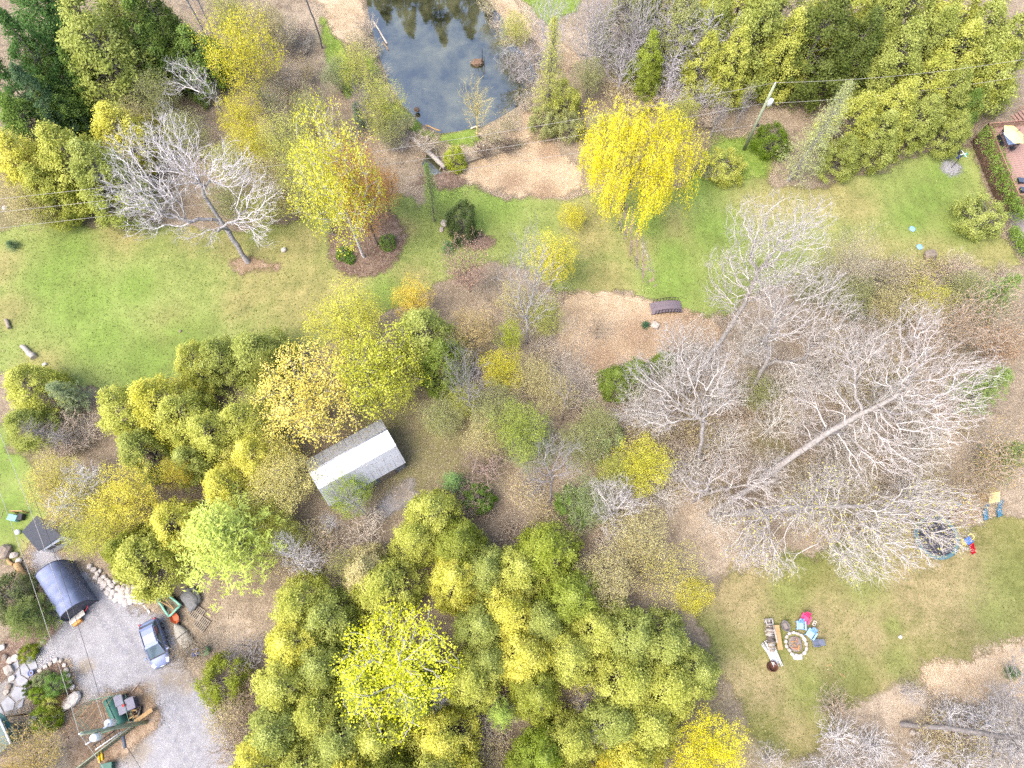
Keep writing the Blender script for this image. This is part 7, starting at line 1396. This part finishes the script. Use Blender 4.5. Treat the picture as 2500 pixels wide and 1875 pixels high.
# trampoline, toddler slide, swing set
tp_ = thing('trampoline', 'round black trampoline with teal edge pad under the budding tree', 'trampoline', xy(2288, 1311, 0.85)); RT = 2.08
MB().lathe([(0.01, 0.80), (RT-0.36, 0.80)], n=40, caps=False).build('mat', mat('trampoline_mat', lin((44, 44, 52)), 0.7, var=0.15), tp_)
for k in range(10):
    a0, a1 = 2*math.pi*k/10, 2*math.pi*(k+1)/10; mb = MB(); n = 5
    for j in range(n):
        u0, u1 = a0+(a1-a0)*j/n, a0+(a1-a0)*(j+1)/n-(0.006 if j == n-1 else 0)
        for (ra, za), (rb, zb) in (((RT-0.36, 0.82), (RT-0.3, 0.87)), ((RT-0.3, 0.87), (RT-0.05, 0.87)), ((RT-0.05, 0.87), (RT, 0.80))):
            mb.poly([(ra*math.cos(u0), ra*math.sin(u0), za), (rb*math.cos(u0), rb*math.sin(u0), zb), (rb*math.cos(u1), rb*math.sin(u1), zb), (ra*math.cos(u1), ra*math.sin(u1), za)])
    mb.build('edge_pad', mat('teal_pad', lin((70, 98, 104)), 0.6, var=0.12), tp_)
for k in range(6):
    a = 2*math.pi*k/6+0.3; MB().tube([((RT-0.04)*math.cos(a), (RT-0.04)*math.sin(a), 0), ((RT-0.04)*math.cos(a), (RT-0.04)*math.sin(a), 0.8)], 0.03, 6).build('leg', RIM, tp_)
ts = thing('toddler_slide', 'red, blue and yellow plastic toddler slide beside the trampoline', 'slide', P(2358, 1331), math.radians(-62)); PY, PB, PR = mat('toy_yellow', lin((206, 188, 110)), 0.45), mat('toy_blue', lin((58, 96, 196)), 0.4), mat('toy_red', lin((190, 22, 44)), 0.4)
MB().box((-0.35, 0, 0.35), (0.5, 0.5, 0.7), bevel=0.05).build('tower', PY, ts); MB().box((-0.35, 0, 0.8), (0.6, 0.62, 0.18), bevel=0.06).build('platform', PB, ts)
mb = MB(); sl = [[(x, y*0.24, 0.78-0.68*min(1, (x+0.05)/0.95)**1.2+z) for y, z in ((-1, 0.12), (-0.8, 0), (0, -0.01), (0.8, 0), (1, 0.12))] for x in [0.0+0.95*i/8 for i in range(9)]]
vv_ = [[mb.bm.verts.new(p) for p in r] for r in sl]
for j in range(8):
    for i in range(4): mb.bm.faces.new((vv_[j][i], vv_[j][i+1], vv_[j+1][i+1], vv_[j+1][i]))
bmesh.ops.solidify(mb.bm, geom=mb.bm.faces[:], thickness=0.03); mb.build('chute', PR, ts)
MB().tube([(-0.5+0.26*math.cos(2*math.pi*k/16), 0.5+0.26*math.sin(2*math.pi*k/16), 0.75) for k in range(17)], 0.04, 6).build('wheel', PY, ts)
for y in (-0.24, 0.24): MB().tube([(-0.75, y, 0), (-0.55, y, 0.8)], 0.04, 6).build('leg', PY, ts)
sw = thing('swing_set', 'play tower with tan roof, two blue slides and a yellow swing beam', 'swing set', P(2412, 1236)); o = P(2412, 1236); PT = mat('tan_canvas', lin((196, 178, 122)), 0.8, var=0.08, scale=5); BS = mat('slide_blue', lin((88, 140, 168)), 0.4, var=0.12); PYB = mat('yellow_beam', lin((190, 150, 50)), 0.6)
ra, rb = P(2416, 1203, 3.1)-o, P(2442, 1200, 3.1)-o; e1, e2 = P(2415, 1230, 2.4)-o, P(2441, 1225, 2.4)-o; n1, n2 = P(2400, 1196, 2.5)-o, P(2425, 1188, 2.5)-o
for q in ([ra, rb, e2, e1], [ra, rb, n2, n1]):
    mb = MB(); mb.slab(q, 0.04); mb.build('roof', PT, sw)
cc = (e1+e2+n1+n2)/4
for p in (e1, e2, n1, n2): q = cc.lerp(p, 0.85); MB().tube([at(q, 0), at(q, q.z)], 0.06, 6).build('post', TANW, sw)
MB().box(at(cc, 1.35), (1.0, 1.0, 0.08), rz=0.1).build('platform', TANW, sw)
for (ax_, ay_), (bx_, by_), wd in (((2408, 1226), (2405, 1270), 0.42), ((2441, 1222), (2439, 1262), 0.55)):
    a, b = P(ax_, ay_, 1.45)-o, P(bx_, by_, 0.12)-o; mb = MB(); d = at(b-a, 0).normalized(); s = Vector((-d.y, d.x, 0)); rows = []
    for j in range(11):
        u = j/10; c = a.lerp(b, u); c.z = 1.45*(1-u)**1.15+0.12*u+0.08*math.sin(u*9); rows.append([mb.bm.verts.new(c+s*wd/2*x+Vector((0, 0, z))) for x, z in ((-1, 0.16), (-0.85, 0), (0.85, 0), (1, 0.16))])
    for j in range(10):
        for i in range(3): mb.bm.faces.new((rows[j][i], rows[j][i+1], rows[j+1][i+1], rows[j+1][i]))
    bmesh.ops.solidify(mb.bm, geom=mb.bm.faces[:], thickness=0.03); mb.build('slide', BS, sw)
ba, bb_ = P(2400, 1214, 2.2)-o, P(2350, 1229, 2.2)-o; MB().tube([ba, bb_], 0.07, 6).build('swing_beam', PYB, sw)
ev = at(bb_, 0); 
for s in (-1, 1): MB().tube([bb_, ev+Vector((-0.3, s*1.1, 0))], 0.04, 6).build('leg', DARKM, sw)
MB().tube([bb_+Vector((0, 0, 0)), P(2318, 1214, 1.0)-o], 0.03, 5).build('brace', DARKM, sw)
for f_ in (0.3, 0.65):
    p = ba.lerp(bb_, f_)
    for s in (-0.2, 0.2): MB().tube([p+Vector((s, 0, 0)), p+Vector((s, 0, -1.6))], 0.012, 4).build('chain', DARKM, sw)
    MB().box(p+Vector((0, 0, -1.62)), (0.46, 0.2, 0.04)).build('swing_seat', BS, sw)

# footbridge
br = thing('footbridge', 'small arched dark wooden footbridge with railings by the straw clearing', 'bridge', xy(1625, 752)); o = xy(1625, 752); A, B = P(1588, 756)-o, P(1663, 750)-o; d = (B-A).normalized(); s = Vector((-d.y, d.x, 0)); LB = (B-A).length; print('bridge', LB)
BRM = mat('bridge_boards', lin((104, 94, 100)), 0.85, var=0.15); BRD = mat('bridge_rail', lin((58, 46, 44)), 0.8); WB = 1.35
def arch(u): return 0.12+0.42*4*u*(1-u)
pk = None; nP = 24
for i in range(nP):
    u = (i+0.5)/nP
    if pk is None: q = MB().box((0, 0, 0), (LB/nP*0.94, WB, 0.05)).build('plank', BRM, br); pk = q.data
    else: q = link('plank', pk, br)
    q.location = A.lerp(B, u)+Vector((0, 0, arch(u))); q.rotation_mode = 'XYZ'; q.rotation_euler = (0, -math.atan(0.42*4*(1-2*u)/LB), math.atan2(d.y, d.x))
for sd_ in (-1, 1):
    off = s*sd_*WB/2
    MB().tube([A.lerp(B, i/12)+off*0.9+Vector((0, 0, arch(i/12)-0.1)) for i in range(13)], 0.07, 4).build('girder', BRD, br)
    MB().tube([A.lerp(B, 0.1+0.8*i/12)+off+Vector((0, 0, arch(0.1+0.8*i/12)+0.62)) for i in range(13)], 0.035, 5).build('handrail', BRD, br)
    for i in range(9):
        u = 0.11+0.78*i/8; p = A.lerp(B, u)+off; MB().tube([p+Vector((0, 0, arch(u)-0.1)), p+Vector((0, 0, arch(u)+0.62))], 0.035, 5).build('baluster', BRD, br)
rock_thing(1598, 795, 0.9, 'pale tan stone lying in the straw near the tiny spruce', ROCKM[0])

# bird feeder, lids, stone, stake
bf = thing('bird_feeder', 'black pole with crossed arms and hanging feeders on the gravel circle', 'bird feeder', P(2322, 410)); o = P(2322, 410); hF = height_of((2322, 410), (2349, 372)); print('feeder', hF)
MB().tube([(0, 0, 0), (0, 0, hF)], 0.035, 6).build('pole', BLACK, bf); MB().tube([(-0.45, -0.15, hF), (0.45, 0.15, hF)], 0.03, 5).build('arm', WHITEP, bf); MB().tube([(-0.2, 0.5, hF+0.02), (0.2, -0.5, hF+0.02)], 0.03, 5).build('arm', WHITEP, bf)
for (x, y), m in (((-0.42, -0.14), mat('navy_feeder', lin((50, 56, 96)), 0.5)), ((0.42, 0.14), mat('green_feeder', lin((80, 150, 120)), 0.5)), ((-0.18, 0.46), BLACK)): MB().lathe([(0.02, -0.08), (0.18, -0.18), (0.12, -0.24), (0.12, -0.5), (0.17, -0.55), (0.02, -0.57)], c=(x, y, hF), n=12).build('feeder', m, bf)
for (px, py), lb in (((2227, 559), 'upper of two pale blue discs lying on the east lawn'), ((2245, 603), 'lower of two pale blue discs lying on the east lawn')):
    dsc = thing('plastic_disc', lb, 'disc', P(px, py), 0, 'blue discs on the east lawn'); MB().lathe([(0.31, 0.02), (0.33, 0.05), (0.29, 0.08), (0.02, 0.10)], n=20).build('lid', mat('pale_blue', lin((120, 164, 210)), 0.5), dsc); MB().lathe([(0.33, 0.02), (0.35, 0.03), (0.33, 0.05)], n=20, caps=False).build('rim', mat('pale_blue', lin((120, 164, 210)), 0.5), dsc)
rock_thing(2266, 628, 1.5, 'grey mottled stone among dry shrubs on the east lawn', ROCKM[2])
gs = thing('guy_marker', 'slanting yellow guy-wire marker near the utility pole', 'marker', P(1768, 408)); o = P(1787, 378, 1.7)-P(1768, 408); MB().tube([(0, 0, 0), tuple(o)], 0.07, 7).build('sleeve', mat('marker_yellow', lin((214, 176, 20)), 0.5), gs); MB().tube([tuple(o), tuple(o*1.5)], 0.012, 4).build('wire', CABLE, gs)
log((1800, 345), (1840, 220), 0.02, 'thin pole stub behind the utility pole', WOODG, 'stake', cat='stake')
# timber round the stream and pond
log((1008, 343), (1088, 414), 0.24, 'long grey log lying over the stream pool', mat('grey_log', lin((150, 142, 134)), 0.95), z=0.15, r2=0.3)
log((992, 332), (1062, 392), 0.14, 'thinner grey log beside the long log over the stream', WOODG, z=0.1)
log((1058, 362), (1078, 420), 0.08, 'crooked dead limb crossing the long log', WOODG, z=0.3, bend=0.25)
tag(MB().tube([P(1078, 408, 0.2)-P(1078, 408), P(1130, 398, 0.35)-P(1078, 408), P(1170, 385, 0.3)-P(1078, 408), P(1205, 375, 0.5)-P(1078, 408), P(1250, 352, 0.7)-P(1078, 408), P(1300, 333, 0.9)-P(1078, 408)], [0.14, 0.12, 0.1, 0.09, 0.06, 0.03], 7).build('fallen_branch', WOODG, loc=P(1078, 408)), 'long grey fallen branch lying along the straw patch', 'branch')
log((1018, 330), (1048, 344), 0.12, 'short grey log above the stream pool', WOODG)
log((1040, 307), (1076, 321), 0.1, 'bleached log at the pond foot, left', TANW); log((1150, 315), (1172, 307), 0.1, 'bleached log at the pond foot, right', mat('bleached', lin((190, 176, 160)), 0.9))
log((910, 48), (945, 102), 0.1, 'bleached driftwood log at the left pond shore', mat('bleached', lin((190, 176, 160)), 0.9), z=-0.35); log((935, 100), (948, 118), 0.06, 'short driftwood stick at the left pond shore', TANW, z=-0.35)
ns = thing('nest_mound', 'brown brush mound with dark stakes standing in the pond', 'nest', P(1166, 155, -0.34))
MB().rock((0, 0, 0.12), (1.5, 1.0, 0.6), seed=12, sub=3, rough=0.5).build('mound', mat('nest_brown', lin((106, 86, 70)), 1.0, var=0.35, scale=9, bump=0.8), ns)
for k in range(9):
    a = R.uniform(0, 6.28); MB().tube([(0.5*math.cos(a), 0.4*math.sin(a), 0), (0.9*math.cos(a), 0.7*math.sin(a), R.uniform(0.2, 0.7))], 0.03, 5).build('twig', WOODG, ns)
for x, y, h_ in ((0.6, -0.1, 2.4), (0.8, -0.3, 1.4), (0.45, -0.35, 1.0)): MB().tube([(x, y, -0.6), (x+0.05, y, h_)], 0.05, 6).build('stake', DARKM, ns)
rock_thing(1018, 270, 0.6, 'dark tree stump at the left pond shore', mat('stump_brown', lin((92, 72, 58)), 0.95), name='tree_stump')
# driftwood and stones on the west lawn
log((17, 782), (27, 803), 0.2, 'grey driftwood piece at the left edge of the west lawn', WOODG); log((58, 848), (84, 876), 0.22, 'larger grey driftwood piece near the lower left of the west lawn', mat('grey_log', lin((150, 142, 134)), 0.95), r2=0.35, bend=0.15); rock_thing(111, 891, 0.5, 'small pale stone below the driftwood', ROCKM[1]); rock_thing(14, 509, 0.6, 'pale stone at the left edge under the cables', ROCKM[3]); rock_thing(441, 809, 0.3, 'small grey stone on the west lawn', ROCKM[2], name='small_stone')
rock_thing(694, 612, 0.7, 'pale ornament stone on bare soil beside the bare tree', ROCKM[3]); rock_thing(1086, 548, 0.9, 'tan rock beside the light green young spruce', ROCKM[0]); rock_thing(1078, 562, 0.6, 'smaller tan rock beside the light green young spruce', ROCKM[0])
T('bush', (838, 600), 0.9, 0.8, lin((96, 128, 52)), 'green shrub in the left of the round mulch bed'); T('bush', (856, 622), 0.7, 0.5, lin((100, 132, 50)), 'smaller green shrub in the round mulch bed'); T('bush', (945, 570), 1.2, 0.9, GRN, 'green shrub under the orange tree in the mulch bed')
log((905, 1340), (935, 1395), 0.03, 'thin pale dead stick in the dark gap of the lower wood', TANW, 'stick', z=1.0, cat='stick')
log((1065, 1218), (1085, 1195), 0.09, 'fallen pale log beside the little pale pine', TANW)
pallet(1352, 1490, 0.4, 'dark slatted pallet in the gap under the cedars')
